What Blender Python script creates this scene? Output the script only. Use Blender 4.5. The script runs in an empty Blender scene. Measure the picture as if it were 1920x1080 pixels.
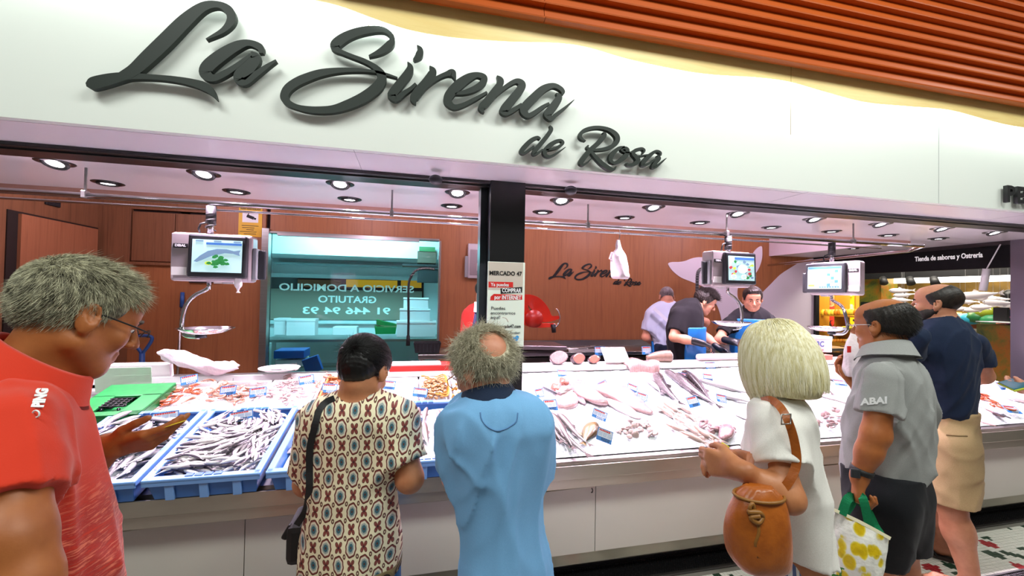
import bpy, bmesh, math, random
import numpy as np
from mathutils import Vector, Matrix
random.seed(7); rng = np.random.default_rng(7)
SC = bpy.context.scene
COL = SC.collection
# ------------------------------------------------------------------ camera
F = 787.0; H = 1.62
YAW, PIT, ROL = [math.radians(a) for a in (13.34, 0.95, 1.066)]
_cy, _sy, _cp, _sp = math.cos(YAW), math.sin(YAW), math.cos(PIT), math.sin(PIT)
FW = np.array([_sy*_cp, _cy*_cp, _sp]); RT = np.array([_cy, -_sy, 0.0]); UP = np.cross(RT, FW)
_c, _s = math.cos(ROL), math.sin(ROL)
RT, UP = _c*RT + _s*UP, -_s*RT + _c*UP
EYE = np.array([0, 0, H])
cd = bpy.data.cameras.new('camera'); cam = bpy.data.objects.new('camera', cd); COL.objects.link(cam)
cd.sensor_fit = 'HORIZONTAL'; cd.sensor_width = 36.0; cd.lens = 36.0*F/1920.0; cd.clip_start = 0.05; cd.clip_end = 200
cam.matrix_world = Matrix(((RT[0], UP[0], -FW[0], EYE[0]), (RT[1], UP[1], -FW[1], EYE[1]), (RT[2], UP[2], -FW[2], EYE[2]), (0, 0, 0, 1)))
SC.camera = cam
# ------------------------------------------------------------------ world, exposure
SC.view_settings.view_transform = 'Standard'; SC.view_settings.look = 'None'
SC.view_settings.gamma = 1.0; SC.view_settings.use_curve_mapping = False
SC.view_settings.exposure = 0.3
w = bpy.data.worlds.new('market_hall'); SC.world = w; w.use_nodes = True
w.node_tree.nodes['Background'].inputs[0].default_value = (0.98, 0.95, 0.88, 1)
w.node_tree.nodes['Background'].inputs[1].default_value = 0.11
def lamp(name, typ, loc, energy, color=(1, 1, 1), size=0.2, size_y=None, target=None, **kw):
    l = bpy.data.lights.new(name, typ); l.energy = energy; l.color = color
    if typ == 'AREA':
        l.size = size
        if size_y: l.shape = 'RECTANGLE'; l.size_y = size_y
    elif typ in ('SPOT', 'POINT'): l.shadow_soft_size = size
    for k, v in kw.items(): setattr(l, k, v)
    o = bpy.data.objects.new(name, l); COL.objects.link(o); o.location = loc
    if target is not None:
        o.rotation_euler = (Vector(target) - Vector(loc)).to_track_quat('-Z', 'Y').to_euler()
    return o
PINK = (1.0, 0.79, 0.98)
# market hall lamps high above the aisle, behind and beside the photographer
lamp('hall_lamp', 'AREA', (-2.0, -0.6, 4.9), 92, (0.95, 1.0, 0.94), 2.6, 1.0, (-1.0, 1.4, 1.0))
lamp('hall_lamp', 'AREA', (2.2, -0.6, 4.9), 118, (0.95, 1.0, 0.94), 2.6, 1.0, (2.0, 1.4, 1.0))
lamp('hall_lamp', 'AREA', (6.0, -0.3, 4.9), 62, (0.95, 1.0, 0.94), 2.6, 1.0, (5.0, 1.4, 1.0))
# unseen fill lamps without fixtures, added high in the recess to brighten its walls
for x_, e_ in ((-2.4, 20), (-0.6, 20), (1.2, 20), (2.9, 21), (4.6, 22)): lamp('recess_fill', 'POINT', (x_, 4.3, 2.74), e_, PINK, 0.16)
# cool tubes of the prep room behind the window
lamp('prep_room_tube', 'AREA', (-0.8, 6.15, 2.70), 78, (0.36, 0.90, 1.0), 1.8, 0.3, (-0.8, 7.3, 1.4))
# delicatessen beyond the open end: a nearer fill lamp, then its warm lamp
lamp('shop_lamp_and_fill', 'AREA', (7.9, 4.9, 3.0), 120, (1.0, 0.93, 0.8), 1.5, 1.5, (8.6, 5.4, 0.8))  # unseen fill, added to brighten the paper fish and rust panels
lamp('shop_lamp_and_fill', 'AREA', (9.6, 6.4, 2.9), 330, (1.0, 0.86, 0.50), 3.5, 1.5, (10.2, 6.9, 0.8))
# ------------------------------------------------------------------ pixel <-> world helpers
def ray(x, y): return FW + RT*((x-960)/F) - UP*((y-540)/F)
def atY(x, y, Y): r = ray(x, y); return EYE + r*(Y/r[1])
def atX(x, y, X): r = ray(x, y); return EYE + r*(X/r[0])
def atZ(x, y, Z): r = ray(x, y); return EYE + r*((Z-H)/r[2])
def atD(x, y, d): return EYE + ray(x, y)*d
PS, PY0, PZ0 = 0.21, 2.15, 0.70          # the sloping display of the counter
def dz(Y, h=0.0): return PZ0 + h + PS*(Y-PY0)
def onp(x, y, h=0.0):
    r = ray(x, y); return EYE + r*((PZ0 + h - PS*PY0 - H)/(r[2]-PS*r[1]))
PN = np.array([0, -PS, 1.0]); PN /= np.linalg.norm(PN)
PT = np.array([0, 1.0, PS]); PT /= np.linalg.norm(PT)
PX = np.array([1.0, 0, 0])
# ------------------------------------------------------------------ materials
def lin(c):
    if isinstance(c, str):
        c = [int(c[i:i+2], 16)/255 for i in (0, 2, 4)]
    return tuple(((v/12.92) if v <= 0.04045 else ((v+0.055)/1.055)**2.4) for v in c[:3]) + (1,)
MATS = {}
class N:
    def __init__(s, m): s.t = m.node_tree; s.n = s.t.nodes; s.l = s.t.links; s.b = s.n['Principled BSDF']
    def add(s, typ, **kw):
        nd = s.n.new(typ)
        for k, v in kw.items():
            if k.startswith('i_'):
                key = k[2:]; key = int(key) if key.isdigit() else key.replace('_', ' ')
                if hasattr(v, 'is_linked') or isinstance(v, bpy.types.NodeSocket): s.l.new(v, nd.inputs[key])
                else: nd.inputs[key].default_value = v
            else: setattr(nd, k, v)
        return nd
    def math(s, op, a, b=None, c=None, clamp=False):
        nd = s.n.new('ShaderNodeMath'); nd.operation = op; nd.use_clamp = clamp
        for i, v in enumerate((a, b, c)):
            if v is None: continue
            if isinstance(v, bpy.types.NodeSocket): s.l.new(v, nd.inputs[i])
            else: nd.inputs[i].default_value = v
        return nd.outputs[0]
    def mix(s, fac, a, b, blend='MIX'):
        nd = s.n.new('ShaderNodeMix'); nd.data_type = 'RGBA'; nd.blend_type = blend
        for i, v in ((0, fac), (6, a), (7, b)):
            if isinstance(v, bpy.types.NodeSocket): s.l.new(v, nd.inputs[i])
            else: nd.inputs[i].default_value = v
        return nd.outputs[2]
    def ramp(s, fac, stops, interp='LINEAR'):
        nd = s.n.new('ShaderNodeValToRGB'); s.l.new(fac, nd.inputs[0]); cr = nd.color_ramp; cr.interpolation = interp
        while len(cr.elements) < len(stops): cr.elements.new(0.5)
        for e, (p, c) in zip(cr.elements, stops): e.position = p; e.color = c if len(c) == 4 else lin(c)
        return nd.outputs[0]
    def coord(s, kind='Object', scale=(1, 1, 1)):
        tc = s.n.new('ShaderNodeTexCoord'); mp = s.n.new('ShaderNodeMapping'); mp.inputs['Scale'].default_value = scale
        s.l.new(tc.outputs[kind], mp.inputs[0]); return mp.outputs[0]
    def noise(s, vec, scale=5, detail=3, rough=0.5, dist=0):
        nd = s.n.new('ShaderNodeTexNoise'); s.l.new(vec, nd.inputs['Vector'])
        nd.inputs['Scale'].default_value = scale; nd.inputs['Detail'].default_value = detail
        nd.inputs['Roughness'].default_value = rough; nd.inputs['Distortion'].default_value = dist
        return nd.outputs[0]
    def bump(s, h, strength=0.3, dist=0.01):
        nd = s.n.new('ShaderNodeBump'); nd.inputs['Strength'].default_value = strength; nd.inputs['Distance'].default_value = dist
        s.l.new(h, nd.inputs['Height']); s.l.new(nd.outputs[0], s.b.inputs['Normal'])
def newmat(name):
    m = bpy.data.materials.new(name); m.use_nodes = True; MATS[name] = m; return m, N(m)
def mat(name, color, rough=0.5, metal=0.0, var=0.0, vscale=8.0, vcol=None, vstretch=(1, 1, 1), bump=0.0, bscale=60.0, bstretch=(1, 1, 1), emit=None, estr=0.0, spec=0.5, sss=0.0, alpha=1.0, trans=0.0, coat=0.0, sheen=0.0, bdist=0.004):
    if name in MATS: return MATS[name]
    m, n = newmat(name); b = n.b
    c = lin(color)
    b.inputs['Base Color'].default_value = c; b.inputs['Roughness'].default_value = rough; b.inputs['Metallic'].default_value = metal
    b.inputs['Specular IOR Level'].default_value = spec; b.inputs['Alpha'].default_value = alpha
    b.inputs['Transmission Weight'].default_value = trans; b.inputs['Coat Weight'].default_value = coat
    if sheen: b.inputs['Sheen Weight'].default_value = sheen
    if sss: b.inputs['Subsurface Weight'].default_value = sss; b.inputs['Subsurface Scale'].default_value = 0.01
    if var:
        f = n.noise(n.coord('Object', vstretch), vscale, 4)
        c2 = lin(vcol) if vcol else tuple(x*(1-var) for x in c[:3]) + (1,)
        r = n.ramp(f, [(0.35, c), (0.68, c2 if not vcol else tuple(c[i]*(1-var)+c2[i]*var for i in range(3)) + (1,))])
        n.l.new(r, b.inputs['Base Color'])
    if bump: n.bump(n.noise(n.coord('Object', bstretch), bscale, 3), bump, bdist)
    if emit is not None:
        b.inputs['Emission Color'].default_value = lin(emit); b.inputs['Emission Strength'].default_value = estr
    return m
def wood(name, c1, c2, sx=26, sz=0.9, rough=0.45, axis='z', bump=0.05):
    m, n = newmat(name)
    sc = {'z': (sx, sx, sz), 'x': (sz, sx, sx), 'y': (sx, sz, sx)}[axis]
    v = n.coord('Object', sc)
    f = n.noise(v, 1.0, 6, 0.62, 0.6); g = n.noise(v, 5.0, 3, 0.5)
    f2 = n.math('ADD', n.math('MULTIPLY', f, 0.75), n.math('MULTIPLY', g, 0.25))
    n.l.new(n.ramp(f2, [(0.3, c2), (0.5, c1), (0.72, c2)]), n.b.inputs['Base Color'])
    n.b.inputs['Roughness'].default_value = rough; n.bump(f2, bump, 0.003)
    return m
# ------------------------------------------------------------------ mesh helpers
def link(o, parent=None):
    COL.objects.link(o)
    if parent is not None: o.parent = parent
    return o
def mesh(name, verts, faces, m=None, parent=None, smooth=False, mats=None, midx=None, loc=None):
    me = bpy.data.meshes.new(name); v = np.asarray(verts, dtype=np.float32)
    me.from_pydata(v.tolist() if len(v) < 5000 else v, [], faces if not isinstance(faces, np.ndarray) else faces)
    for mm in (mats or ([m] if m else [])): me.materials.append(mm)
    if midx is not None: me.polygons.foreach_set('material_index', np.asarray(midx, dtype=np.int32))
    if smooth: me.polygons.foreach_set('use_smooth', np.ones(len(me.polygons), dtype=bool))
    me.update()
    o = bpy.data.objects.new(name, me); link(o, parent)
    if loc is not None: o.location = loc
    return o
def rotm(rx=0, ry=0, rz=0): return np.array(Matrix.Rotation(rz, 3, 'Z') @ Matrix.Rotation(ry, 3, 'Y') @ Matrix.Rotation(rx, 3, 'X'))
def unit(v): v = np.asarray(v, float); return v/(np.linalg.norm(v)+1e-12)
def frame_from(d, up=(0, 0, 1)):
    d = unit(d); u = np.asarray(up, float)
    if abs(d@unit(u)) > 0.98: u = np.array([1.0, 0, 0])
    s = unit(np.cross(d, u)); return s, d, np.cross(s, d)
class MB:
    """collects shapes into one mesh"""
    def __init__(s): s.v = []; s.f = []; s.mi = []; s.cur = 0; s.sm = []
    def raw(s, vs, fs, smooth=False):
        o = len(s.v); s.v += [tuple(map(float, p)) for p in vs]
        for q in fs: s.f.append(tuple(i+o for i in q)); s.mi.append(s.cur); s.sm.append(smooth)
        return s
    def box(s, c, size, R=None, ch=0.0):
        hx, hy, hz = [q/2 for q in size]; c = np.asarray(c, float)
        if ch <= 0:
            P = np.array([(x, y, z) for x in (-hx, hx) for y in (-hy, hy) for z in (-hz, hz)])
            Fs = [(0, 1, 3, 2), (4, 6, 7, 5), (0, 4, 5, 1), (2, 3, 7, 6), (0, 2, 6, 4), (1, 5, 7, 3)]
        else:
            ch = min(ch, hx*.9, hy*.9, hz*.9); bm = bmesh.new(); bmesh.ops.create_cube(bm, size=1)
            for q in bm.verts: q.co = Vector((q.co.x*2*hx, q.co.y*2*hy, q.co.z*2*hz))
            bmesh.ops.bevel(bm, geom=bm.edges[:], offset=ch, segments=2, affect='EDGES', profile=0.5)
            bm.verts.ensure_lookup_table(); P = np.array([q.co[:] for q in bm.verts]); Fs = [tuple(q.index for q in f.verts) for f in bm.faces]; bm.free()
        if R is not None: P = P @ np.asarray(R).T
        return s.raw(P + c, Fs)
    def tube(s, path, r, n=10, caps=True, closed=False):
        P = np.asarray(path, float); m = len(P); r = np.broadcast_to(np.asarray(r, float), (m,))
        T = np.gradient(P, axis=0) if not closed else (np.roll(P, -1, 0)-np.roll(P, 1, 0))
        vs = []; u = None
        for i in range(m):
            t = unit(T[i])
            if u is None:
                a = np.array([0, 0, 1.0]) if abs(t[2]) < 0.9 else np.array([1.0, 0, 0]); u = unit(np.cross(t, a))
            u = unit(u - t*(u@t)); v = np.cross(t, u)
            for k in range(n):
                a = 2*math.pi*k/n; vs.append(P[i] + r[i]*(math.cos(a)*u + math.sin(a)*v))
        fs = []
        for i in range(m if closed else m-1):
            j = (i+1) % m
            for k in range(n): k2 = (k+1) % n; fs.append((i*n+k, i*n+k2, j*n+k2, j*n+k))
        if caps and not closed: fs += [tuple(range(n))[::-1], tuple((m-1)*n+k for k in range(n))]
        return s.raw(vs, fs, True)
    def cyl(s, p0, p1, r0, r1=None, n=16): return s.tube([p0, p1], [r0, r1 if r1 is not None else r0], n)
    def lathe(s, prof, c=(0, 0, 0), n=24, R=None, arc=2*math.pi):
        vs = []; full = abs(arc-2*math.pi) < 1e-6; k = n if full else n+1
        for rr, z in prof:
            for i in range(k):
                a = arc*i/n; vs.append((rr*math.cos(a), rr*math.sin(a), z))
        vs = np.array(vs)
        if R is not None: vs = vs @ np.asarray(R).T
        fs = []
        for j in range(len(prof)-1):
            for i in range(n):
                i2 = (i+1) % k; fs.append((j*k+i, j*k+i2, (j+1)*k+i2, (j+1)*k+i))
        return s.raw(vs + np.asarray(c), fs, True)
    def prism(s, poly, origin, U, V, Wd, t):
        """polygon (2d) in plane (U,V) extruded by t along Wd"""
        o = np.asarray(origin, float); n = len(poly); U, V, Wd = [np.asarray(q, float) for q in (U, V, Wd)]
        A = [o + U*x + V*y for x, y in poly]; B = [a + Wd*t for a in A]
        fs = [tuple(range(n)), tuple(range(2*n-1, n-1, -1))] + [(i, n+i, n+(i+1) % n, (i+1) % n) for i in range(n)]
        return s.raw(A+B, fs)
    def build(s, name, m=None, parent=None, mats=None, loc=None, smooth=None, bevel=0):
        o = mesh(name, s.v, s.f, m, parent, False, mats, s.mi if mats else None, loc)
        sm = s.sm if smooth is None else [smooth]*len(s.f)
        o.data.polygons.foreach_set('use_smooth', sm)
        if bevel:
            md = o.modifiers.new('bevel', 'BEVEL'); md.width = bevel; md.segments = 2; md.limit_method = 'ANGLE'
        return o
def thing(name, label, cat, loc=(0, 0, 0), rz=0, group=None):
    o = bpy.data.objects.new(name, None); link(o); o.location = loc; o.rotation_euler = (0, 0, rz); o.empty_display_size = 0.05
    return tag(o, label, cat, group)
def tag(o, label=None, cat=None, group=None, kind=None):
    if label: o['label'] = label
    if cat: o['category'] = cat
    if group: o['group'] = group
    if kind: o['kind'] = kind
    return o
def struct(o, label=None, cat=None): o['kind'] = 'structure'; return tag(o, label, cat)
def dup(root, label=None, M=None, loc=None, group=None):
    c = root.copy(); COL.objects.link(c)
    for ch in root.children:
        d = ch.copy(); COL.objects.link(d); d.parent = c
        for g in ch.children:
            e = g.copy(); COL.objects.link(e); e.parent = d
    if label: c['label'] = label
    if group: c['group'] = group
    if M is not None: c.matrix_world = M
    if loc is not None: c.location = loc
    return c
def mtx(R, t, s=1.0):
    R = np.asarray(R)*s; return Matrix(((R[0, 0], R[0, 1], R[0, 2], t[0]), (R[1, 0], R[1, 1], R[1, 2], t[1]), (R[2, 0], R[2, 1], R[2, 2], t[2]), (0, 0, 0, 1)))
def cols(*v): return np.array(v).T
def spline(pts, per=6):
    """Catmull-Rom resample of rows of floats"""
    P = np.asarray(pts, float); n = len(P)
    if n < 3: return P
    Q = np.vstack([2*P[0]-P[1], P, 2*P[-1]-P[-2]]); out = []
    for i in range(n-1):
        p0, p1, p2, p3 = Q[i:i+4]
        for k in range(per):
            t = k/per; out.append(0.5*((2*p1)+(-p0+p2)*t+(2*p0-5*p1+4*p2-p3)*t*t+(-p0+3*p1-3*p2+p3)*t**3))
    out.append(P[-1]); return np.array(out)
def text(s, size, m, parent=None, name='lettering', origin=(0, 0, 0), U=(1, 0, 0), V=(0, 0, 1), depth=0.0008, bold=0.0, align='CENTER', width=None, spacing=1.0, shear=0.0):
    """flat lettering standing in the plane (U, V)"""
    cu = bpy.data.curves.new(name, 'FONT'); cu.body = s; cu.size = size; cu.align_x = align; cu.align_y = 'CENTER'; cu.extrude = depth; cu.offset = bold; cu.space_character = spacing; cu.resolution_u = 3; cu.shear = shear
    t = bpy.data.objects.new('tmp', cu); COL.objects.link(t)
    dg = bpy.context.evaluated_depsgraph_get(); me = bpy.data.meshes.new_from_object(t.evaluated_get(dg)); bpy.data.objects.remove(t); bpy.data.curves.remove(cu)
    me.name = name; me.materials.clear(); me.materials.append(m)
    n = len(me.vertices); co = np.empty(n*3, np.float32); me.vertices.foreach_get('co', co); co = co.reshape(-1, 3)
    if width:
        wd = co[:, 0].max()-co[:, 0].min(); co[:, 0] *= width/max(wd, 1e-6)
    U, V = unit(U), unit(V); Wn = np.cross(U, V)
    co = np.asarray(origin) + co[:, :1]*U + co[:, 1:2]*V + co[:, 2:3]*Wn
    me.vertices.foreach_set('co', co.astype(np.float32).ravel()); me.update()
    o = bpy.data.objects.new(name, me); link(o, parent); return o
# ------------------------------------------------------------------ shared materials
M_white = mat('white_laminate', 'E9EEE8', 0.35, spec=0.5)
M_ceil = mat('white_gloss_ceiling', 'F2EBF0', 0.22, spec=0.6)
M_black = mat('black_steel', '0C0C0F', 0.32, spec=0.6)
M_blackm = mat('matt_black', '101012', 0.6)
M_steel = mat('brushed_steel', 'B9B7B4', 0.28, 1.0, var=0.12, vscale=3, vstretch=(1, 20, 20), bump=0.05, bscale=30, bstretch=(1, 30, 30))
M_chrome = mat('chrome', 'D8D8DA', 0.10, 1.0)
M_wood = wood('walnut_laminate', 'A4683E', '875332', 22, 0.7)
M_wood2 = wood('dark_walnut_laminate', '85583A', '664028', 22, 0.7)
M_ywood = wood('honey_oak_panel', 'F1D78E', 'E4C272', 9, 0.8, 0.4, 'x')
M_orange = mat('orange_louvre_paint', 'B4500A', 0.36, spec=0.5)
M_whitep = mat('white_plastic', 'ECEDEE', 0.4)
M_paper = mat('white_paper', 'F2F0EC', 0.7)
M_darkgrey = mat('dark_grey_plastic', '2A2C30', 0.45)
M_grey = mat('grey_plastic', '8B8D90', 0.45)
# ================================================================== floor
YF, ZC = 2.2, 2.328           # fascia plane, height of the lowered ceiling
m, n = newmat('dark_stone_floor'); v = n.coord('Object')
n.l.new(n.ramp(n.noise(v, 3, 5), [(0.3, '8d8a82'), (0.7, '6e6a62')]), n.b.inputs['Base Color']); n.b.inputs['Roughness'].default_value = 0.35
floor = struct(MB().box((2, 4, -0.05), (26, 22, 0.1)).build('floor', m))
floor.location = (0, 0, -0.006)
# mosaic: small square tiles, each with its own edges, in white, green and red
PAT = ["..........G.............", "...GG....GG.....RR......", "..GGGG..GG.....RRRR.....", "...GGGGGG......RRRR..GG.", "....GGGG........RR..GGGG", "..........GG.......GGGG.", ".G.......GGGG.....GGG...", "GGG.....GGGG.....GG.....", ".GGG...GGG......GG...G..", "..GGG..G.....R.....GGG..", "...GG.......RRR...GGGG..", "G..........RRRRR..GGG...", "GG.....GG...RRR....G....", ".GG...GGGG...R..........", "..G...GGGGG........GG...", ".......GGGG..GG...GGG...", "..RR....GG..GGGG.GGG....", ".RRRR......GGGGG.GG.....", ".RRRR.GG....GGG.........", "..RR.GGGG.........RR....", "......GGGG.......RRRR...", ".G......GG...GG..RRRR...", "GGG.........GGGG..RR..G.", ".G...........GG......GGG"]
TS = 0.0235
mt = [mat('white_mosaic', 'DCDAD0', 0.3), mat('green_mosaic', '27402F', 0.3), mat('red_mosaic', 'A3202A', 0.3)]
tv, tf, tm = [], [], []; singles = []
for i in range(int(0.5/TS), int(5.6/TS)):
    for j in range(int(0.95/TS), int(2.17/TS)):
        x, y = i*TS, j*TS
        if 3.05 < x < 4.6 and 1.63 < y < 1.80: continue          # the second grate
        c = {'.': 0, 'G': 1, 'R': 2}[PAT[(j+i//24*5) % 24][i % 24]] if (i//12+j//12) % 3 else 0
        d = (np.array([x, y, 0])-EYE); dd = d@FW; px = 960+F*(d@RT)/dd; py = 540-F*(d@UP)/dd
        z = 0.0012*random.random(); e = TS/2-0.0011
        if py < 1085 and 1690 < px < 1925 and y < 2.1 and len(singles) < 290 and (px > 1720) and random.random() < 0.9: singles.append((x, y, z, c, i)); continue
        o = len(tv); tv += [(x-e, y-e, z), (x+e, y-e, z), (x+e, y+e, z), (x-e, y+e, z), (x-e, y-e, -.006), (x+e, y-e, -.006), (x+e, y+e, -.006), (x-e, y+e, -.006)]
        tf += [(o, o+1, o+2, o+3), (o, o+4, o+5, o+1), (o+1, o+5, o+6, o+2), (o+2, o+6, o+7, o+3), (o+3, o+7, o+4, o)]; tm += [c]*5
tag(mesh('mosaic_tiles', tv, tf, None, floor, False, mt, tm), kind='stuff').location = (0, 0, 0.006)
e = TS/2-0.0011; protos = []
for c in range(3):
    protos.append(bpy.data.meshes.new('tile')); protos[c].from_pydata([(-e, -e, 0), (e, -e, 0), (e, e, 0), (-e, e, 0), (-e, -e, -.006), (e, -e, -.006), (e, e, -.006), (-e, e, -.006)], [], [(0, 1, 2, 3), (0, 4, 5, 1), (1, 5, 6, 2), (2, 6, 7, 3), (3, 7, 4, 0)]); protos[c].materials.append(mt[c])
for x, y, z, c, i in singles:
    o = bpy.data.objects.new('tile', protos[c]); link(o, floor); o.location = (x, y, z+0.006)
def grate(name, x0, x1, y0, y1, label):
    """steel plate with rows of hexagonal holes"""
    p = 0.0155; vs = []; fs = []; r = p/math.sqrt(3)
    j = 0; y = y0
    while y < y1:
        x = x0 + (p/2 if j % 2 else 0)
        while x < x1:
            o = len(vs)
            for k in range(6):
                a = math.radians(60*k+30); vs.append((x+r*math.cos(a), y+r*math.sin(a), 0))
            for k in range(6):
                a = math.radians(60*k+30); vs.append((x+.72*r*math.cos(a), y+.72*r*math.sin(a), 0))
            for k in range(6):
                a = math.radians(60*k+30); vs.append((x+.70*r*math.cos(a), y+.70*r*math.sin(a), -.01))
            for k in range(6):
                q = (k+1) % 6; fs += [(o+k, o+q, o+6+q, o+6+k), (o+6+k, o+6+q, o+12+q, o+12+k)]
            x += p
        y += p*0.866; j += 1
    g = mesh(name, vs, fs, mat('grate_steel', '6F6C70', 0.35, 1.0))
    tag(g, label, 'grate'); g.location = (0, 0, 0.004)
    MB().box(((x0+x1)/2, y0-.012, 0.0), (x1-x0, .02, .008)).box(((x0+x1)/2, y1+.008, 0.0), (x1-x0, .012, .008)).build('grate_frame', mat('grate_rim', '8A888A', 0.3, 1.0), g)
    MB().box(((x0+x1)/2, (y0+y1)/2, -.0085), (x1-x0, y1-y0, .002)).build('drain_channel', mat('drain_black', '0B0909', 0.5), g)
    return g
grate('drain_grate', -1.5, 6.0, 2.21, 2.345, 'long perforated steel drain grate along the foot of the fish counter')
grate('drain_grate', 3.06, 4.6, 1.645, 1.78, 'dark perforated drain grate in the mosaic floor by the flip-flops')
# ================================================================== fascia with the wave
def wave(pts):
    return [atY(x, y, YF-0.07) for x, y in pts]
wv = spline([(-260, -150), (0, -105), (300, -62), (480, -22), (590, 0), (640, 12), (700, 34), (760, 54), (820, 66), (880, 73), (960, 78), (1040, 80), (1100, 88), (1180, 111), (1280, 132), (1340, 140), (1420, 145), (1480, 153), (1540, 170), (1620, 191), (1700, 199), (1780, 206), (1860, 227), (1920, 239), (2100, 262)], 5)
W = [(p[0], p[2]) for p in wave(wv)]
ztop = 3.62
fascia = struct(MB().box((1.6, YF+0.02, (ZC+ztop)/2), (11.0, 0.04, ztop-ZC)).build('wall_fascia', M_white))
for px_ in (1760,):                       # joints between the white panels
    p = atY(px_, 300, YF); MB().box((p[0], YF-0.0005, (ZC+3.0)/2), (0.0022, 0.0012, 3.0-ZC)).build('panel_joint', M_grey, fascia)
poly = W + [(W[-1][0], 3.40), (W[0][0], 3.40)]
# honey wood panel, proud of the white one, its lower edge cut in waves
mb = MB(); k = len(W)
A = [(x, YF-0.07, z) for x, z in W]; B = [(x, YF-0.012, z) for x, z in W]
T = [(x, YF-0.07, 3.6) for x, z in W]; T2 = [(x, YF-0.012, 3.6) for x, z in W]
mb.raw(A+T, [(i, i+1, k+i+1, k+i) for i in range(k-1)]); mb.raw(B+T2, [(i+1, i, k+i, k+i+1) for i in range(k-1)])
mb.raw(A+B, [(i, k+i, k+i+1, i+1) for i in range(k-1)])
tag(mb.build('trim_1', M_ywood), kind='structure')
p = atY(1483, 150, YF-0.07); MB().box((p[0], YF-0.0705, 3.1), (0.002, 0.001, 0.9)).build('panel_joint', mat('wood_joint', 'A8812F', 0.5), bpy.data.objects['trim_1'])
# LED diffuser hidden in the lower edge of the wood panel: it washes down the white fascia
M_led = mat('led_diffuser', 'FFFFFF', 0.5, emit='F2FFF8', estr=7.5)
mb = MB(); A = [(x, YF-0.066, z-0.004) for x, z in W]; B = [(x, YF-0.004, z-0.004) for x, z in W]
C2 = [(x, YF-0.066, z) for x, z in W]; D2 = [(x, YF-0.004, z) for x, z in W]
mb.raw(A+B, [(i, k+i, k+i+1, i+1) for i in range(k-1)]); mb.raw(A+C2, [(i, i+1, k+i+1, k+i) for i in range(k-1)])
led = tag(mb.build('led_strip', M_led), 'white glowing light strip following the wavy edge of the honey wood panel', 'light strip')
# orange louvres above
louv = struct(MB().box((3.6, YF-0.02, 3.6), (9.0, 0.02, 1.6)).build('wall_upper', mat('louvre_back', '5A2408', 0.6)))
louv.location = (0, 0, 0.78)
lx0, lx1 = -0.4, 8.5; zb = atY(1380, 101, YF-0.13)[2]; pitch = 0.0775
xs = atY(1022, 20, YF-0.13)[0]
for s in range(14):
    z = zb + s*pitch; prof = [(-0.115, 0.0), (-0.142, 0.004), (-0.144, 0.011), (-0.122, 0.016), (-0.108, pitch+0.003), (-0.095, pitch+0.003), (-0.10, 0.0)]
    for xa, xb in ((lx0, xs-0.0015), (xs+0.0015, lx1)):
        mb = MB(); mb.prism([(y, zz) for y, zz in prof], (xa, YF, z), (0, 1, 0), (0, 0, 1), (1, 0, 0), xb-xa); mb.build('slat', M_orange, louv).location = (0, 0, -0.78)
# ================================================================== soffit, lowered ceiling, recess
XB = 6.45                                     # open right-hand end of the stall
ceil = MB(); ceil.box((1.6, (2.245+3.64)/2, ZC+0.06), (9.7+0.0, 3.64-2.245, 0.12)); 
ceil.box((6.035, 4.6, ZC+0.06), (0.88, 1.96, 0.12))
ceil = struct(ceil.build('ceiling', M_ceil)); ceil['label'] = 'glossy white lowered ceiling'
struct(MB().box((1.2, 4.65, 2.95), (9.4, 2.05, 0.06)).build('ceiling_recess', mat('recess_white', 'D9D2D6', 0.5)))
struct(MB().box((5.575, 4.62, 2.62), (0.03, 1.96, 0.60)).build('wall_recess', mat('recess_side', 'DCCAD2', 0.5)))
MB().box((0.95, 3.655, ZC+0.02), (9.25, 0.03, 0.10)).build('ceiling_edge', mat('ceiling_edge_pink', 'B98F80', 0.5), ceil)
for jx in (-0.30, 2.5, 4.7): MB().box((jx, 2.42, ZC-0.0006), (0.002, 0.42, 0.001)).build('panel_joint', M_grey, ceil)
# black steel beam hung under the front of the ceiling, and the black post
beam = struct(MB().box((1.5, 2.665, ZC-0.01), (9.9, 0.21, 0.02)).box((1.5, 2.62, ZC-0.014), (9.9, 0.03, 0.028)).build('beam', M_black, bevel=0.003))
pl = atY(917, 540, 2.55); pr = atY(980, 540, 2.55)
post = struct(MB().box(((pl[0]+pr[0])/2+0.004, 2.55+0.085, 1.12), (pr[0]-pl[0]+0.008, 0.17, 2.42)).build('pillar', M_black, bevel=0.004))
pa = atY(899, 540, 2.70)
post2 = struct(MB().box((pa[0]+0.02, 2.73, 1.12), (0.05, 0.10, 2.38)).build('pillar_channel', mat('anthracite_steel', '2B3236', 0.35, 0.6)))
# ================================================================== back wall (Y = 5.6) with the prep-room window
YB = 5.6
XL = -3.42
wx0, wx1 = atY(503, 560, YB)[0], atY(821, 560, YB)[0]; wz1 = 2.31; wz0 = 0.5
wb = MB()
def wall_rect(mb, x0, x1, z0, z1, y=YB, t=0.08): mb.box(((x0+x1)/2, y+t/2, (z0+z1)/2), (x1-x0, t, z1-z0))
wall_rect(wb, wx1, 6.47, 0, 2.95); wall_rect(wb, wx0, wx1, wz1, 2.95); wall_rect(wb, wx0, wx1, 0, wz0)
wallb = struct(wb.build('wall_back', M_wood))
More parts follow.
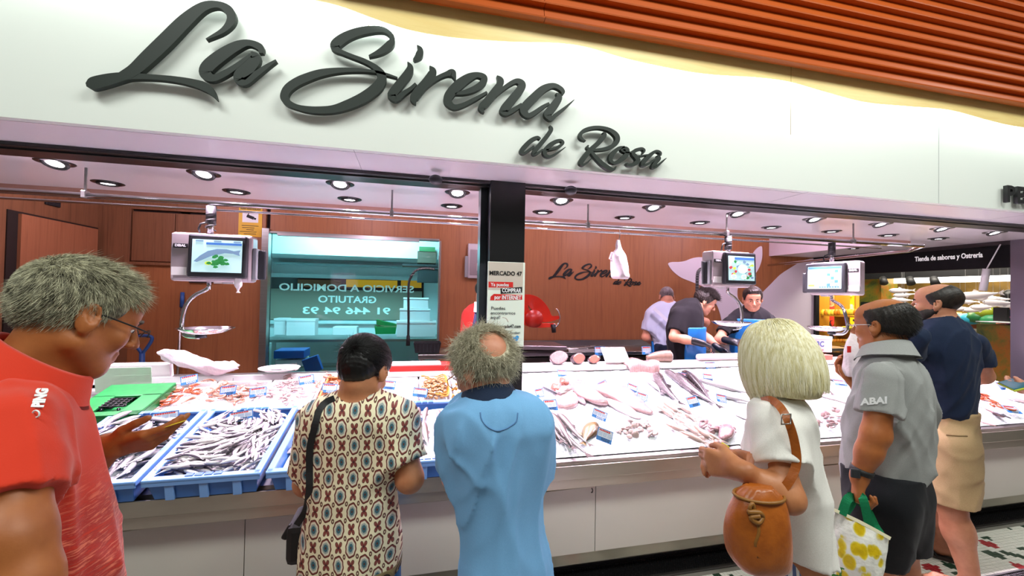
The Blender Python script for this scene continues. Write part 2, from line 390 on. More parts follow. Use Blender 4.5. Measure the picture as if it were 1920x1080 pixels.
# wall left of the window: tall panels, a shallow cupboard and a lower panel, each a piece with open joints
pans = [(XL, atY(243, 500, YB)[0]-.004, 0, 2.95, 0), (atY(390, 450, YB)[0], wx0-.05, 1.95, 2.95, 0.0), (atY(243, 500, YB)[0], atY(390, 450, YB)[0]-.004, 2.515, 2.95, 0), (atY(243, 500, YB)[0], wx0-.05, 0, 1.90, 0)]
wall_rect(wb2 := MB(), XL, wx0, 0, 2.95, YB+0.05, 0.04)
wallc = struct(wb2.build('wall_back_side', mat('joint_dark', '24140C', 0.7)))
for x0, x1, z0, z1, dy in pans:
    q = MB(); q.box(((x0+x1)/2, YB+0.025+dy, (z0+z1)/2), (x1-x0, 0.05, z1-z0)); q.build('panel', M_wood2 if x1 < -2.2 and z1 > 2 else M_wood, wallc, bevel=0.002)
xc0, xc1 = atY(247, 450, YB)[0], atY(388, 450, YB)[0]; xm = atY(328, 450, YB)[0]
cup = thing('wall_cupboard', 'shallow dark walnut wall cupboard above the blue-handled broom', 'cupboard', ((xc0+xc1)/2, YB, 2.2))
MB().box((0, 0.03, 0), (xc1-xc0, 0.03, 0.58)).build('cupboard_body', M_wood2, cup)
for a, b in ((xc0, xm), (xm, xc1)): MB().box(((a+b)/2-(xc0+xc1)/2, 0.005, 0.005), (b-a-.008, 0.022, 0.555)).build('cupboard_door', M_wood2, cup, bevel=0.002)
MB().box((0, -.01, -0.30), (xc1-xc0+.02, 0.06, 0.03)).build('cupboard_ledge', M_wood2, cup)
# seams on the long wood wall
for px_, x1 in ((1014, 0),): 
    pass
# left side wall with a flush door and its vent
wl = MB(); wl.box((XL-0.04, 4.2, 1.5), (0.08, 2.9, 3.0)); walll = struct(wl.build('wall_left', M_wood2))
dY0, dY1 = atX(28, 500, XL)[1], atX(182, 500, XL)[1]-.06
dzt = atX(60, 406, XL)[2]
door = struct(MB().box((XL+0.015, (dY0+dY1)/2, dzt/2), (0.04, dY1-dY0, dzt)).build('door_1', wood('door_walnut', 'A56A48', '8A5335', 18, 0.6)))
MB().box((XL+0.004, (dY0+dY1)/2-0.03, dzt/2+0.01), (0.012, dY1-dY0+0.14, dzt+.02)).build('door_gap', mat('door_gap_dark', '1E120B', 0.7), door)
vp_ = atX(97, 381, XL); MB().box((XL+0.008, vp_[1], vp_[2]), (0.02, 0.17, 0.055), ch=0.006).build('wall_vent', M_blackm, walll)
for j in range(3): MB().box((XL+0.02, vp_[1], vp_[2]+(j-1)*0.016), (0.006, 0.14, 0.005)).build('vent_slat', M_darkgrey, walll)
# window frame
win = struct(MB().box((wx0-0.03, YB-0.02, (wz0+wz1)/2+0.02), (0.075, 0.10, wz1-wz0+.06)).build('window_1', M_steel))
fr = MB().box((wx1+.012, YB-0.01, (wz0+wz1)/2), (0.025, 0.08, wz1-wz0)).box(((wx0+wx1)/2, YB-0.01, wz1+.012), (wx1-wx0, 0.08, 0.025)).box(((wx0+wx1)/2, YB-0.01, wz0), (wx1-wx0, 0.08, 0.05)); fr.build('window_frame', M_steel, win, bevel=0.003)
MB().box(((wx0+wx1)/2-.08, YB-0.035, wz1-.012), (wx1-wx0-.35, 0.05, 0.03)).build('window_track', mat('alu', 'C9C5C6', 0.3, 0.8), win)
mg, n = newmat('window_glass'); n.n.remove(n.b); out = n.n['Material Output']
tr = n.n.new('ShaderNodeBsdfTransparent'); tr.inputs[0].default_value = (0.86, 0.97, 0.98, 1); gl = n.n.new('ShaderNodeBsdfGlossy'); gl.inputs['Roughness'].default_value = 0.02
fx = n.n.new('ShaderNodeFresnel'); fx.inputs[0].default_value = 1.35; mx = n.n.new('ShaderNodeMixShader'); n.l.new(fx.outputs[0], mx.inputs[0]); n.l.new(tr.outputs[0], mx.inputs[1]); n.l.new(gl.outputs[0], mx.inputs[2]); n.l.new(mx.outputs[0], out.inputs[0])
M_glass = mg
MB().box(((wx0+wx1)/2, YB+0.02, (wz0+wz1)/2), (wx1-wx0, 0.008, wz1-wz0)).build('pane', M_glass, win)
# ================================================================== whale-tail shape inlaid on the wood wall
M_whale = mat('white_mural', 'E9DEEA', 0.4)
def mural(pts, rest):
    q = np.vstack([spline(pts, 6), np.array(rest, float)]); P = [atY(x, y, YB-0.008) for x, y in q]
    cu = bpy.data.curves.new('wall_inlay', 'CURVE'); cu.dimensions = '2D'; cu.fill_mode = 'BOTH'; cu.extrude = 0.004
    sp = cu.splines.new('POLY'); sp.points.add(len(P)-1); sp.use_cyclic_u = True
    for p, v in zip(sp.points, P): p.co = (v[0], v[2], 0, 1)
    t = bpy.data.objects.new('tmp', cu); COL.objects.link(t); me = bpy.data.meshes.new_from_object(t.evaluated_get(bpy.context.evaluated_depsgraph_get())); bpy.data.objects.remove(t)
    me.materials.clear(); me.materials.append(M_whale); o = bpy.data.objects.new('wall_inlay', me); link(o, wallb); o.rotation_euler = (math.pi/2, 0, 0); o.location = (0, YB-0.005, 0)
def C6(pts): return [(1230+x/6, 440+y/6) for x, y in pts]
mural(C6([(725, 900), (690, 800), (640, 720), (560, 610), (500, 570), (400, 530), (280, 480), (190, 410), (146, 350), (140, 322), (180, 308), (260, 306), (330, 295), (400, 268), (470, 254), (540, 256), (610, 275), (700, 330), (800, 420), (880, 500), (950, 440), (1020, 330), (1080, 230), (1130, 160), (1185, 130), (1196, 180), (1190, 280), (1150, 390), (1080, 480), (1000, 545), (930, 580), (915, 660), (930, 730), (990, 790), (1060, 800), (1130, 730), (1200, 650), (1290, 560), (1400, 450), (1520, 370), (1640, 300), (1745, 268)]), C6([(1800, 262), (1800, 1500), (1300, 1560), (900, 1560), (780, 1300), (745, 1000)]))
# ================================================================== lettering "La Sirena de Rosa"
def sA(l): return [(x/3, y/3, w/3) for x, y, w in l]
def s6(l, ox, oy): return [(ox+x/6, oy+y/6, w/6) for x, y, w in l]
B_ = lambda l: s6(l, 500, 30); C_ = lambda l: s6(l, 780, 80); D_ = lambda l: s6(l, 960, 210)
GLYPHS = [
 ('L', [sA([(1158,220,4),(1255,168,15),(1300,108,25),(1284,55,24),(1225,24,18),(1140,38,28),(1040,115,40),(930,225,44),(825,325,42),(750,393,36),(690,425,28),(660,432,20)]),
        sA([(483,476,10),(515,468,34),(600,448,34),(680,432,26),(740,427,18),(860,432,14),(980,444,16),(1080,463,20),(1150,486,24),(1190,518,16),(1217,560,2)])]),
 ('a', [sA([(1468,298,12),(1462,265,19),(1400,240,17),(1330,258,28),(1240,312,36),(1165,375,38),(1158,415,34),(1200,438,20),(1270,408,18),(1340,362,14),(1410,305,8)]),
        sA([(1412,290,4),(1438,325,28),(1400,375,38),(1350,425,38),(1345,450,24),(1380,456,22),(1440,415,17),(1500,372,12),(1553,338,6)])]),
 ('S', [B_([(1150,450,12),(1230,420,26),(1310,378,40),(1385,318,46),(1412,268,32),(1400,212,24),(1350,168,26),(1290,148,32),(1190,147,40),(1050,170,46),(920,215,52),(820,275,58),(768,330,56),(790,374,34),(850,405,23),(960,450,22),(1080,495,24),(1170,540,26),(1240,592,34),(1290,660,48),(1292,720,54),(1250,790,62),(1170,860,62),(1050,935,60),(900,1000,54),(750,1045,44),(600,1056,40),(450,1046,34),(330,1018,28),(240,975,36),(200,920,46),(203,870,48),(240,810,50),(320,750,50),(430,697,48),(600,640,42),(800,610,30),(1000,605,22),(1150,615,16),(1250,630,14),(1350,655,14),(1470,692,8)])]),
 ('i', [B_([(1586,514,4),(1612,575,36),(1590,645,50),(1500,760,52),(1430,850,52),(1405,890,46),(1440,928,32),(1475,922,32),(1540,870,28),(1620,815,22),(1680,760,18)]),
        B_([(1692,324,4),(1726,372,30),(1718,430,44),(1690,465,32),(1655,492,14)])]),
 ('r', [B_([(1834,560,4),(1866,612,40),(1850,670,50),(1780,760,50),(1710,840,52),(1660,915,48),(1658,955,28),(1678,988,5)]),
        C_([(60,530,30),(150,455,26),(250,390,24),(340,350,26),(405,337,42),(432,375,22),(446,420,5)])]),
 ('e', [C_([(440,575,8),(520,562,22),(620,534,32),(710,487,36),(762,435,38),(762,385,34),(690,360,30),(600,388,46),(500,455,56),(420,530,56),(365,605,52),(360,660,44),(400,708,32),(450,722,28),(540,695,24),(650,640,22),(750,585,18),(800,555,14)])]),
 ('n', [C_([(912,368,4),(945,412,34),(948,460,38),(880,560,46),(800,660,46),(742,720,40),(745,758,24),(768,786,5)]),
        C_([(800,690,16),(860,620,22),(950,540,22),(1060,460,24),(1140,428,28),(1192,465,42),(1170,530,46),(1080,640,48),(1000,740,50),(988,772,40),(1022,795,24),(1080,765,26),(1160,715,22),(1195,690,18)])]),
 ('a', [C_([(1648,585,8),(1655,550,22),(1620,508,24),(1540,480,28),(1430,522,42),(1320,622,48),(1228,720,50),(1218,772,42),(1260,818,28),(1330,790,26),(1420,727,22),(1500,680,14)]),
        C_([(1580,562,4),(1612,610,34),(1560,700,46),(1490,790,48),(1492,828,34),(1528,850,26),(1580,805,20),(1680,730,15),(1782,640,3)])]),
 ('d', [D_([(322,302,10),(285,285,17),(215,320,24),(140,395,28),(112,437,26),(132,462,15),(190,430,16),(250,385,14)]),
        D_([(428,148,4),(445,190,20),(410,250,24),(330,350,26),(260,435,26),(250,470,18),(285,465,14),(350,420,10)])]),
 ('e', [D_([(385,425,8),(460,415,12),(540,380,16),(575,345,16),(550,317,14),(490,332,20),(420,380,26),(372,440,26),(382,485,18),(430,500,13),(510,460,11),(605,393,3)])]),
 ('R', [D_([(832,325,4),(790,302,14),(770,265,18),(800,215,20),(880,182,20),(980,172,18),(1090,195,20),(1170,250,26),(1190,310,26),(1150,370,24),(1060,410,20),(950,425,14),(880,420,10)]),
        D_([(1030,222,4),(1045,257,22),(980,340,26),(880,430,26),(800,530,28),(780,570,24),(805,592,14),(850,565,10),(900,517,3)]),
        D_([(862,372,8),(850,398,12),(880,425,16),(940,500,20),(1020,580,24),(1100,635,24),(1145,645,16),(1175,612,4)])]),
 ('o', [D_([(1270,390,10),(1200,410,20),(1135,470,24),(1110,530,22),(1145,570,16),(1220,545,24),(1290,480,26),(1300,420,20),(1260,402,14),(1235,430,9),(1290,455,8),(1345,450,8)])]),
 ('s', [D_([(1475,470,4),(1492,432,12),(1460,410,14),(1390,432,20),(1365,465,20),(1400,505,22),(1420,545,26),(1380,585,20),(1320,595,16),(1288,575,8)]),
        D_([(1390,497,8),(1450,492,9),(1530,480,8)])]),
 ('a', [D_([(1675,490,8),(1670,455,14),(1620,440,14),(1550,490,22),(1480,565,22),(1475,595,16),(1520,590,14),(1600,540,10),(1650,500,6)]),
        D_([(1640,485,4),(1660,520,18),(1610,580,22),(1590,615,18),(1620,620,12),(1680,570,9),(1740,517,3)])]),
]
def ribbon(stroke, conv, y0, t, mb, per=5):
    """a calligraphic stroke (centre line with half widths) as a solid ribbon; conv maps picture to wall coordinates"""
    q = spline(stroke, per); P = q[:, :2]; T = np.gradient(P, axis=0); T /= np.linalg.norm(T, axis=1)[:, None]+1e-9
    Nn = np.stack([-T[:, 1], T[:, 0]], 1); wd = np.maximum(q[:, 2:3], 0.25)
    L = np.array([conv(*p) for p in P+Nn*wd]); R = np.array([conv(*p) for p in P-Nn*wd]); k = len(L)
    vs = [(x, y0, z) for x, z in L] + [(x, y0, z) for x, z in R] + [(x, y0+t, z) for x, z in L] + [(x, y0+t, z) for x, z in R]
    fs = []
    for i in range(k-1):
        fs += [(i, i+1, k+i+1, k+i), (2*k+i, 3*k+i, 3*k+i+1, 2*k+i+1), (i, 2*k+i, 2*k+i+1, i+1), (k+i, k+i+1, 3*k+i+1, 3*k+i)]
    fs += [(0, k, 3*k, 2*k), (k-1, 3*k-1, 4*k-1, 2*k-1)]
    mb.raw(vs, fs)
M_letter = mat('charcoal_letter', '28302B', 0.5, spec=.3)
YL = YF-0.05
sign = thing('shop_sign', 'large charcoal script letters on the white fascia', 'sign', (0, YL, 2.6))
cf = lambda x, y: (lambda p: (p[0], p[2]))(atY(x, y, YL))
for g, strokes in GLYPHS:
    mb = MB()
    for i, s in enumerate(strokes): ribbon(s, cf, 0.0004*i, 0.026, mb)
    mb.build('letter', M_letter, sign).location = (0, 0, -2.6)
# the same script, small and flat, in black on the wood wall of the stall
a0 = np.array(cf(160, 168)); a1 = np.array(cf(1245, 300))
b0 = atY(1028, 524, YB); b1 = atY(1201, 536, YB); sc_ = (b1[0]-b0[0])/(a1[0]-a0[0])
ws = thing('wall_sign', 'small black script lettering on the wood wall behind the white hanging bags', 'sign', (b0[0], YB-0.012, b0[2]))
cw = lambda x, y: tuple((np.array(cf(x, y))-a0)*sc_)
for g, strokes in GLYPHS:
    mb = MB()
    for i, s in enumerate(strokes): ribbon([(x, y, w*1.25) for x, y, w in s], cw, 0.0003*i, 0.012, mb, 3)
    mb.build('letter', mat('black_letter', '0A0A0B', 0.5), ws)
# capital letters at the far end of the fascia
p = atY(1875, 367, YF); q = atY(1876, 375, YF-.03)
cs = thing('capital_sign', 'black raised capital letters at the edge of the white fascia', 'sign', (p[0], YF-0.03, p[2]))
x = 0.0
for ch in 'PES':
    t = text(ch, 0.165, M_blackm, cs, 'letter', (x+0.035, 0, 0), depth=0.012, bold=0.006, width=0.085); x += 0.108
# ================================================================== the fish counter
CX0, CX1 = -2.6, 5.6; YE = 2.15; YK = 3.30; YL2 = 3.52
ctr = thing('fish_counter', 'long steel-edged fish counter with white front panels and sloping display', 'counter', (1.5, 2.6, 0))
def part_box(name, m, c, size, ch=0, par=ctr):
    o = MB().box(c, size, None, ch).build(name, m, par); o.location = (-1.5, -2.6, 0); return o
xm_, xw = (CX0+CX1)/2, CX1-CX0
M_stain = mat('counter_steel', 'ADA79A', 0.30, 0.88, var=0.25, vscale=2.2, vcol='7d7468', vstretch=(1, 1, 4), bump=0.04, bscale=12)
# folded front edge: upper band, set-back lower band, flat lip behind
prof = [(YE+0.075, 0.683), (YE+0.004, 0.683), (YE+0.004, 0.70), (YE-0.006, 0.70), (YE-0.006, 0.628), (YE+0.012, 0.622), (YE+0.012, 0.570), (YE+0.12, 0.570), (YE+0.12, 0.575), (YE+0.05, 0.58), (YE+0.05, 0.66), (YE+0.075, 0.66)]
mb = MB(); mb.prism(prof, (CX0, 0, 0), (0, 1, 0), (0, 0, 1), (1, 0, 0), xw); o = mb.build('steel_edge', M_stain, ctr, bevel=0.003); o.location = (-1.5, -2.6, 0)
part_box('display_pan', M_steel, (xm_, (YE+YK)/2+.03, 0.0), (xw, YK-YE-.02, 0.02)).matrix_local = Matrix.Translation((-1.5, -2.6, 0)) @ Matrix.Translation((0, 0, 0))
pan = [c for c in ctr.children if c.name.startswith('display_pan')][0]
me = pan.data; me.vertices.foreach_set('co', np.array([[v.co.x, v.co.y, dz(v.co.y)-0.012+v.co.z] for v in me.vertices], np.float32).ravel())
zk = dz(YK)
part_box('back_riser', M_whitep, (xm_, YK+0.01, zk+0.01), (xw, 0.02, 0.14))
for i in range(14): part_box('riser_joint', M_grey, (-1.2+i*0.48, YK-0.001, zk+0.03), (0.003, 0.003, 0.07))
M_marble = mat('white_ledge', 'EDE7E6', 0.3, var=0.08, vscale=6)
for i in range(9):                                     # white slabs of the back ledge
    x0 = 0.32+i*0.6; part_box('ledge_slab', M_marble, (x0+0.3, (YK+YL2)/2-.01, zk+0.075), (0.594, YL2-YK+.02, 0.035), 0.006)
part_box('ledge_slab', M_steel, (-1.15, (YK+YL2)/2, zk+0.03), (2.9, YL2-YK, 0.03), 0.004)
part_box('rear_panel', M_steel, (xm_, YL2, 0.5), (xw, 0.02, 1.0))
# wood strip below the edge and white front panels cut in a slow wave
part_box('wood_backing', mat('ochre_strip', 'B08A55', 0.5, var=0.3, vscale=20, vstretch=(.1, 1, 6)), (xm_, YE+0.125, 0.50), (xw, 0.01, 0.16))
seg = [(-2.6, -0.75), (-0.75, 1.05), (1.05, 2.42), (2.42, 4.0), (4.0, 5.6)]
M_front = mat('front_panel', 'BFB9B0', 0.4)
for a, b in seg:
    xs_ = np.linspace(a+.002, b-.002, 24); top = 0.540 - 0.018*np.cos((xs_-1.7)*2*math.pi/2.1 + math.pi)
    mb = MB(); mb.prism([(x, z) for x, z in zip(xs_, top)] + [(b-.002, 0.16), (a+.002, 0.16)], (0, YE+0.10, 0), (1, 0, 0), (0, 0, 1), (0, 1, 0), 0.02)
    mb.build('front_panel', M_front, ctr).location = (-1.5, -2.6, 0)
pr_ = [(YE+0.13, 0.172), (YE+0.115, 0.163), (YE+0.115, 0.09), (YE+0.13, 0.075), (YE+0.17, 0.075), (YE+0.17, 0.172)]
mb = MB(); mb.prism(pr_, (CX0, 0, 0), (0, 1, 0), (0, 0, 1), (1, 0, 0), xw); o = mb.build('bumper_rail', M_stain, ctr, bevel=0.004); o.location = (-1.5, -2.6, 0)
part_box('toe_kick', M_blackm, (xm_, YE+0.215, 0.06), (xw, 0.02, 0.12)); part_box('carcass', M_blackm, (xm_, 2.80, 0.33), (xw, 1.0, 0.4))
mb = MB(); p = atY(1108, 916, YE+0.10); mb.tube([p+(0, -.012, .008), p+(.002, -.02, -.002), p+(0, -.018, -.014), p+(-.003, -.012, -.016)], .0035, 6); mb.build('hook', M_black, ctr).location = (-1.5, -2.6, 0)
RPL = np.stack([PX, PT, PN], 1)
def on(x, Y, h=0.0): return np.array([x, Y, dz(Y)]) + PN*h
# ------------------------------------------------------------------ open trays and crates
def tray_mb(w, l, h, t, taper=0.0, rim=0.0, floor_t=None):
    """open box, floor at z=0, local x width, y length"""
    mb = MB(); a, b = w/2, l/2; ta = taper
    o = [(-a+ta, -b+ta, 0), (a-ta, -b+ta, 0), (a-ta, b-ta, 0), (-a+ta, b-ta, 0)]; u = [(-a, -b, h), (a, -b, h), (a, b, h), (-a, b, h)]
    i_ = [(-a+t, -b+t, h), (a-t, -b+t, h), (a-t, b-t, h), (-a+t, b-t, h)]; k = [(-a+ta+t, -b+ta+t, t), (a-ta-t, -b+ta+t, t), (a-ta-t, b-ta-t, t), (-a+ta+t, b-ta-t, t)]
    fs = [(3, 2, 1, 0)]
    for q in range(4):
        r = (q+1) % 4; fs += [(q, r, 4+r, 4+q), (4+q, 4+r, 8+r, 8+q), (8+q, 8+r, 12+r, 12+q)]
    fs.append((12, 13, 14, 15)); mb.raw(o+u+i_+k, fs); return mb
M_foam = mat('white_foam', 'E6E0E2', 0.6, bump=0.08, bscale=140)
M_cblue = mat('blue_crate_plastic', '6E9BD6', 0.35, spec=0.5)
M_cblue2 = mat('blue_crate_wall', '3E74BE', 0.35)
M_green = mat('green_plastic', '0A7A36', 0.35, var=0.15, vscale=30)
def crate(x0, x1, Y0, Y1, h, label):
    w, l = x1-x0, Y1-Y0; c = on((x0+x1)/2, (Y0+Y1)/2, 0.004)
    t = thing('fish_crate', label, 'crate'); t.matrix_world = mtx(RPL, c)
    tray_mb(w-.02, l/math.cos(.207)-.02, h, 0.006, 0.018).build('crate_body', M_cblue2, t, bevel=0.004)
    L = l/math.cos(.207); mb = MB()
    for s in (-1, 1):
        mb.box((s*(w/2-.014), 0, h), (0.03, L, 0.014), None, .004); mb.box((0, s*(L/2-.014), h), (w, 0.032, 0.014), None, .004)
        mb.box((s*(w/2-.003), 0, h-.008), (0.006, L, 0.02)); mb.box((0, s*(L/2-.003), h-.012), (w, 0.006, 0.028))
    mb.build('crate_rim', M_cblue, t, bevel=0.002)
    for s in (-1, 1):
        q = MB()
        for k in range(4): q.box((-.055+.037*k, s*(L/2-.022), h+.004), (0.03, 0.02, 0.012))
        q.build('crate_grip', mat('crate_grip_blue', '2E5FA8', 0.4), t)
    for k in (-.13, .0, .13):
        MB().box((k, -L/2+.012, h/2-.004), (0.035, 0.012, h-.02), None, .003).build('crate_rib', M_cblue, t)
    return t, c
CR = [(-1.57, -1.118), (-1.098, -0.645), (-0.622, -0.170), (-0.150, 0.295)]
LB = ['blue fish crate of sardines beside the man in the orange polo', 'blue fish crate heaped with anchovies between two sardine crates', 'blue fish crate mostly behind the woman in the patterned blouse', 'blue fish crate with whiting laid in rows on ice']
crates = [crate(a, b, 2.115, 2.755, 0.105, l) for (a, b), l in zip(CR, LB)]
M_ice = None
m, n = newmat('crushed_ice'); v = n.coord('Object')
vo = n.add('ShaderNodeTexVoronoi', i_Vector=v, i_Scale=110.0); nf = n.noise(v, 45, 4)
n.l.new(n.ramp(nf, [(0.3, 'B9C2CA'), (0.6, 'E4E7EB')]), n.b.inputs['Base Color']); n.b.inputs['Roughness'].default_value = 0.3
n.bump(n.math('ADD', vo.outputs[0], nf), 0.55, 0.006); M_ice = m
def ice_field(name, x0, x1, Y0, Y1, hfun, step=0.02, parent=None, kind='stuff', mm=None):
    xs_ = np.arange(x0, x1+1e-6, step); ys_ = np.arange(Y0, Y1+1e-6, step); X, Y = np.meshgrid(xs_, ys_); h = hfun(X, Y)
    Z = PZ0 + PS*(Y-PY0) + h; V = np.stack([X.ravel(), Y.ravel(), Z.ravel()], 1); a, b = len(xs_), len(ys_)
    i = np.arange(a-1)[None, :] + a*np.arange(b-1)[:, None]; q = np.stack([i, i+1, i+a+1, i+a], -1).reshape(-1, 4)
    o = mesh(name, V, q.tolist(), mm or M_ice, parent, True); return o
def nz(X, Y, s, seed=0):
    r = np.random.default_rng(seed); out = 0
    for k in range(5):
        a = r.uniform(0, 6.28); f = s*r.uniform(.6, 1.8); out = out + np.sin((X*math.cos(a)+Y*math.sin(a))*f + r.uniform(0, 6.28))
    return out/5
# ice beds inside the blue crates
HB = 0.055
for k, (a, b) in enumerate(CR):
    hb = [0.045, 0.035, 0.045, 0.078][k]
    o = ice_field('ice_bed', a+.035, b-.035, 2.165, 2.70, lambda X, Y: hb+0.010*nz(X, Y, 30, k), 0.018); tag(o, ['crushed ice under the sardines by the orange polo', 'crushed ice under the heap of anchovies', 'crushed ice in the crate behind the patterned blouse', 'crushed ice under the rows of whiting'][k], 'ice', kind='stuff')
# the big ice bed of the display right of the black post
def big(X, Y):
    e = np.minimum(np.clip((Y-2.225)/0.10, 0, 1), 1)
    return 0.004+0.03*e + e*(0.010*nz(X, Y, 9, 3)+0.005*nz(X, Y, 40, 4)+0.0035*nz(X, Y, 110, 5)) + 0.02*np.clip((Y-3.0)/.3, 0, 1)
ICE_H = 0.036
o = ice_field('ice_bed', 0.325, 5.5, 2.222, 3.295, big, 0.0125); tag(o, 'wide bed of crushed ice under the fish right of the black post', 'ice', kind='stuff')
# ------------------------------------------------------------------ foam and wooden trays of the second row
def foam(x0, x1, Y0, Y1, h, label, m=M_foam, name='foam_tray', fill=None, lift=0.0, cat='tray'):
    w, l = x1-x0, (Y1-Y0)/math.cos(.207); c = on((x0+x1)/2, (Y0+Y1)/2, lift)
    o = tray_mb(w-.006, l, h, 0.014, 0.006).build(name, m, bevel=0.003); o.matrix_world = mtx(RPL, c); tag(o, label, cat); return o
M_pine = mat('orange_pine', 'B06428', 0.6, var=0.3, vscale=14, vstretch=(1, 8, 8))
TR = [(-1.60, -1.262, 'white foam tray with a few red prawns beside the green lid'), (-1.255, -0.925, 'white foam tray of pale orange langoustines under a price card'), (-0.92, -0.585, 'white foam tray of small pale shrimps')]
for a, b, l in TR: foam(a, b, 2.785, 3.23, 0.075, l)
# orange wooden box with parts
wb_ = thing('wooden_box', 'orange wooden box of pink prawns beside the dark-haired woman', 'box'); wb_.matrix_world = mtx(RPL, on(-0.40, 3.0, 0.0))
for s in (-1, 1):
    MB().box((s*0.165, 0, 0.045), (0.012, 0.45, 0.085)).build('side_board', M_pine, wb_); MB().box((0, s*0.225, 0.045), (0.34, 0.012, 0.085)).build('end_board', M_pine, wb_)
    for t in (-1, 1): MB().box((s*0.152, t*0.212, 0.05), (0.02, 0.02, 0.095)).build('corner_post', M_pine, wb_)
MB().box((0, 0, 0.006), (0.33, 0.44, 0.01)).build('base_board', M_pine, wb_)
foam(-0.222, 0.055, 2.785, 3.23, 0.07, 'nearly empty white foam tray with a loose price card')
foam(0.062, 0.285, 2.80, 3.23, 0.07, 'white foam tray heaped with clams in a yellow net')
foam(0.292, 0.56, 2.80, 3.23, 0.07, 'white foam tray beside the head of the man in blue')
# red polystyrene box lid behind, foam boards
def slab(name, x0, x1, Y, z, size_y, h, m, label, cat, tilt=0.0, rz=0.0):
    o = MB().box((0, 0, 0), (x1-x0, size_y, h), None, 0.005).build(name, m); o.location = ((x0+x1)/2, Y, z); o.rotation_euler = (tilt, 0, rz); return tag(o, label, cat)
p = atY(800, 690, 3.36)
t = thing('red_box', 'red cardboard box with white paper on its lid behind the clams', 'box', (0.085, 3.40, zk+0.045))
MB().box((0, 0, 0.04), (0.48, 0.20, 0.075), None, .003).build('box_body', mat('red_card', 'A81A10', 0.6), t); MB().box((-0.04, 0.0, 0.082), (0.37, 0.17, 0.006)).build('paper_sheet', M_paper, t)
slab('foam_board', atY(198, 690, 3.3)[0], atY(313, 690, 3.3)[0], 3.36, atY(250, 695, 3.3)[2]-.01, 0.05, 0.10, M_foam, 'white foam board standing behind the green crate', 'board', 0.2)
gl_ = MB().box((0, 0, 0), (0.30, 0.006, 0.16)).box((0.05, -.004, .02), (.2, .002, .02)).build('glass_splash', mat('pale_green_glass', 'B4CFB8', 0.1, trans=0.0, var=.3, vscale=6, vcol='9a8f80'))
pg_ = atY(232, 712, 3.2); gl_.location = pg_; gl_.rotation_euler = (0.15, 0, 0.05); tag(gl_, 'pale green glass screen behind the green crate lid', 'screen')
# green crate lid with a black tray of mussels
c = onp(225, 755, 0.14)
g = thing('green_crate', 'bright green plastic crate with mussels in its cut-out beside the prawn tray', 'crate'); gc = onp(232, 745, 0.13); g.matrix_world = mtx(RPL @ rotm(0, 0, 0.03), gc)
gw, gl2 = 0.34, 0.42
tray_mb(gw, gl2, 0.05, 0.01, 0.01).build('crate_body', M_green, g).location = (0, 0, -.07)
MB().box((0, .12, -.012), (gw, gl2*.42, 0.012), None, .003).box((-.115, -.08, -.012), (.11, .26, .012), None, .003).box((.12, -.08, -.012), (.10, .26, .012), None, .003).box((0, -.185, -.012), (gw, .05, .012), None, .003).build('crate_lid', M_green, g)
q = MB()
for i in range(5): q.box((-.05+.025*i, -.06, -.004), (.004, .11, .006))
for j in range(5): q.box((0, -.11+.025*j, -.002), (.115, .004, .006))
q.build('black_grid', M_blackm, g)
MB().box((0, 0, -.09), (gw+.02, gl2+.02, .04), None, .006).build('foam_base', M_foam, g)
# ================================================================== fish
DK_ = .31                         # skin colours darkened evenly to offset the strong downlights
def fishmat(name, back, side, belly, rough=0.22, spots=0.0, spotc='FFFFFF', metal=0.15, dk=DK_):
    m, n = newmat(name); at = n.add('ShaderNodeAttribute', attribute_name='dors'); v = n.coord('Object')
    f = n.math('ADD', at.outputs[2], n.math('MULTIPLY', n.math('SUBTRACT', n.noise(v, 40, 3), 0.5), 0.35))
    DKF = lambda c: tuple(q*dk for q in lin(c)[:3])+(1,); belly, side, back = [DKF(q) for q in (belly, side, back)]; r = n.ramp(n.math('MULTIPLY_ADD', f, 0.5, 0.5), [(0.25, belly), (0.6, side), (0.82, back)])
    if spots:
        vo = n.add('ShaderNodeTexVoronoi', i_Vector=v, i_Scale=spots); r = n.mix(n.math('LESS_THAN', vo.outputs[0], 0.2), r, lin(spotc))
    n.l.new(r, n.b.inputs['Base Color']); n.b.inputs['Roughness'].default_value = rough; n.b.inputs['Metallic'].default_value = metal; n.b.inputs['Coat Weight'].default_value = 0.4; n.b.inputs['Coat Roughness'].default_value = 0.12
    n.bump(n.noise(v, 160, 2), 0.08, 0.002); return m
M_eye = mat('fish_eye', '15131A', 0.1)
P_SLIM = [(0, .02, .02), (.04, .35, .32), (.12, .72, .7), (.22, .95, .95), (.36, 1, 1), (.55, .86, .82), (.72, .6, .55), (.86, .3, .28), (.93, .2, .16), (.96, .22, .1)]
P_EEL = [(0, .05, .05), (.04, .5, .5), (.1, .85, .9), (.2, 1, 1), (.45, .85, .85), (.7, .55, .5), (.88, .28, .22), (.96, .18, .1)]
P_DEEP = [(0, .03, .1), (.05, .35, .45), (.14, .75, .85), (.3, 1, 1), (.5, .95, .85), (.7, .6, .5), (.85, .25, .2), (.93, .2, .12)]
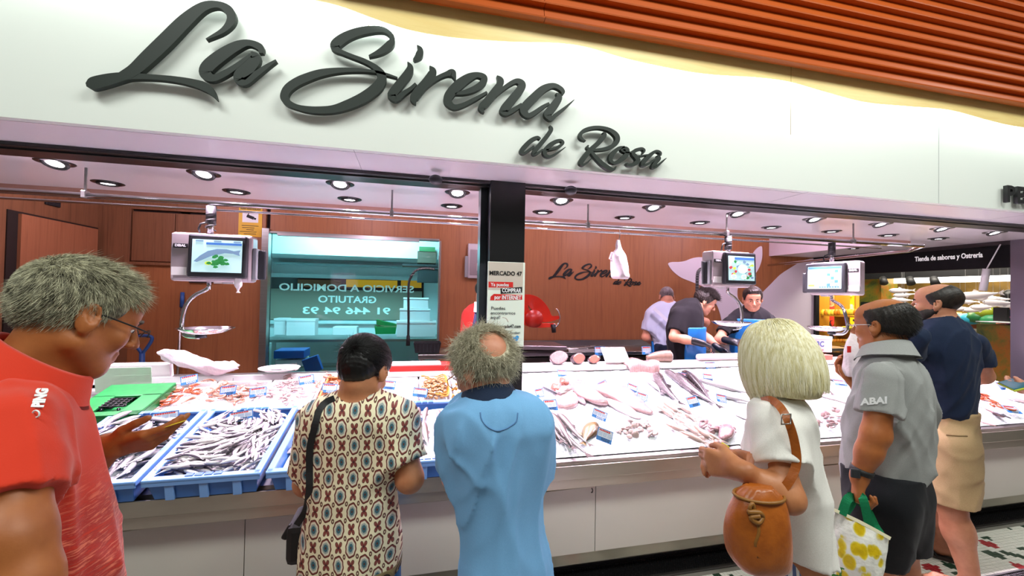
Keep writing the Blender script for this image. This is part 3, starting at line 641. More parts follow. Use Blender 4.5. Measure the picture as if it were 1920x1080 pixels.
def fish_mesh(name, L, a, b, prof, m, bend=0.0, tail=0.16, fin=True, seg=8, head_c=None, sbend=0.0, tw=1.0):
    """fish lying on its side: x along the body (head at -L/2), y towards the back, z thickness"""
    mb = MB(); dors = []; vs = []; n = seg; pr = spline(prof, 2) if seg > 6 else np.array(prof); k = len(pr)
    def cy(t): return bend*L*(4*(t-.5)**2-.5) + sbend*L*math.sin(t*6.28)
    for t, pa, pb in pr:
        for i in range(n):
            an = 2*math.pi*i/n; vs.append((-L/2+t*L*.94, cy(t)+a*max(pa, .02)*math.cos(an), b*max(pb, .02)*math.sin(an))); dors.append(math.cos(an))
    fs = [(j*n+i, (j+1)*n+i, (j+1)*n+(i+1) % n, j*n+(i+1) % n) for j in range(k-1) for i in range(n)] + [tuple(range(n))]
    o = len(vs); xt = L/2-.06*L; y0 = cy(.96)
    tl = tail*L*.5*tw
    vs += [(xt-.03*L, y0-a*.18, 0), (xt-.03*L, y0+a*.18, 0), (xt+tail*L*.6, cy(1.03)+tl, 0.0), (xt+tail*L*.32, cy(1.0), 0.0), (xt+tail*L*.6, cy(1.03)-tl, 0.0)]; dors += [.2, .2, .6, .2, .6]
    fs += [(o, o+3, o+1), (o+1, o+3, o+2), (o, o+4, o+3)]
    if fin:
        for t0, t1, hgt, s in ((.38, .52, .55, 1), (.6, .72, .35, -1)):
            pa0 = np.interp(t0, pr[:, 0], pr[:, 1]); pa1 = np.interp(t1, pr[:, 0], pr[:, 1]); o = len(vs)
            vs += [(-L/2+t0*L*.94, cy(t0)+s*a*pa0*.95, 0), (-L/2+t1*L*.94, cy(t1)+s*a*pa1*.9, 0), (-L/2+(t1+.02)*L*.94, cy(t1)+s*a*(pa1+hgt*.4), .0), (-L/2+(t0+.06)*L*.94, cy(t0)+s*a*(pa0+hgt), 0)]; dors += [.6*s]*4; fs.append((o, o+1, o+2, o+3))
    nf = len(fs); mi = [0]*nf
    t = .085; pa = np.interp(t, pr[:, 0], pr[:, 2]); er = a*.17; o = len(vs)
    for s in (1, -1):
        o = len(vs); zc_ = s*b*pa*.93
        vs.append((-L/2+t*L, cy(t)+a*.12, zc_+s*er*.35)); dors.append(0)
        for i in range(6): vs.append((-L/2+t*L+er*math.cos(i*1.047), cy(t)+a*.12+er*math.sin(i*1.047), zc_)); dors.append(0)
        for i in range(6): fs.append((o, o+1+i, o+1+(i+1) % 6)); mi.append(1)
    me = bpy.data.meshes.new(name); me.from_pydata([tuple(map(float, q)) for q in vs], [], fs); me.materials.append(m); me.materials.append(M_eye)
    me.polygons.foreach_set('material_index', mi); sm = [True]*len(fs); me.polygons.foreach_set('use_smooth', sm)
    at = me.attributes.new('dors', 'FLOAT', 'POINT'); at.data.foreach_set('value', np.array(dors, np.float32)); me.update(); return me
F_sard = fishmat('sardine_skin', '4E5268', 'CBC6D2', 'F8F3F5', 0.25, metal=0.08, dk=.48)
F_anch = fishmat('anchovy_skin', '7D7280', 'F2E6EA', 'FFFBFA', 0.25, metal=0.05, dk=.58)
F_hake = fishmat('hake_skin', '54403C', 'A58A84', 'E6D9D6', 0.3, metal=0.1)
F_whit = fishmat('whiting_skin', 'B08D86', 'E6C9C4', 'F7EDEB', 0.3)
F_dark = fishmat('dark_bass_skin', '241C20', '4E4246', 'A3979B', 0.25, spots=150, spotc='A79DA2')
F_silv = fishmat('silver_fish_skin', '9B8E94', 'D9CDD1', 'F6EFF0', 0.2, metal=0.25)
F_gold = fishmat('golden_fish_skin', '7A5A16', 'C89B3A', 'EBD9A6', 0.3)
F_pink = fishmat('pink_fillet', 'D79A98', 'F0C8C4', 'F6DAD6', 0.25, metal=0.0)
def place(me, name, P, ang, label, cat='fish', group=None, tilt=0.0, flip=False, scale=1.0, R0=None):
    o = bpy.data.objects.new(name, me); COL.objects.link(o)
    R = (R0 if R0 is not None else RPL) @ rotm(0, 0, ang) @ rotm(math.pi if flip else 0, 0, 0) @ rotm(tilt, 0, 0)
    o.matrix_world = mtx(R, P, scale); tag(o, label, cat, group); return o
def heap(crate_i, n, meshes, name, label, group, L, wd, th, field, base, region=None, nl=1.0, sig=0.35):
    (a, b) = CR[crate_i]; x0, x1, y0, y1 = region or (a+.05, b-.05, 2.19, 2.68)
    hg = np.zeros((60, 60))
    for k in range(n):
        for _ in range(3):
            x, Y = rng.uniform(x0, x1), rng.uniform(y0, y1); an = field(x, Y) + rng.normal(0, sig)
            if rng.random() < .5: an += math.pi
            ex = L*.42*abs(math.cos(an)); ey = L*.42*abs(math.sin(an))
            x = min(max(x, a+.03+ex), b-.03-ex); Y = min(max(Y, 2.165+ey*.97), 2.70-ey*.97)
            ts = np.linspace(-.42, .42, 7)*L; gx = ((x+ts*math.cos(an)-a)/(b-a)*59).clip(0, 59).astype(int); gy = ((Y+ts*math.sin(an)-2.115)/.64*59).clip(0, 59).astype(int)
            h = hg[gy, gx].max()
            if h < 0.05: break
        i0 = max(0, gy.min()-1); hh = h + th*nl
        for q in range(7): hg[max(0, gy[q]-1):gy[q]+2, max(0, gx[q]-1):gx[q]+2] = np.maximum(hg[max(0, gy[q]-1):gy[q]+2, max(0, gx[q]-1):gx[q]+2], hh*.92)
        place(meshes[k % len(meshes)], name, on(x, Y, base+h*.8+th*.5), an, label, 'fish', group, rng.normal(0, .25), rng.random() < .5, rng.uniform(.88, 1.1))
FX = lambda x, y: 0.9 + 1.1*math.sin(x*7+y*5) + .5*math.sin(y*17)
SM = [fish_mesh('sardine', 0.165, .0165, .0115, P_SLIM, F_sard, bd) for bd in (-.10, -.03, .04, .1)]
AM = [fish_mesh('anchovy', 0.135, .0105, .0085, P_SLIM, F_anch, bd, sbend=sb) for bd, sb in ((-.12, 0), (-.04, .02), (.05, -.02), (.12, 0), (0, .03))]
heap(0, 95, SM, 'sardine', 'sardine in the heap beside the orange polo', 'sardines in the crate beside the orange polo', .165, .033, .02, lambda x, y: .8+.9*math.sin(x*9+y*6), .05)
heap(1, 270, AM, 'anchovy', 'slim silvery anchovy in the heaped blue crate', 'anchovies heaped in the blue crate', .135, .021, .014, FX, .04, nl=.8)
heap(2, 34, SM, 'sardine', 'sardine in the crate behind the patterned blouse', 'sardines behind the patterned blouse', .165, .033, .02, lambda x, y: 1.1+.5*math.sin(x*9+y*6), .05)
WM = [fish_mesh('whiting', 0.25, .018, .012, P_SLIM, F_whit, bd, tail=.1) for bd in (-.03, .0, .03)]
for i, (px, py, qx, qy) in enumerate([(770, 765, 768, 800), (785, 764, 782, 800), (800, 764, 793, 800), (822, 768, 824, 805), (776, 792, 795, 838), (795, 792, 803, 842), (815, 795, 830, 840), (838, 775, 838, 815)]):
    p, q = onp(px, py, .10), onp(qx, qy, .10); d = q-p; an = math.atan2(d@PT, d[0]); L = np.linalg.norm(d)
    o = place(WM[i % 3], 'whiting', (p+q)/2+PN*.004, an, 'pale pink whiting laid on ice beside the man in blue', 'fish', 'whiting in rows on the ice', 0, False, L/.25)
# ------------------------------------------------------------------ fish on the big ice bed: from head to tail in the picture
def R4(x, y): return 960+x/4.154, 640+y/4.154
def lay(me, L0, h, t, name, label, lift=0.012, cat='fish', flip=False, group=None, r4=True, tilt=0):
    p = onp(*(R4(*h) if r4 else h), ICE_H+lift); q = onp(*(R4(*t) if r4 else t), ICE_H+lift); d = q-p
    return place(me, name, (p+q)/2, math.atan2(d@PT, d[0]), label, cat, group, tilt, flip, np.linalg.norm(d)/L0)
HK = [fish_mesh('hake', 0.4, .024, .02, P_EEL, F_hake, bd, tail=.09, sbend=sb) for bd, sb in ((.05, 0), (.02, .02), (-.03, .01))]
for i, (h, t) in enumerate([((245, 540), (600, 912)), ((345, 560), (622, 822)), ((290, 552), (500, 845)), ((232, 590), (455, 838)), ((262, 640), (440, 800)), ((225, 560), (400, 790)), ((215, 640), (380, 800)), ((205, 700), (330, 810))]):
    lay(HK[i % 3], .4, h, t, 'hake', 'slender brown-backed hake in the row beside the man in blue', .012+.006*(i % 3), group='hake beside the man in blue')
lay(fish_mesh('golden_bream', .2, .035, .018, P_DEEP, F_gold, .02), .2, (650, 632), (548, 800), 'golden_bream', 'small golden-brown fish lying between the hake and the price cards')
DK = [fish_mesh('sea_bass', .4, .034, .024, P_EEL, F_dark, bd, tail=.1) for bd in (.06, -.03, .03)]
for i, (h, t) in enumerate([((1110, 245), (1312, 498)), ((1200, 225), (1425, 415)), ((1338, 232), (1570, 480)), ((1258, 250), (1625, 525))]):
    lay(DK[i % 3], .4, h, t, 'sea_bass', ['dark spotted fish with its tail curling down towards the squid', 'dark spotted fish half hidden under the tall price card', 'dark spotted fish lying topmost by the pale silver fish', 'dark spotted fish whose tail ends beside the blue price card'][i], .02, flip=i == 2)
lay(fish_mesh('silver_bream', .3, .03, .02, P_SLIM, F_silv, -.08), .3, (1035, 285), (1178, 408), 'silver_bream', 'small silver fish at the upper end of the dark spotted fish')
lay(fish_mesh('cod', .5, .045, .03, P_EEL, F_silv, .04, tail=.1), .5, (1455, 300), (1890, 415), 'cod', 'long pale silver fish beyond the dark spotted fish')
lay(fish_mesh('salmon_trout', .45, .045, .03, P_SLIM, F_silv, -.05), .45, (1578, 408), (1905, 482), 'salmon_trout', 'plump silver fish with a blue sheen beside the blonde woman', .02)
# split fillets: flat pink slabs
def slab_mesh(name, L, a, b, m, seed=0, taper=1.0):
    r = np.random.default_rng(seed); n = 22; vs = []; fs = []; ring = []
    rows = [(0.0, 1.0), (.45, .96), (.8, .8), (1.0, .45)]
    for zt, sc in rows:
        for i in range(n):
            an = 2*math.pi*i/n; rr = 1+.10*math.sin(2*an+seed)+.06*math.sin(3*an+2*seed)+.03*math.sin(7*an)
            x = math.cos(an); w = (1-.35*taper*(x*.5+.5)); vs.append((L/2*x*rr*sc, a*math.sin(an)*rr*sc*w, b*zt*(1+.25*math.sin(4*x+seed))))
    for j in range(3): fs += [(j*n+i, j*n+(i+1) % n, (j+1)*n+(i+1) % n, (j+1)*n+i) for i in range(n)]
    fs += [tuple(3*n+i for i in range(n)), tuple(range(n))[::-1]]
    me = bpy.data.meshes.new(name); me.from_pydata([tuple(map(float, q)) for q in vs], [], fs); me.materials.append(m); me.polygons.foreach_set('use_smooth', [True]*len(fs)); me.update(); return me
def fleshmat(name, c1, c2, stripes=0.0, red=None):
    m, n = newmat(name); v = n.coord('Object'); f = n.noise(v, 22, 4, .6, .4)
    c1, c2 = [tuple(q*.40 for q in lin(q_)[:3])+(1,) for q_ in (c1, c2)]; c = n.ramp(f, [(.3, c1), (.7, c2)])
    if stripes:
        wv_ = n.add('ShaderNodeTexWave', i_Vector=v, i_Scale=stripes, i_Distortion=4.0, i_Detail=2.0); c = n.mix(n.math('MULTIPLY', wv_.outputs[1], .22), c, lin('FBE6DA'))
    n.l.new(c, n.b.inputs['Base Color']); n.b.inputs['Roughness'].default_value = .22; n.b.inputs['Coat Weight'].default_value = .5; n.bump(f, .25, .006); return m
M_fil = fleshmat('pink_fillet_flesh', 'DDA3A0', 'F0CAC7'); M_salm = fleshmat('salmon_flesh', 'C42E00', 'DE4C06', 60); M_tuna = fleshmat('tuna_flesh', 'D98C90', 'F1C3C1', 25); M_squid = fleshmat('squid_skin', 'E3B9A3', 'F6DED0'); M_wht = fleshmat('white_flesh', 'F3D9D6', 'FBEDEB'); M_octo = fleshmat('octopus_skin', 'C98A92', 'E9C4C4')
def rib(h, t, a, b, m, name, label, seed, lift=.004, cat='fish', taper=1.0, r4=True):
    return lay(slab_mesh(name, 1.0, a, b, m, seed, taper), 1.0, h, t, name, label, lift, cat, r4=r4)
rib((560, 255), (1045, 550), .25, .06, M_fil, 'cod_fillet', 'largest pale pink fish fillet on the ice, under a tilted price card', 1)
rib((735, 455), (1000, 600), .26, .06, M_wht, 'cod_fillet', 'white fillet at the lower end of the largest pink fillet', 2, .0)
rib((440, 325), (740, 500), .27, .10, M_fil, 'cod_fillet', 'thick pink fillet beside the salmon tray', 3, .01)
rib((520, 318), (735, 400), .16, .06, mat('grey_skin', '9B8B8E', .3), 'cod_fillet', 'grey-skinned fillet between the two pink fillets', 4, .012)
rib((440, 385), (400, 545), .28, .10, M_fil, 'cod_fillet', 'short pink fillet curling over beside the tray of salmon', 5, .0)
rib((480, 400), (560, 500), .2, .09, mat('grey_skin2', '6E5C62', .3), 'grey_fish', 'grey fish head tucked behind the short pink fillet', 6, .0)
# ------------------------------------------------------------------ squid: mantle, fins, head, arms
def squid_proto():
    me = []
    for bd in (.05, -.04, 0):
        mb = MB(); L = .2
        pr = spline([(0, .02), (.06, .3), (.2, .7), (.45, 1), (.68, .95), (.78, .7), (.82, .45), (.9, .5), (.96, .3)], 2)
        path = [(-L/2+t*L, bd*L*math.sin(t*3.1), .012) for t, r in pr]; mb.tube(path, [max(.001, .019*r) for t, r in pr], 9)
        mb.raw([(-L/2+.0, bd*.0, .012), (-L/2+.07, .036, .010), (-L/2+.085, .012, .016), (-L/2+.085, -.012, .016), (-L/2+.07, -.036, .010)], [(0, 1, 2), (0, 2, 3), (0, 3, 4)])
        for k in range(6):
            y = (k-2.5)*.005; mb.tube([(L/2-.012, y, .012), (L/2+.02, y*2, .008), (L/2+.05, y*3+.006*math.sin(k*2), .006), (L/2+.075, y*3.5+.01*math.sin(k*3), .004)], [.0035, .003, .002, .001], 5)
        o = mb.build('squid', M_squid); me.append(o.data); bpy.data.objects.remove(o)
    return me
SQ = squid_proto(); sq = [((1098, 500), (1300, 640)), ((1150, 468), (1345, 590)), ((1160, 500), (1290, 590)), ((1240, 480), (1440, 600)), ((1170, 640), (1400, 735)), ((1280, 700), (1545, 825)), ((1300, 640), (1500, 770)), ((1390, 650), (1600, 800)), ((1450, 690), (1640, 790)), ((1340, 560), (1440, 640)), ((1320, 700), (1470, 760))]
for i, (h, t) in enumerate(sq): lay(SQ[i % 3], .245, h, t, 'squid', 'pale pink squid in the heap between the ice front and the sea bass', .004+.010*(i % 3), 'squid', group='squid heaped on the ice')
def lump(name, pts, r, m, label, cat, seed=0, r4=True, lift=0.0, hgt=1.0):
    """a heap of soft pieces joined in one mound"""
    rr = np.random.default_rng(seed); mb = MB()
    for (x, y) in pts:
        for k in range(5):
            c = onp(*(R4(x+rr.normal(0, 26), y+rr.normal(0, 12)) if r4 else (x+rr.normal(0, 8), y+rr.normal(0, 4))), ICE_H+lift+rr.uniform(0, .018)*hgt); q = rr.uniform(.6, 1.3)*r
            R = rotm(*rr.uniform(-1, 1, 3)); prof = [(0, -1), (.5, -.85), (.87, -.4), (1, 0), (.87, .45), (.5, .85), (0, 1)]
            mb.lathe([(a*q*1.5, z*q*.55) for a, z in prof], c, 8, RPL @ R)
    o = mb.build(name, m); tag(o, label, cat, kind='stuff'); return o
lump('cod_cheeks', [(850, 700), (900, 680), (950, 650), (1010, 640), (1060, 660), (1090, 700), (1000, 700), (930, 720)], .013, fleshmat('cheek_flesh', 'F0C9BE', 'FAE6DF'), 'heap of pale cod cheeks on the ice in front of the fillets', 'fish pieces', 3)
lump('octopus', [(1500, 640), (1550, 660), (1590, 690), (1640, 680), (1690, 690)], .015, M_octo, 'small pink octopuses heaped next to the squid', 'octopus', 5)
rib((1690, 660), (1645, 765), .28, .14, M_octo, 'cuttlefish', 'single pinkish cuttlefish lying at the end of the squid heap', 8, .01)
rib((1740, 570), (1840, 610), .22, .08, M_wht, 'white_fillet', 'lone white fillet on the ice next to the blonde woman', 9)
# prices cards ------------------------------------------------------
M_tagb = mat('tag_blue', '17619A', .5); M_tagr = mat('tag_red', 'A01A18', .6); M_tagl = mat('tag_grey', '7F98B0', .6); M_tagk = mat('tag_ink', '0C2A4C', .6); M_tagw = mat('tag_card', 'B9BEC2', .4)
TAGN = [0]
def tagcard(px, py, label, w=0.085, hgt=0.066, rz=0.0, lean=0.55, roll=0.0, h=ICE_H+.03, base=None):
    c = base if base is not None else onp(px, py, h)
    t = thing('price_card', label, 'price card', c); t.rotation_euler = (-lean, roll, rz)
    MB().box((0, 0, 0), (w, .0022, hgt), None, .0006).build('card', M_tagw, t)
    q = MB(); b = .0045
    for s in (-1, 1): q.box((s*(w/2-b/2), -.0016, 0), (b, .0012, hgt)); q.box((0, -.0016, s*(hgt/2-b/2)), (w, .0012, b))
    q.box((0, -.0014, -hgt*.33), (w*.94, .0008, hgt*.30)); q.build('border', M_tagb, t)
    q = MB(); r = random.Random(TAGN[0]); TAGN[0] += 1; x = -w*.40
    while x < w*.30:
        l = r.uniform(.006, .011); q.box((x+l/2, -.0018, hgt*.34), (l, .001, hgt*.13)); x += l+.0022
    q.build('header_print', M_tagr, t)
    q = MB()
    for k in range(3):
        for j in range(3): q.box((-w*.29+j*w*.29, -.0016, hgt*(.16-.11*k)), (w*.25, .0008, .0035))
    q.build('line_print', M_tagl, t)
    q = MB()
    for k in range(4):
        an = np.linspace(0, 2*math.pi, 11)[:-1]; q.tube([(-w*.12+k*.013+.0042*math.cos(a), -.0022, -hgt*.31+.0075*math.sin(a)) for a in an], .0016, 5, closed=True)
    q.build('price_digits', M_tagk if TAGN[0] % 2 else M_tagw, t)
    MB().cyl((0, .002, -hgt/2+.004), (0, .004, -hgt/2-.03), .0015, None, 5).build('spike', M_whitep, t)
    return t
CARDS = [((390, 250), 'price card with blue edge standing behind the salmon tray', .1, .1), ((215, 402), 'faded price card lying nearest the black post', .5, .0), ((300, 497), 'price card standing over the heads of the hake', .1, .0), ((682, 572), 'price card with blue edge in front of the thick fillet', -.35, .35), ((722, 735), 'price card leaning beside the golden-brown fish', -.25, .35), ((712, 342), 'price card lying across the largest pink fillet', .3, -.3), ((936, 365), 'price card standing behind the largest pink fillet', -.3, .35), ((1012, 435), 'small price card half sunk in ice below its taller neighbour', -.3, .3), ((1410, 470), 'price card standing between sea bass and squid', .1, -.12), ((1330, 272), 'price card resting on the backs of the sea bass', -.2, .15), ((1525, 280), 'price card lying low behind the long pale silver fish', -.2, .1), ((1630, 445), 'price card under the plump silver fish', -.1, .2)]
for (p, l, rz, ro) in CARDS: tagcard(*R4(*p), l, rz=rz, roll=ro, w=.095 if p[0] in (300, 722, 682, 1410) else .08, hgt=.075 if p[0] in (300, 722, 1410) else .06)
for (px, py), l, rz, ro, w in [((452, 780), 'price card leaning on the anchovies', .15, -.12, .115), ((310, 782), 'price card stuck in the sardines beside the orange polo', .1, -.1, .12)]: tagcard(px, py, l, .0, .05, rz, .5, ro, .125) if False else tagcard(px, py, l, w, .055, rz, .45, ro, .135)
for (px, py), l, rz, ro in [((428, 732), 'price card on the pale orange langoustines', -.1, -.12), ((484, 735), 'price card beside the langoustines on the tray edge', .1, -.1), ((788, 736), 'price card on the heap of clams', -.2, .1), ((618, 728), 'price card on the pink prawns in the wooden box', -.1, .05), ((728, 722), 'crumpled price card in the nearly empty tray', -.1, .1), ((575, 712), 'white price card on the small pale shrimps', .2, -.15), ((775, 787), 'price card with red print in the whiting crate', -.4, .4), ((355, 712), 'white price slip among the red prawns', .2, -.2)]: tagcard(px, py, l, .095, .06, rz, .5, ro, .10)
# ------------------------------------------------------------------ prawns
def prawn_proto(m, name):
    mb = MB(); path = []; rad = []
    for k in range(10):
        t = k/9; a = -0.6+2.6*t; path.append((.035*math.cos(a), .035*math.sin(a), .008)); rad.append(.009*(1-.65*t) if k else .004)
    mb.tube(path, rad, 8); e = path[-1]
    for s in (-.5, 0, .5): mb.raw([e, (e[0]-.016*math.cos(s), e[1]-.012+.012*math.sin(s*2), .008), (e[0]-.014*math.cos(s+.3), e[1]-.012+.012*math.sin(s*2+.7), .010)], [(0, 1, 2)])
    for k in range(2, 7): p = np.array(path[k]); mb.tube([p, p*[.75, .75, .4], p*[.6, .62, .1]], .0012, 4)
    for s in (1, -1): mb.tube([path[0], (.05, -.04+.01*s, .012), (.045+.02*s, -.075, .006)], .0008, 4)
    o = mb.build(name, m); me = o.data; bpy.data.objects.remove(o); return me
PM = [prawn_proto(fleshmat('prawn_red', 'F0541E', 'FF8A50'), 'prawn'), prawn_proto(fleshmat('langoustine_pink', 'F2956E', 'FFC2A6'), 'prawn'), prawn_proto(fleshmat('shrimp_pale', 'EBB7B2', 'F7D8D4'), 'prawn')]
def scatter(me, name, pts, n, spread, label, group, h, cat, sc=1.0, seed=0):
    r = np.random.default_rng(seed)
    for k in range(n):
        x, y = pts[k % len(pts)]; c = onp(x+r.normal(0, spread[0]), y+r.normal(0, spread[1]), h+.004*(k % 4)); place(me, name, c, r.uniform(0, 6.28), label, cat, group, r.normal(0, .2), r.random() < .4, sc*r.uniform(.85, 1.15))
def bed(x0, x1, Y0, Y1, h, label):
    o = ice_field('ice_bed', x0+.02, x1-.02, Y0+.02, Y1-.02, lambda X, Y: h+.008*nz(X, Y, 25, int(x0*100) % 97), .02); tag(o, label, 'ice', kind='stuff')
for (a, b, l), q in zip(TR, ('crushed ice under the red prawns', 'crushed ice under the langoustines', 'crushed ice under the pale shrimps')): bed(a, b, 2.79, 3.22, .05, q)
bed(-0.22, 0.05, 2.79, 3.22, .042, 'crushed ice in the nearly empty tray'); bed(0.065, .28, 2.8, 3.22, .04, 'crushed ice under the clams'); bed(.295, .555, 2.8, 3.22, .045, 'crushed ice in the tray beside the man in blue'); bed(-.56, -.24, 2.79, 3.21, .045, 'crushed ice in the wooden box')
scatter(PM[0], 'prawn', [(315, 740), (325, 735), (340, 733), (310, 752), (330, 748)], 20, (14, 5), 'orange-red prawn on ice beside the green crate', 'prawns beside the green crate', .062, 'prawn', 1.0, 1)
scatter(PM[0], 'prawn', [(362, 738), (368, 732)], 4, (3, 5), 'orange-red prawn lying apart by the divider', 'prawns by the tray divider', .062, 'prawn', 1.0, 2)
scatter(PM[1], 'prawn', [(400, 748), (420, 738), (440, 745), (450, 735), (410, 730), (430, 722)], 46, (16, 6), 'pale orange langoustine in the heap under price cards', 'langoustines under price cards', .06, 'langoustine', 1.0, 3)
scatter(PM[2], 'shrimp', [(530, 720), (550, 712), (520, 735), (560, 728), (535, 745), (505, 740)], 60, (14, 8), 'small pale shrimp on ice', 'pale shrimps on ice', .058, 'shrimp', .8, 4)
scatter(PM[1], 'prawn', [(605, 722), (620, 712), (612, 732), (630, 728)], 26, (9, 6), 'pink prawn in the orange wooden box', 'prawns in the wooden box', .062, 'prawn', .9, 5)
# clams
mb = MB(); pr = [(0, .009), (.007, .008), (.013, .004), (.0155, 0), (.013, -.004), (.007, -.008), (0, -.009)]; mb.lathe(pr, n=10); o = mb.build('clam', mat('clam_shell', '8A5F2C', .35, var=.5, vscale=120, vcol='3e2810')); CM = o.data; bpy.data.objects.remove(o)
r = np.random.default_rng(9)
for k in range(120):
    rr_, a = math.sqrt(r.random()), r.uniform(0, 6.28); x = .165+.088*rr_*math.cos(a); Y = 3.04+.16*rr_*math.sin(a)
    place(CM, 'clam', on(x, Y, .055+.045*(1-rr_**2)+.004*(k % 2)), r.uniform(0, 6), 'brown clam in the netted heap', 'clam', 'clams in the netted heap', r.normal(0, .7))
net = MB()
for k in range(5):
    a = k*.35; net.tube([(.165+.10*math.cos(a+t), 2.97+.10*math.sin(a+t)*1.2+.03*k, dz(2.97+.12*math.sin(a+t)+.03*k)+.085+.02*math.sin(t*3+k)) for t in np.linspace(-1.6, 1.2, 12)], .0045, 6)
tag(net.build('clam_net', mat('yellow_net', 'B07A08', .5)), 'yellow plastic net loosely around the clams', 'net')
yl = lump('yellow_shellfish', [(858, 722), (862, 735), (856, 745)], .012, mat('yellow_clam', 'A87414', .4, var=.4, vscale=60), 'yellowish shellfish in the tray beside the man in blue', 'shellfish', 12, False, .03)
# mussels in the green crate
mb = MB(); mb.lathe([(0, .018), (.006, .014), (.009, .004), (.008, -.008), (0, -.018)], n=8, R=rotm(1.57, 0, 0)); o = mb.build('mussel', mat('mussel_shell', '15131C', .2)); MM = o.data; bpy.data.objects.remove(o)
for k in range(16): place(MM, 'mussel', gc+RPL @ np.array([r.uniform(-.05, .05), r.uniform(-.11, -.01), -.022]), r.uniform(0, 6), 'black mussel under the grid of the green crate', 'mussel', 'mussels under the black grid', 0)
# salmon tray on ice
st = tray_mb(.19, .25, .025, .008, .012).build('foam_tray', M_foam, bevel=.004); c = onp(*R4(350, 365), ICE_H+.015); st.matrix_world = mtx(RPL @ rotm(0, 0, .5) @ rotm(0, .12, 0), c); tag(st, 'white foam tray tilted on the ice with two salmon pieces', 'tray')
for (x, y), l in (((340, 365), 'salmon steak lying lower in the tilted foam tray'), ((402, 322), 'salmon steak lying higher in the tilted foam tray')):
    me = slab_mesh('salmon_steak', .105, .042, .03, M_salm, int(x), .4); place(me, 'salmon_steak', onp(*R4(x, y), ICE_H+.04), 1.1, l, 'fish steak')
rib((370, 400), (455, 360), .28, .2, M_wht, 'shelled_prawn', 'pale pink piece of fish hanging over the salmon tray', 21, .04)
# ------------------------------------------------------------------ on the back ledge
ZL = zk+.0925
def ledge(px, py): return atZ(px, py, ZL)
def steak(px, py, r, m, label, name, ry=.8, t=.05, rim=None):
    c = atY(px, py, 3.40); c[2] = ZL+r*.92
    tt = thing(name, label, 'fish steak', c, rng.uniform(-.2, .2)); mb = MB()
    pts = [(r*(1.12+.12*math.sin(2*a+1)+.05*math.sin(3*a))*math.cos(a), r*(.92+.08*math.sin(2*a))*math.sin(a)) for a in np.linspace(0, 6.283, 25)[:-1]]
    mb.prism(pts, (0, -t/2, 0), (1, 0, 0), (0, 0, 1), (0, 1, 0), t); mb.build('flesh', m, tt, bevel=.008)
    mb = MB(); k = len(pts); O = [(x*1.05, -t/2+.003, z*1.05) for x, z in pts]; I = [(x*1.05, t/2-.003, z*1.05) for x, z in pts]
    mb.raw(O+I, [(i, k+i, k+(i+1) % k, (i+1) % k) for i in range(k)]+[tuple(range(k))[::-1], tuple(range(k, 2*k))]); mb.build('skin', rim or mat('dark_skin', '4B3F45', .25), tt); tt.rotation_euler = (-.35, 0, tt.rotation_euler.z)
pxy = lambda x, y: R4(x, y)
steak(*pxy(362, 150), .062, M_tuna, 'round pink tuna piece on the white ledge by the post', 'tuna_steak')
steak(*pxy(512, 160), .05, M_salm, 'larger orange salmon steak on the white ledge', 'salmon_steak'); steak(*pxy(636, 160), .04, M_salm, 'smaller orange salmon steak on the white ledge beside the foam tray', 'salmon_steak')
ft = tray_mb(.23, .17, .02, .006, .012).build('foam_tray', M_foam, bevel=.003); p = atY(*pxy(786, 130), 3.43); ft.matrix_world = mtx(rotm(.75, 0, -.05), (p[0], 3.40, ZL+.065)); tag(ft, 'empty white foam tray propped up on the ledge', 'tray')
def hanging(px, py, m, w, label):
    """soft fillet draped over the ledge edge"""
    p = atY(px, py, 3.30); vs = []; nx, ny = 9, 9; r = np.random.default_rng(int(px))
    for side in (0, 1):
        for j in range(ny):
            t = j/(ny-1); y = 3.44-.20*min(t*1.5, 1); z = ZL+.03+.012*math.sin(t*4)-max(0, t-.62)*.26
            for i in range(nx): s = i/(nx-1)-.5; vs.append((p[0]+s*w*(1+.25*math.sin(t*3)), y-max(0, t-.62)*.04+.012*math.cos(s*6+1), z+.014*math.cos(s*9+t*3)-side*.02-abs(s)**2*.05))
    fs = []
    for j in range(ny-1):
        for i in range(nx-1): a = j*nx+i; fs += [(a, a+1, a+nx+1, a+nx), (nx*ny+a, nx*ny+a+nx, nx*ny+a+nx+1, nx*ny+a+1)]
    for j in range(ny-1):
        for e in (0, nx-1): a = j*nx+e; fs.append((a, a+nx, nx*ny+a+nx, nx*ny+a))
    for i in range(nx-1):
        for e in (0, (ny-1)*nx): a = e+i; fs.append((a, a+1, nx*ny+a+1, nx*ny+a))
    o = mesh('cod_fillet', vs, fs, m, None, True); o.modifiers.new('s', 'SUBSURF').render_levels = 1; return tag(o, label, 'fish')
hanging(*pxy(1000, 175), M_tuna, .24, 'wet pink fillet draped over the edge of the white ledge')
c = atY(*pxy(1165, 130), 3.42); o = mesh('x', [(0, 0, 0)], []); bpy.data.objects.remove(o)
mk = thing('monkfish_tail', 'brown-skinned monkfish tail with a cut pink face on the ledge', 'fish', (c[0], 3.42, ZL+.045)); q = MB(); q.tube(spline([(-.14, .02, -.01), (-.06, .01, 0), (.03, 0, .005), (.08, -.01, .005)], 4), spline([(.02,), (.045,), (.055,), (.056,)], 4)[:, 0], 12); q.build('skin', mat('monk_skin', '8C6F62', .3, var=.3, vscale=30), mk)
q = MB(); q.cyl((.079, -.01, .005), (.086, -.0105, .005), .054, .047, 14); q.build('flesh', M_wht, mk); MB().box((.088, -.015, 0), (.003, .05, .012), rotm(.4, 0, 0), .001).build('bone', mat('blood_red', '8A1A1E', .3), mk)
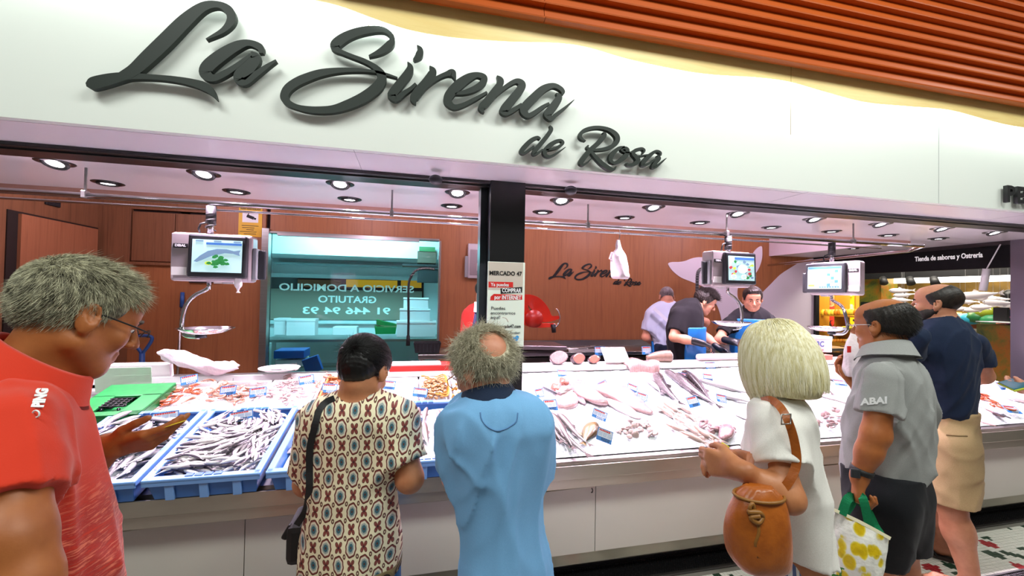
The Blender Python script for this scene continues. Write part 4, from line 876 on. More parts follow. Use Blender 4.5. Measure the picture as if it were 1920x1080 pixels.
c = atY(1351, 677, 3.42); fr_ = MB(); fr_.tube([(-.24, 0, 0), (-.2, 0, 0), (.2, 0.01, 0), (.24, 0.01, 0)], [.03, .033, .033, .028], 14); o = fr_.build('paper_roll', mat('pinkish_paper', 'F0DDDE', .6)); o.location = (c[0], 3.43, ZL+.034); tag(o, 'roll of white wrapping paper lying on the ledge before the fishmongers', 'paper roll')
for (x, y), l, rz in [((685, 75), 'white price card standing behind the salmon steaks', .0), ((1048, 70), 'white price card with blue print behind the draped fillet', .1), ((1545, 195), 'price card with blue print hanging from the ledge by the paper roll', .0), ((1665, 225), 'price card with blue print lying next to the one below the paper roll', -.1)]:
    p = atY(*pxy(x, y), 3.45 if y < 100 else 3.285); tagcard(0, 0, l, .10, .075, rz, .15 if y < 100 else .3, .0, base=p)
# ------------------------------------------------------------------ far right of the display, between and beyond the standing men
def lay2(me, L0, h, t, name, label, lift=.012, cat='fish'): return lay(me, L0, h, t, name, label, lift, cat, r4=False)
lay2(HK[0], .4, (1535, 705), (1560, 740), 'hake', 'small fish lying on the ice beside the blonde woman\'s hair')
rib((1520, 700), (1600, 720), .16, .06, mat('mauve_skin', 'A58C96', .3), 'ray_wing', 'mauve-grey ray wing on the ice behind the man in the grey polo', 31, .004, r4=False)
rib((1525, 735), (1600, 760), .2, .06, M_wht, 'white_fillet', 'pale fillet in front of the ray wing on the ice', 32, .004, r4=False)
lump('octopus', [(1545, 778), (1560, 770), (1575, 785), (1560, 795), (1540, 790)], .014, fleshmat('pale_octo', 'E7B4B4', 'F3D3D0'), 'pinkish heap of small octopus in front of the man in the grey polo', 'octopus', 14, False)
tagcard(1575, 718, 'blue price card lying on the ray wing', .10, .06, -.3, .9, .1)
for i, (x, y) in enumerate([(1836, 742), (1846, 746), (1856, 750), (1866, 755), (1877, 760), (1886, 766)]):
    p = onp(x, y, ICE_H+.02); place(PM[0], 'prawn', p, .6*i, 'large orange-red prawn in the row beside the man in navy', 'prawn', 'prawns beside the man in navy', 0, i % 2 == 0, 1.5)
lay2(fish_mesh('cod_head_fish', .4, .05, .035, P_EEL, F_pink, .05), .4, (1886, 782), (1838, 762), 'pink_gurnard', 'pink fish with dark fins beside the man in navy')
rib((1862, 772), (1895, 785), .2, .1, mat('dark_mussel', '2A2C2E', .3), 'dark_fin', 'dark greenish piece of fish beside the pink fish', 33, .02, r4=False)
rib((1885, 745), (1945, 760), .2, .07, M_tuna, 'tuna_fillet', 'pink fillet on the ice at the picture edge', 34, .006, r4=False)
rib((1833, 790), (1870, 800), .2, .06, M_fil, 'pink_fillet', 'pale pink fillet on the ice front by the tan shorts', 35, .004, r4=False)
tagcard(1897, 768, 'blue price card lying beside the row of large prawns', .12, .07, -.2, .9, .1); tagcard(1877, 724, 'blue and white price card at the back of the ice beside the navy sleeve', .12, .07, .2, .6, .1)
rib((1895, 722), (1960, 722), .2, .08, M_wht, 'white_fillet', 'white fillet under the phone at the picture edge', 36, .004, r4=False)
# plastic bag lying behind the trays, small foam plate of fish
# ================================================================== downlights
M_lampface = mat('downlight_glass', 'FFFFFF', .4, emit='FFF4FA', estr=9.0)
def downlight(x, y, lab, on_=True, tilt=0.0):
    t = thing('downlight', lab, 'downlight', (x, y, ZC), 0, 'downlights in the lowered ceiling')
    MB().lathe([(.062, -.001), (.085, -.004), (.088, -.001), (.088, .001)], n=28).build('ring', M_black, t)
    MB().lathe([(.063, -.002), (.058, -.014), (.044, -.012), (.040, .004)], n=24, R=rotm(tilt, 0, 0)).build('gimbal', M_blackm, t)
    c = MB(); c.lathe([(0, -.006), (.040, -.006)], n=24, R=rotm(tilt, 0, 0)); c.build('lens', M_lampface, t)
    if on_:
        lamp('downlight_lamp', 'SPOT', (x, y+.01*0, ZC-.02), 108, PINK, .04, target=(x, y-.22 if y < 3.1 else y+.02, 0.9), spot_size=math.radians(118), spot_blend=.7)
fr = [atZ(x, y, ZC) for x, y in [(102, 304), (382, 325), (637, 343), (858, 360), (1053, 375), (1225, 388), (1382, 400), (1523, 411), (1648, 420), (1759, 429), (1860, 436)]]
bk = [atZ(x, y, ZC) for x, y in [(200, 342), (440, 357), (655, 372), (847, 386), (1018, 397), (1170, 408), (1312, 417), (1440, 427), (1555, 434), (1662, 441), (1757, 447)]]
ORD = 'first second third fourth fifth sixth seventh eighth ninth tenth eleventh twelfth'.split(); fr = [tuple(p) for p in fr]; bk = [tuple(p) for p in bk]
for p in fr: downlight(p[0], 2.925, ORD[fr.index(p)]+' downlight from the orange-polo end of the front row', True, -.35)
for p in bk: downlight(p[0], 3.39, ORD[bk.index(p)]+' downlight from the orange-polo end of the back row', True, 0)
for (x, y) in [(1665, 452), (1600, 459)]:
    p = atZ(x, y+6, ZC); downlight(p[0], p[1], 'unlit black downlight beyond the two rows', False)
# black dome sensors on the beam
for px_, l in ((817, 'black oval dome on the steel beam beside the post'), (1070, 'black oval dome on the steel beam right of the post')):
    p = atY(px_, {817: 337, 1070: 357}[px_], 2.45); mb = MB(); mb.lathe([(0, -.03), (.018, -.027), (.034, -.016), (.04, 0), (.036, .014), (.02, .024), (0, .027)], n=20); o = mb.build('sensor_dome', M_darkgrey); o.location = p; tag(o, l, 'sensor')
# ================================================================== hanging rail and scales
YR, ZR = 3.0, 2.163
rail = thing('hanging_rail', 'long chrome rail hung under the ceiling that carries the scales', 'rail', (1.0, YR, ZR))
mb = MB(); mb.tube([(-4.3, 0, 0), (3.3, 0, 0)], .017, 12); mb.build('rail_tube', M_chrome, rail)
mb = MB(); mb.tube([(-4.3, .05, -.035), (3.3, .05, -.035)], .008, 8); mb.build('cable_conduit', M_chrome, rail)
for bx in (-2.9, -1.15, 0.3, 1.55, 2.9): MB().box((bx, 0, .085), (.012, .008, .16)).box((bx, 0, .005), (.025, .04, .045), None, .004).build('rail_bracket', M_steel, rail)
p0, p1 = atZ(1440, 487, 2.12), atZ(1745, 462, 2.12)
r2 = MB(); r2.tube([(4.3, 3.0, ZR), (4.75, 3.0, ZR)], .017, 12); r2.tube([(4.75, 3.0, ZR), (5.1, 3.35, ZR), (5.45, 5.5, ZR)], .017, 12); tag(r2.build('hanging_rail', M_chrome), 'chrome rail turning back towards the end of the stall', 'rail')
M_scr = {}
def emis(name, c, e=1.0): return mat(name, c, .4, emit=c, estr=e)
E_cy = emis('screen_cyan', '9FE0E4', .85); E_bl = emis('screen_blue', '3E6FB4', .6); E_wh = emis('screen_white', 'E4F4F4', .85); E_gr = emis('screen_green', '2F8A45', .5); E_gy = emis('screen_fish', '6E8CA6', .6); E_yl = emis('screen_lime', 'B9D04A', .6); E_rd = emis('screen_red', 'B8404A', .5); E_lt = emis('screen_pale', 'BFE8E8', .5)
def scale(px, py, rz, lab, screen, mirror=False, pan_dir=1, tilt=0.12, w=.44, sd=1):
    """hanging shop scale: pole, body, bezel with screen, printer, side display, swan-neck arm with pan"""
    c = atY(px, py, YR-.02); t = thing('hanging_scale', lab, 'scale', (c[0], YR-.02, c[2]), rz); s = -1 if mirror else 1
    h = .30; 
    MB().box((0, .06, 0), (w, .13, h), None, .018).build('body', mat('scale_body', 'CDBFC2', .3, .35), t)
    MB().box((s*-.16, -.012, .02), (.10, .016, h*.8), None, .004).build('printer_door', mat('scale_door', 'C9BDC0', .25, .5), t)
    MB().box((s*-.16, -.022, .065), (.075, .006, .028), None, .003).build('name_badge', M_blackm, t)
    text('DIBAL', .02, M_whitep, t, 'badge_lettering', (s*-.16, -.0265, .065), depth=.0006, bold=.0008, width=.056)
    MB().box((s*-.165, -.022, -.09), (.078, .004, .05)).build('label', M_paper, t)
    bz = bpy.data.objects.new('bezel', MB().box((0, 0, 0), (.315, .05, .265), None, .012).build('b', M_darkgrey).data); bpy.data.objects.remove(bpy.data.objects['b']); link(bz, t); bz.location = (s*.045, -.03, .005); bz.rotation_euler = (-tilt*.3, 0, 0)
    sc_o = bpy.data.objects.new('screen', MB().box((0, -.026, 0), (.265, .003, .20)).build('b', E_lt).data); bpy.data.objects.remove(bpy.data.objects['b']); link(sc_o, bz)
    def patch(m, x, z, sx, sz, d=.001): o = MB().box((x, -.0275-d, z), (sx, .001, sz)).build('screen_print', m, bz); return o
    def blob(m, pts, d=.002): mb = MB(); mb.prism(pts, (0, -.0275-d, 0), (1, 0, 0), (0, 0, 1), (0, 1, 0), .001); return mb.build('screen_print', m, bz)
    if screen == 'fish':
        patch(E_bl, .035, .076, .19, .014); 
        for k, x in enumerate((-.095, .0, .105)): patch(E_gy, x, .091, .04, .009)
        blob(E_gy, [(x, z) for x, z in [(-.122, -.035), (-.09, .0), (-.05, .03), (0, .045), (.05, .045), (.09, .035), (.125, .042), (.118, .022), (.122, .005), (.085, .018), (.04, .02), (-.03, .0), (-.075, -.025), (-.105, -.04)]])
        r = random.Random(4)
        for k in range(26):
            x, z = .0+r.gauss(.012, .026), -.03+r.gauss(0, .018); a = r.random()*3; blob(E_gr, [(x+.011*math.cos(a+q*1.05)*(1+.5*(q % 2)), z+.009*math.sin(a+q*1.05)) for q in range(6)], .0025+.00005*k)
        blob(E_yl, [(-.045+.02*math.cos(q*.7), -.045+.012*math.sin(q*.7)) for q in range(9)], .0022)
    elif screen == 'platter':
        patch(E_bl, .03, .08, .2, .02); r = random.Random(8)
        for k in range(30):
            x, z = r.uniform(-.115, .115), r.uniform(-.085, .06); m = (E_gr, E_rd, E_gy, E_yl, E_cy)[k % 5]; blob(m, [(x+.018*math.cos(q)*r.uniform(.6, 1.2), z+.014*math.sin(q)*r.uniform(.6, 1.2)) for q in range(6)], .0015+.00004*k)
        blob(E_wh, [(.01+.05*math.cos(q*.52), -.005+.036*math.sin(q*.52)) for q in range(12)], .0032)
        for x in (-.085, .02): blob(E_wh, [(x+.028*math.cos(q*.52), -.07+.02*math.sin(q*.52)) for q in range(12)], .0033); blob(E_lt, [(x+.02*math.cos(q*.52), -.07+.014*math.sin(q*.52)) for q in range(12)], .0036)
    else:
        patch(E_bl, .0, .088, .26, .02); patch(E_yl, -.1, -.07, .05, .02)
        for i in range(5):
            for j in range(3): patch((E_cy, E_gy, E_bl)[(i*2+j) % 3], .035+.03*j, .055-.03*i, .026, .024)
        for j in range(8): patch(E_bl, -.03+.02*j, -.085, .016, .012)
    s *= sd; MB().box((s*(w/2+.012), .05, -.03), (.03, .10, .2), None, .008).build('side_cover', M_grey, t)
    MB().box((s*(w/2+.05), .03, -.035), (.045, .02, .19), None, .009).build('customer_display', M_darkgrey, t)
    MB().box((.08*s, .05, -h/2-.006), (.06, .05, .012)).build('ticket_slot', M_whitep, t)
    top = ZR-c[2]; mb = MB(); mb.cyl((-.02, .02, h/2-.005), (-.02, .02, top-.08), .017); mb.build('pole', M_chrome, t); MB().cyl((-.02, .02, top-.13), (-.02, .02, top-.02), .028).build('pole_sleeve', M_blackm, t)
    mb = MB(); mb.tube([(-.02+.026*math.cos(a), .02+.026*math.sin(a), h/2+.02+a*.006) for a in np.linspace(0, 18, 90)], .004, 5); mb.tube([(-.045, .02, h/2+.07), (-.075, .02, h/2+.06), (-.085, .02, h/2+.03), (-.08, .03, h/2)], .006, 6); mb.build('cable', M_blackm, t)
    MB().cyl((-.02, .02, -h/2), (-.02, .02, -h/2-.05), .012).build('arm_stub', M_chrome, t)
    d = pan_dir; ph = -.47
    mb = MB(); mb.tube(spline([(-.02, .02, -h/2-.035), (-.02+d*.02, .02, -h/2-.055), (-.02+d*.075, .015, -h/2-.09), (-.02+d*.11, 0, -.30), (-.02+d*.13, 0, -.40), (-.02+d*.125, 0, -.45), (-.02+d*.10, -.01, -.485), (-.02+d*.03, -.01, -.495)], 5), .0125, 10); mb.build('swan_neck', M_chrome, t)
    xc = -.02-d*.01
    mb = MB(); mb.lathe([(0, -.03), (.085, -.028), (.128, -.012), (.145, .004), (.152, .006), (.145, .000), (.125, -.016), (.08, -.031), (0, -.034)], (xc, -.03, ph+.03), 36); mb.build('pan', M_chrome, t)
    MB().cyl((xc+d*.03, -.02, ph-.028), (xc+d*.03, -.02, ph), .03).build('pan_hub', M_darkgrey, t)
    return t
s1 = scale(398, 483, .06, 'hanging scale with a fish and parsley on its screen', 'fish', False, -1)
s2 = scale(1372, 505, .06, 'hanging scale with a seafood platter on its screen above the fishmongers', 'platter', False, 1, w=.40, sd=-1)
s3 = scale(1562, 522, -1.30, 'hanging scale with a blue keypad screen in front of the delicatessen', 'keys', True, 1, w=.38)
# small knotted bag hung under the first scale
def bag_mesh(rows, m, name, label, cat, seed=0, n=20):
    """crumpled plastic bag: rows of (x, y, z, half width, half depth)"""
    r = np.random.default_rng(seed); vs = []; rows = spline(rows, 3); ph = r.uniform(0, 6.28, 4)
    for x, y, z, a, b in rows:
        for i in range(n):
            an = 2*math.pi*i/n; q = 1+.10*math.sin(3*an+ph[0]+z*12)+.08*math.sin(5*an+ph[1]-z*20)+.05*math.sin(8*an+z*35); vs.append((x+a*math.cos(an)*q, y+b*math.sin(an)*q, z))
    k = len(rows); fs = [(j*n+i, (j+1)*n+i, (j+1)*n+(i+1) % n, j*n+(i+1) % n) for j in range(k-1) for i in range(n)]+[tuple(range(n)), tuple((k-1)*n+i for i in range(n))[::-1]]
    o = mesh(name, vs, fs, m, None, True); return tag(o, label, cat)
M_bag = mat('white_plastic_bag', 'F0E4EA', .3, bump=.35, bscale=55, bdist=.01, spec=.6)
q = lambda px, py, Y=2.98: atY(px, py, Y)
rows = []
for py, w in ((512, .008), (524, .02), (535, .022), (541, .010), (546, .006), (549, .013)): p = q(446, py, 2.95); rows.append((p[0], 2.95, p[2], w, w*.6))
bag_mesh(rows, M_bag, 'knotted_bag', 'small white knotted bag hanging under the first scale', 'bag', 3)
# bundle of white carrier bags hung from a wire on the rail
rows = []
for py, xc, w in ((450, 1159, .012), (460, 1159, .022), (468, 1160, .03), (478, 1159, .06), (490, 1160, .066), (505, 1162, .072), (518, 1164, .076), (523, 1164, .06)): p = q(xc, py); rows.append((p[0], 2.98, p[2], w, w*.55))
b = bag_mesh(rows, M_bag, 'carrier_bags', 'bundle of white carrier bags hanging from the rail by a wire', 'bag', 6)
pa_, pb_ = q(1162, 430), q(1160, 452); mb = MB(); mb.tube([pa_, (pa_+pb_)/2+(.006, 0, 0), pb_], .003, 6); mb.build('wire_hook', M_steel, b)
p = q(1147, 480); MB().box(p, (.03, .02, .06), rotm(0, .3, 0), .006).build('bag_handle', M_bag, b)
# clear-ish plastic bag lying behind the trays
rows = []
cs_ = [(302, 664, .028), (325, 668, .045), (355, 678, .05), (385, 688, .045), (410, 690, .042), (430, 688, .035), (446, 688, .014)]
r3 = np.random.default_rng(2); vs = []; n_ = 16; rows = spline([list(atY(x, y, 3.30))+[w] for x, y, w in cs_], 4)
for i, (x, y, z, w_) in enumerate(rows):
    for k in range(n_): a = 2*math.pi*k/n_; g_ = 1+.18*math.sin(3*a+i*.5)+.12*math.sin(5*a-i*.8)+.06*math.sin(9*a+i*1.7); vs.append((x+.01*math.sin(a*2), y+w_*1.2*math.cos(a)*g_, z+w_*math.sin(a)*g_))
k = len(rows); o = mesh('plastic_bag', vs, [(j*n_+i, j*n_+(i+1) % n_, (j+1)*n_+(i+1) % n_, (j+1)*n_+i) for j in range(k-1) for i in range(n_)]+[tuple(range(n_))[::-1], tuple((k-1)*n_+i for i in range(n_))], mat('sheer_bag', 'EADDE4', .22, bump=.5, bscale=40, bdist=.012, spec=.7), None, True); tag(o, 'crumpled see-through plastic bag lying behind the prawn trays', 'bag')
fp = thing('fish_plate', 'shallow white foam plate of small fish behind the shrimp tray', 'plate', atY(524, 693, 3.33)); MB().lathe([(0, 0), (.1, .002), (.13, .014), (.135, .016), (.13, .010), (.1, -.002), (0, -.004)], n=28).build('plate', M_foam, fp)
for k in range(6): o = bpy.data.objects.new('small_fish', AM[k % 5]); link(o, fp); o.location = (-.05+.02*k, -.02+.012*(k % 3), .014); o.rotation_euler = (0, 0, .2*k-.4)
# box with lettering on the ledge by the blonde woman
def boxthing(name, label, c, size, m, cat='box', rz=0.0):
    t = thing(name, label, cat, c, rz); MB().box((0, 0, 0), size, None, .006).build('body', m, t); MB().box((0, 0, size[2]/2), (size[0]+.006, size[1]+.006, size[2]*.2), None, .004).build('lid', m, t); return t
p = atY(1513, 645, 3.50)
bx = boxthing('foam_box', 'white foam box with blue letters beside the blonde woman', (p[0], 3.48, p[2]), (.36, .2, .145), M_foam, 'box', 0.0)
text('3C', .075, mat('box_blue', '4A5C9A', .6), bx, 'printed_letters', (.03, -.101, .01), bold=.002); MB().box((.04, -.1012, -.045), (.06, .001, .006)).build('printed_line', mat('box_red', 'B9485A', .6), bx)
rb = MB().box((0, 0, 0), (.25, .16, .05), None, .004).build('red_tray', mat('salmon_tray', 'D9705F', .5)); p = atY(1525, 690, 3.42); rb.location = (p[0], 3.40, ZL+.025); tag(rb, 'flat red tray on the ledge under the white foam box', 'tray')
# ================================================================== wall sign, socket, brooms
p = atY(468, 415, YB-.03); sg = thing('camera_sign', 'yellow video-surveillance notice on the wood wall above the window corner', 'sign', (p[0], YB-.004, p[2]))
MB().box((0, 0, 0), (.25, .006, .36)).build('sign_plate', mat('yellow_sign', 'E6B400', .45), sg); MB().box((.0, -.004, .055), (.17, .002, .13)).build('white_field', M_whitep, sg)
cam_ = MB(); cam_.box((0, -.007, .055), (.08, .003, .035), rotm(0, .35, 0)); cam_.box((.05, -.007, .037), (.022, .003, .022), rotm(0, .35, 0)); cam_.box((-.02, -.007, .095), (.008, .003, .05)); cam_.box((-.02, -.007, .117), (.04, .003, .008)); cam_.build('camera_pictogram', M_blackm, sg)
text('ZONA VIDEOVIGILADA', .024, M_blackm, sg, 'heading', (0, -.005, .15), width=.22, bold=.0008)
for k in range(5): MB().box((-.02*(k % 2), -.004, -.05-.024*k), (.18-.05*(k % 3), .002, .006)).build('small_print', M_blackm, sg)
p = atY(400, 525, YB); so = thing('wall_socket', 'white wall socket beside a dark switch box under the first scale', 'socket', (p[0], YB-.005, p[2])); MB().box((.05, 0, 0), (.085, .02, .085), None, .006).build('socket_plate', M_whitep, so); MB().cyl((.05, -.012, 0), (.05, -.008, 0), .02).build('socket_hole', M_grey, so); MB().box((-.12, -.01, 0), (.24, .03, .075), None, .008).build('switch_box', M_darkgrey, so)
bz_ = atY(333, 600, YB-.12)
br = thing('broom', 'broom with a long steel handle and a blue grip against the wood wall', 'broom', (bz_[0], YB-.12, 0)); zt = atY(333, 548, YB-.12)[2]
MB().cyl((0, 0, .1), (0, .08, zt-.15), .015).build('handle', M_steel, br); MB().cyl((0, .08, zt-.17), (0, .085, zt), .022, .02).build('grip', mat('blue_grip', '1E4E8E', .4), br); MB().box((0, 0, .06), (.4, .06, .08), None, .01).build('brush', mat('blue_grip', '1E4E8E', .4), br)
p = atY(267, 650, YB-.2); sp = thing('spade', 'blue plastic shovel with a D-shaped grip against the wall', 'shovel', (p[0], YB-.2, p[2]))
mb = MB(); mb.tube(spline([(0, 0, -.08), (-.05, 0, 0), (-.085, 0, .07), (-.075, 0, .11), (0, 0, .12), (.075, 0, .11), (.085, 0, .07), (.05, 0, 0), (0, 0, -.08)], 4), .018, 8); mb.build('grip', mat('blue_grip', '1E4E8E', .4), sp); MB().cyl((0, 0, -.07), (0, .02, -.9), .026).build('shaft', mat('blue_grip', '1E4E8E', .4), sp); MB().box((0, .0, -1.0), (.28, .03, .34), None, .01).build('blade', mat('blue_grip', '1E4E8E', .4), sp)
p = atZ(272, 358, 2.328); cm = thing('dome_camera', 'small white dome camera at the ceiling edge', 'camera', atY(271, 362, 3.7)); MB().lathe([(.04, .03), (.045, .02), (.045, -.005), (.03, -.03), (0, -.04)], n=20).build('housing', M_whitep, cm); MB().cyl((0.01, -.036, -.018), (.012, -.046, -.02), .014).build('lens', M_blackm, cm)
# electrical panel right of the window, in part behind the post channel
p = atY(893, 490, YB); ep = thing('wall_cabinet', 'grey metal wall cabinet partly behind the post', 'cabinet', (p[0]+.05, YB-.03, p[2])); MB().box((0, 0, 0), (.34, .07, .46), None, .006).build('body', mat('cabinet_grey', 'BDB2B6', .4, .3), ep); MB().box((-.02, -.04, -.02), (.24, .01, .34), None, .004).build('door', mat('cabinet_door', '9C8E92', .35, .4), ep); MB().box((-.19, -.02, -.08), (.04, .06, .28), None, .004).build('side_box', M_grey, ep); MB().box((0, -.047, -.08), (.10, .002, .10)).build('notice', M_paper, ep)
# ================================================================== back bench along the wall
bench = thing('steel_bench', 'long steel work bench along the wood wall behind the fishmongers', 'bench', (3.75, 5.25, 0))
MB().box((0, 0, .90), (5.3, .66, .045), None, .004).build('worktop', M_steel, bench); MB().box((0, .31, .95), (5.3, .02, .10)).build('splashback', M_steel, bench)
MB().box((0, .05, .45), (5.2, .5, .78)).build('cabinet_base', mat('dark_steel', '5B5552', .4, .7), bench)
b2 = thing('sink_bench', 'steel bench with a tap under the prep-room window', 'bench', (atY(870, 660, 4.9)[0], 4.95, 0))
MB().box((0, 0, .93), (1.05, .6, .05), None, .004).build('worktop', M_steel, b2)
for sx in (-1, 1):
    for sy in (-1, 1): MB().cyl((sx*.48, sy*.26, 0), (sx*.48, sy*.26, .91), .02).build('leg', M_steel, b2)
p = atY(800, 655, 4.95); tr_ = thing('black_basket', 'black plastic basket on the sink bench', 'basket', (p[0], 4.85, .96)); tray_mb(.30, .22, .11, .008, .02).build('body', M_blackm, tr_)
for k in range(7): MB().box((-.12+.04*k, -.105, .055), (.006, .006, .10)).build('slat', M_darkgrey, tr_)
# spray tap with coiled spring
p = atY(765, 640, 5.3); tp = thing('spray_tap', 'tall pre-rinse spray tap in front of the prep-room window', 'tap', (p[0], 5.2, .96))
q1 = [atY(x, y, 5.2)-np.array([p[0], 5.2, .96]) for x, y in ((765, 648), (766, 600), (766, 540), (770, 520), (782, 506), (800, 503), (815, 505))]
mb = MB(); mb.tube(spline(q1, 5), .014, 8); mb.build('riser', M_darkgrey, tp); pts = spline(q1, 14); co = []
for i, s_ in enumerate(pts[len(pts)//2:]): a = i*1.3; co.append(s_+np.array([.022*math.cos(a), .022*math.sin(a), .0]))
mb = MB(); mb.tube(co, .004, 5); mb.build('spring', M_steel, tp); MB().cyl(q1[0]+(0, 0, .0), q1[0]+(0, 0, .12), .025, .02).build('valve', M_blackm, tp)
# ------------------------------------------------------------------ slicer behind the post: red guard and blade
p = atY(1005, 590, 4.6); sl = thing('slicing_machine', 'red slicing machine with a round blade guard beside the post', 'slicer', (p[0], 4.6, p[2]))
M_red = mat('slicer_red', 'D0260F', .22, coat=.5)
def rel(x, y): v = atY(x, y, 4.6)-p; return (v[0], v[2])
fl = spline([rel(*c) for c in ((968, 590), (966, 560), (985, 552), (1005, 556), (1018, 566), (1028, 580), (1033, 592), (1045, 592), (1045, 598), (1020, 604), (1010, 598), (995, 580), (988, 572), (995, 592), (1004, 604), (1036, 606), (1040, 612), (1000, 614), (980, 608), (972, 602))], 3)
mb = MB(); mb.prism([tuple(q) for q in fl], (0, -.04, 0), (1, 0, 0), (0, 0, 1), (0, 1, 0), .08); mb.build('blade_guard', M_red, sl, bevel=.006)
rc = rel(998, 597); MB().cyl((rc[0], -.09, rc[1]), (rc[0], .0, rc[1]), .10, .10, 24).build('motor_cap', mat('slicer_red2', 'A81E0C', .3), sl)
mb = MB(); mb.tube([(rel(1036, 592)[0]+.07*math.cos(a), -.05, rel(1036, 592)[1]-.02+.11*math.sin(a)) for a in np.linspace(-1.4, 1.2, 12)], .008, 6); mb.build('blade_edge', M_chrome, sl); rk = rel(1034, 616); MB().cyl((rk[0], -.06, rk[1]+.05), (rk[0]+.01, -.06, rk[1]-.04), .028, .024).build('knob', M_blackm, sl)
p2 = atY(1015, 645, 4.7)
MB().box((p2[0]-p[0], .2, p2[2]-p[2]-.03), (.55, .45, .05), rotm(0, .03, 0), .01).build('carriage', mat('slicer_steel', '8E8489', .35, .8), sl); MB().box((p2[0]-p[0]-.05, .2, (.925+p2[2]-.06)/2-p[2]), (.4, .36, p2[2]-.06-.925), None, .01).build('base', mat('slicer_base', '6E666C', .35, .7), sl)
for (x, y), lab, sz in (((1085, 663), 'metal tray with knives on the back bench', (.36, .2, .03)), ((1130, 662), 'steel pan on the back bench beside the knife tray', (.25, .18, .04))):
    p3 = atY(x, y, 5.05); o = tray_mb(sz[0], sz[1], sz[2], .005, .01).build('steel_tray', M_steel); o.location = (p3[0], 5.05, .923); tag(o, lab, 'tray')
for k in range(3): p3 = atY(1070+16*k, 661, 5.0); o = MB().box((0, 0, 0), (.22, .03, .004), None, .001).box((.15, 0, 0), (.11, .025, .018), None, .004).build('knife', M_steel); o.location = (p3[0], 5.0+.05*k, .965); o.rotation_euler = (0, 0, .3*k-.2); tag(o, ['knife lying first in the tray on the back bench', 'knife lying in the middle of the tray on the back bench', 'knife lying last in the tray on the back bench'][k], 'knife')
p3 = atY(1085, 625, 5.55)
# hose over the fishmongers: ribbed swan-neck in front of the mural
pts = [atY(x, y, 5.3) for x, y in ((1307, 545), (1308, 515), (1313, 505), (1319, 507), (1323, 520), (1325, 535))]
hs = thing('spray_hose', 'ribbed grey spray hose arching in front of the white mural', 'hose', pts[0]); P_ = spline([q-pts[0] for q in pts], 6); mb = MB(); mb.tube(P_, .022, 8); mb.build('hose', M_darkgrey, hs)
mb = MB()
for i in range(0, len(P_)-1): mb.tube([P_[i]*.5+P_[i+1]*.5-(0, .0, .004), P_[i]*.5+P_[i+1]*.5+(0, .0, .004)], .030, 10)
mb.build('hose_rib', M_grey, hs); MB().cyl((0, 0, 0), (0, 0, 0.95-pts[0][2]), .022).build('standpipe', M_steel, hs)
# cutting board and steel trolley in front of the fishmongers
p = atY(1341, 655, 3.78); cb = thing('cutting_table', 'steel filleting table with a green cutting board', 'table', (p[0], 3.80, 0)); MB().box((0, 0, .93), (.27, .34, .05), None, .004).build('tabletop', M_steel, cb); MB().box((-.01, 0, .962), (.23, .28, .016), None, .003).build('cutting_board', mat('green_board', '0F8A4A', .5), cb)
for sx in (-1, 1):
    for sy in (-1, 1): MB().cyl((sx*.11, sy*.14, 0), (sx*.28, sy*.14, .91), .015).build('leg', M_steel, cb)
o = place(fish_mesh('salmon', .5, .06, .035, P_DEEP, F_dark, .03), 'sea_bass', np.array([p[0]+.05, 3.72, 1.0]), .2, 'dark fish being cleaned on the filleting table', 'fish', R0=np.eye(3))
# ================================================================== prep room seen through the window
RY = 8.1
rm = struct(MB().box((-.7, RY+.05, 1.5), (4.4, .1, 3.0)).box((-2.6, 6.9, 1.5), (.1, 2.5, 3)).box((1.3, 6.9, 1.5), (.1, 2.5, 3)).build('wall_prep', mat('prep_white', 'DDE6E6', .4)))
struct(MB().box((-.6, 6.9, 2.83), (3.9, 2.5, .1)).build('ceiling_prep', mat('prep_ceiling', 'E4ECEC', .4)))
def PR(x, y, Y=RY): return atY(x, y, Y)
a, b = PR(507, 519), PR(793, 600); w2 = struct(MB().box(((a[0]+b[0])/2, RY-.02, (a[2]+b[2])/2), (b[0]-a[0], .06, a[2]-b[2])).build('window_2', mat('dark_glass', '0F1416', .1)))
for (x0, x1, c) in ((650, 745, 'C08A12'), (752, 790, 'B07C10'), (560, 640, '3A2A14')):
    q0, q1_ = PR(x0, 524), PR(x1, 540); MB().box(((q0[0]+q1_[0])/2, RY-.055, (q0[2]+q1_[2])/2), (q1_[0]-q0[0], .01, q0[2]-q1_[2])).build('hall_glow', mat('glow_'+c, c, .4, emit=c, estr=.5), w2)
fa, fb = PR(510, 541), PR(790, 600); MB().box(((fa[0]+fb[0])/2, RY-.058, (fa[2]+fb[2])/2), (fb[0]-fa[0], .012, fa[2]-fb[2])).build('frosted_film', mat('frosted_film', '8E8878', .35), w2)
for s_, x, y, wpx in (('SERVICIO A DOMICILIO', 655, 541, 250), ('GRATUITO', 653, 562, 108), ('91 446 94 93', 652, 583, 163)):
    c = PR(x, y); wd = PR(x+wpx/2, y)[0]-PR(x-wpx/2, y)[0]; t_ = text(s_, .17, mat('sign_pale', 'C9E2DF', .4, emit='BFE0DD', estr=.25), w2, 'lettering', (c[0], RY-.066, c[2]), U=(-1, 0, 0), bold=.004, width=wd)
mb = MB(); mb.box(((a[0]+b[0])/2, RY-.04, a[2]+.03), (b[0]-a[0]+.15, .1, .07)); mb.box(((a[0]+b[0])/2, RY-.04, b[2]-.04), (b[0]-a[0]+.1, .1, .06)); mb.build('window_frame', mat('prep_frame', 'CFE0E0', .4), w2)
MB().box((-.6, RY-.12, PR(600, 497)[2]), (3.4, .22, .03)).build('wall_ledge', mat('prep_ledge', 'AFC8CA', .4), rm)
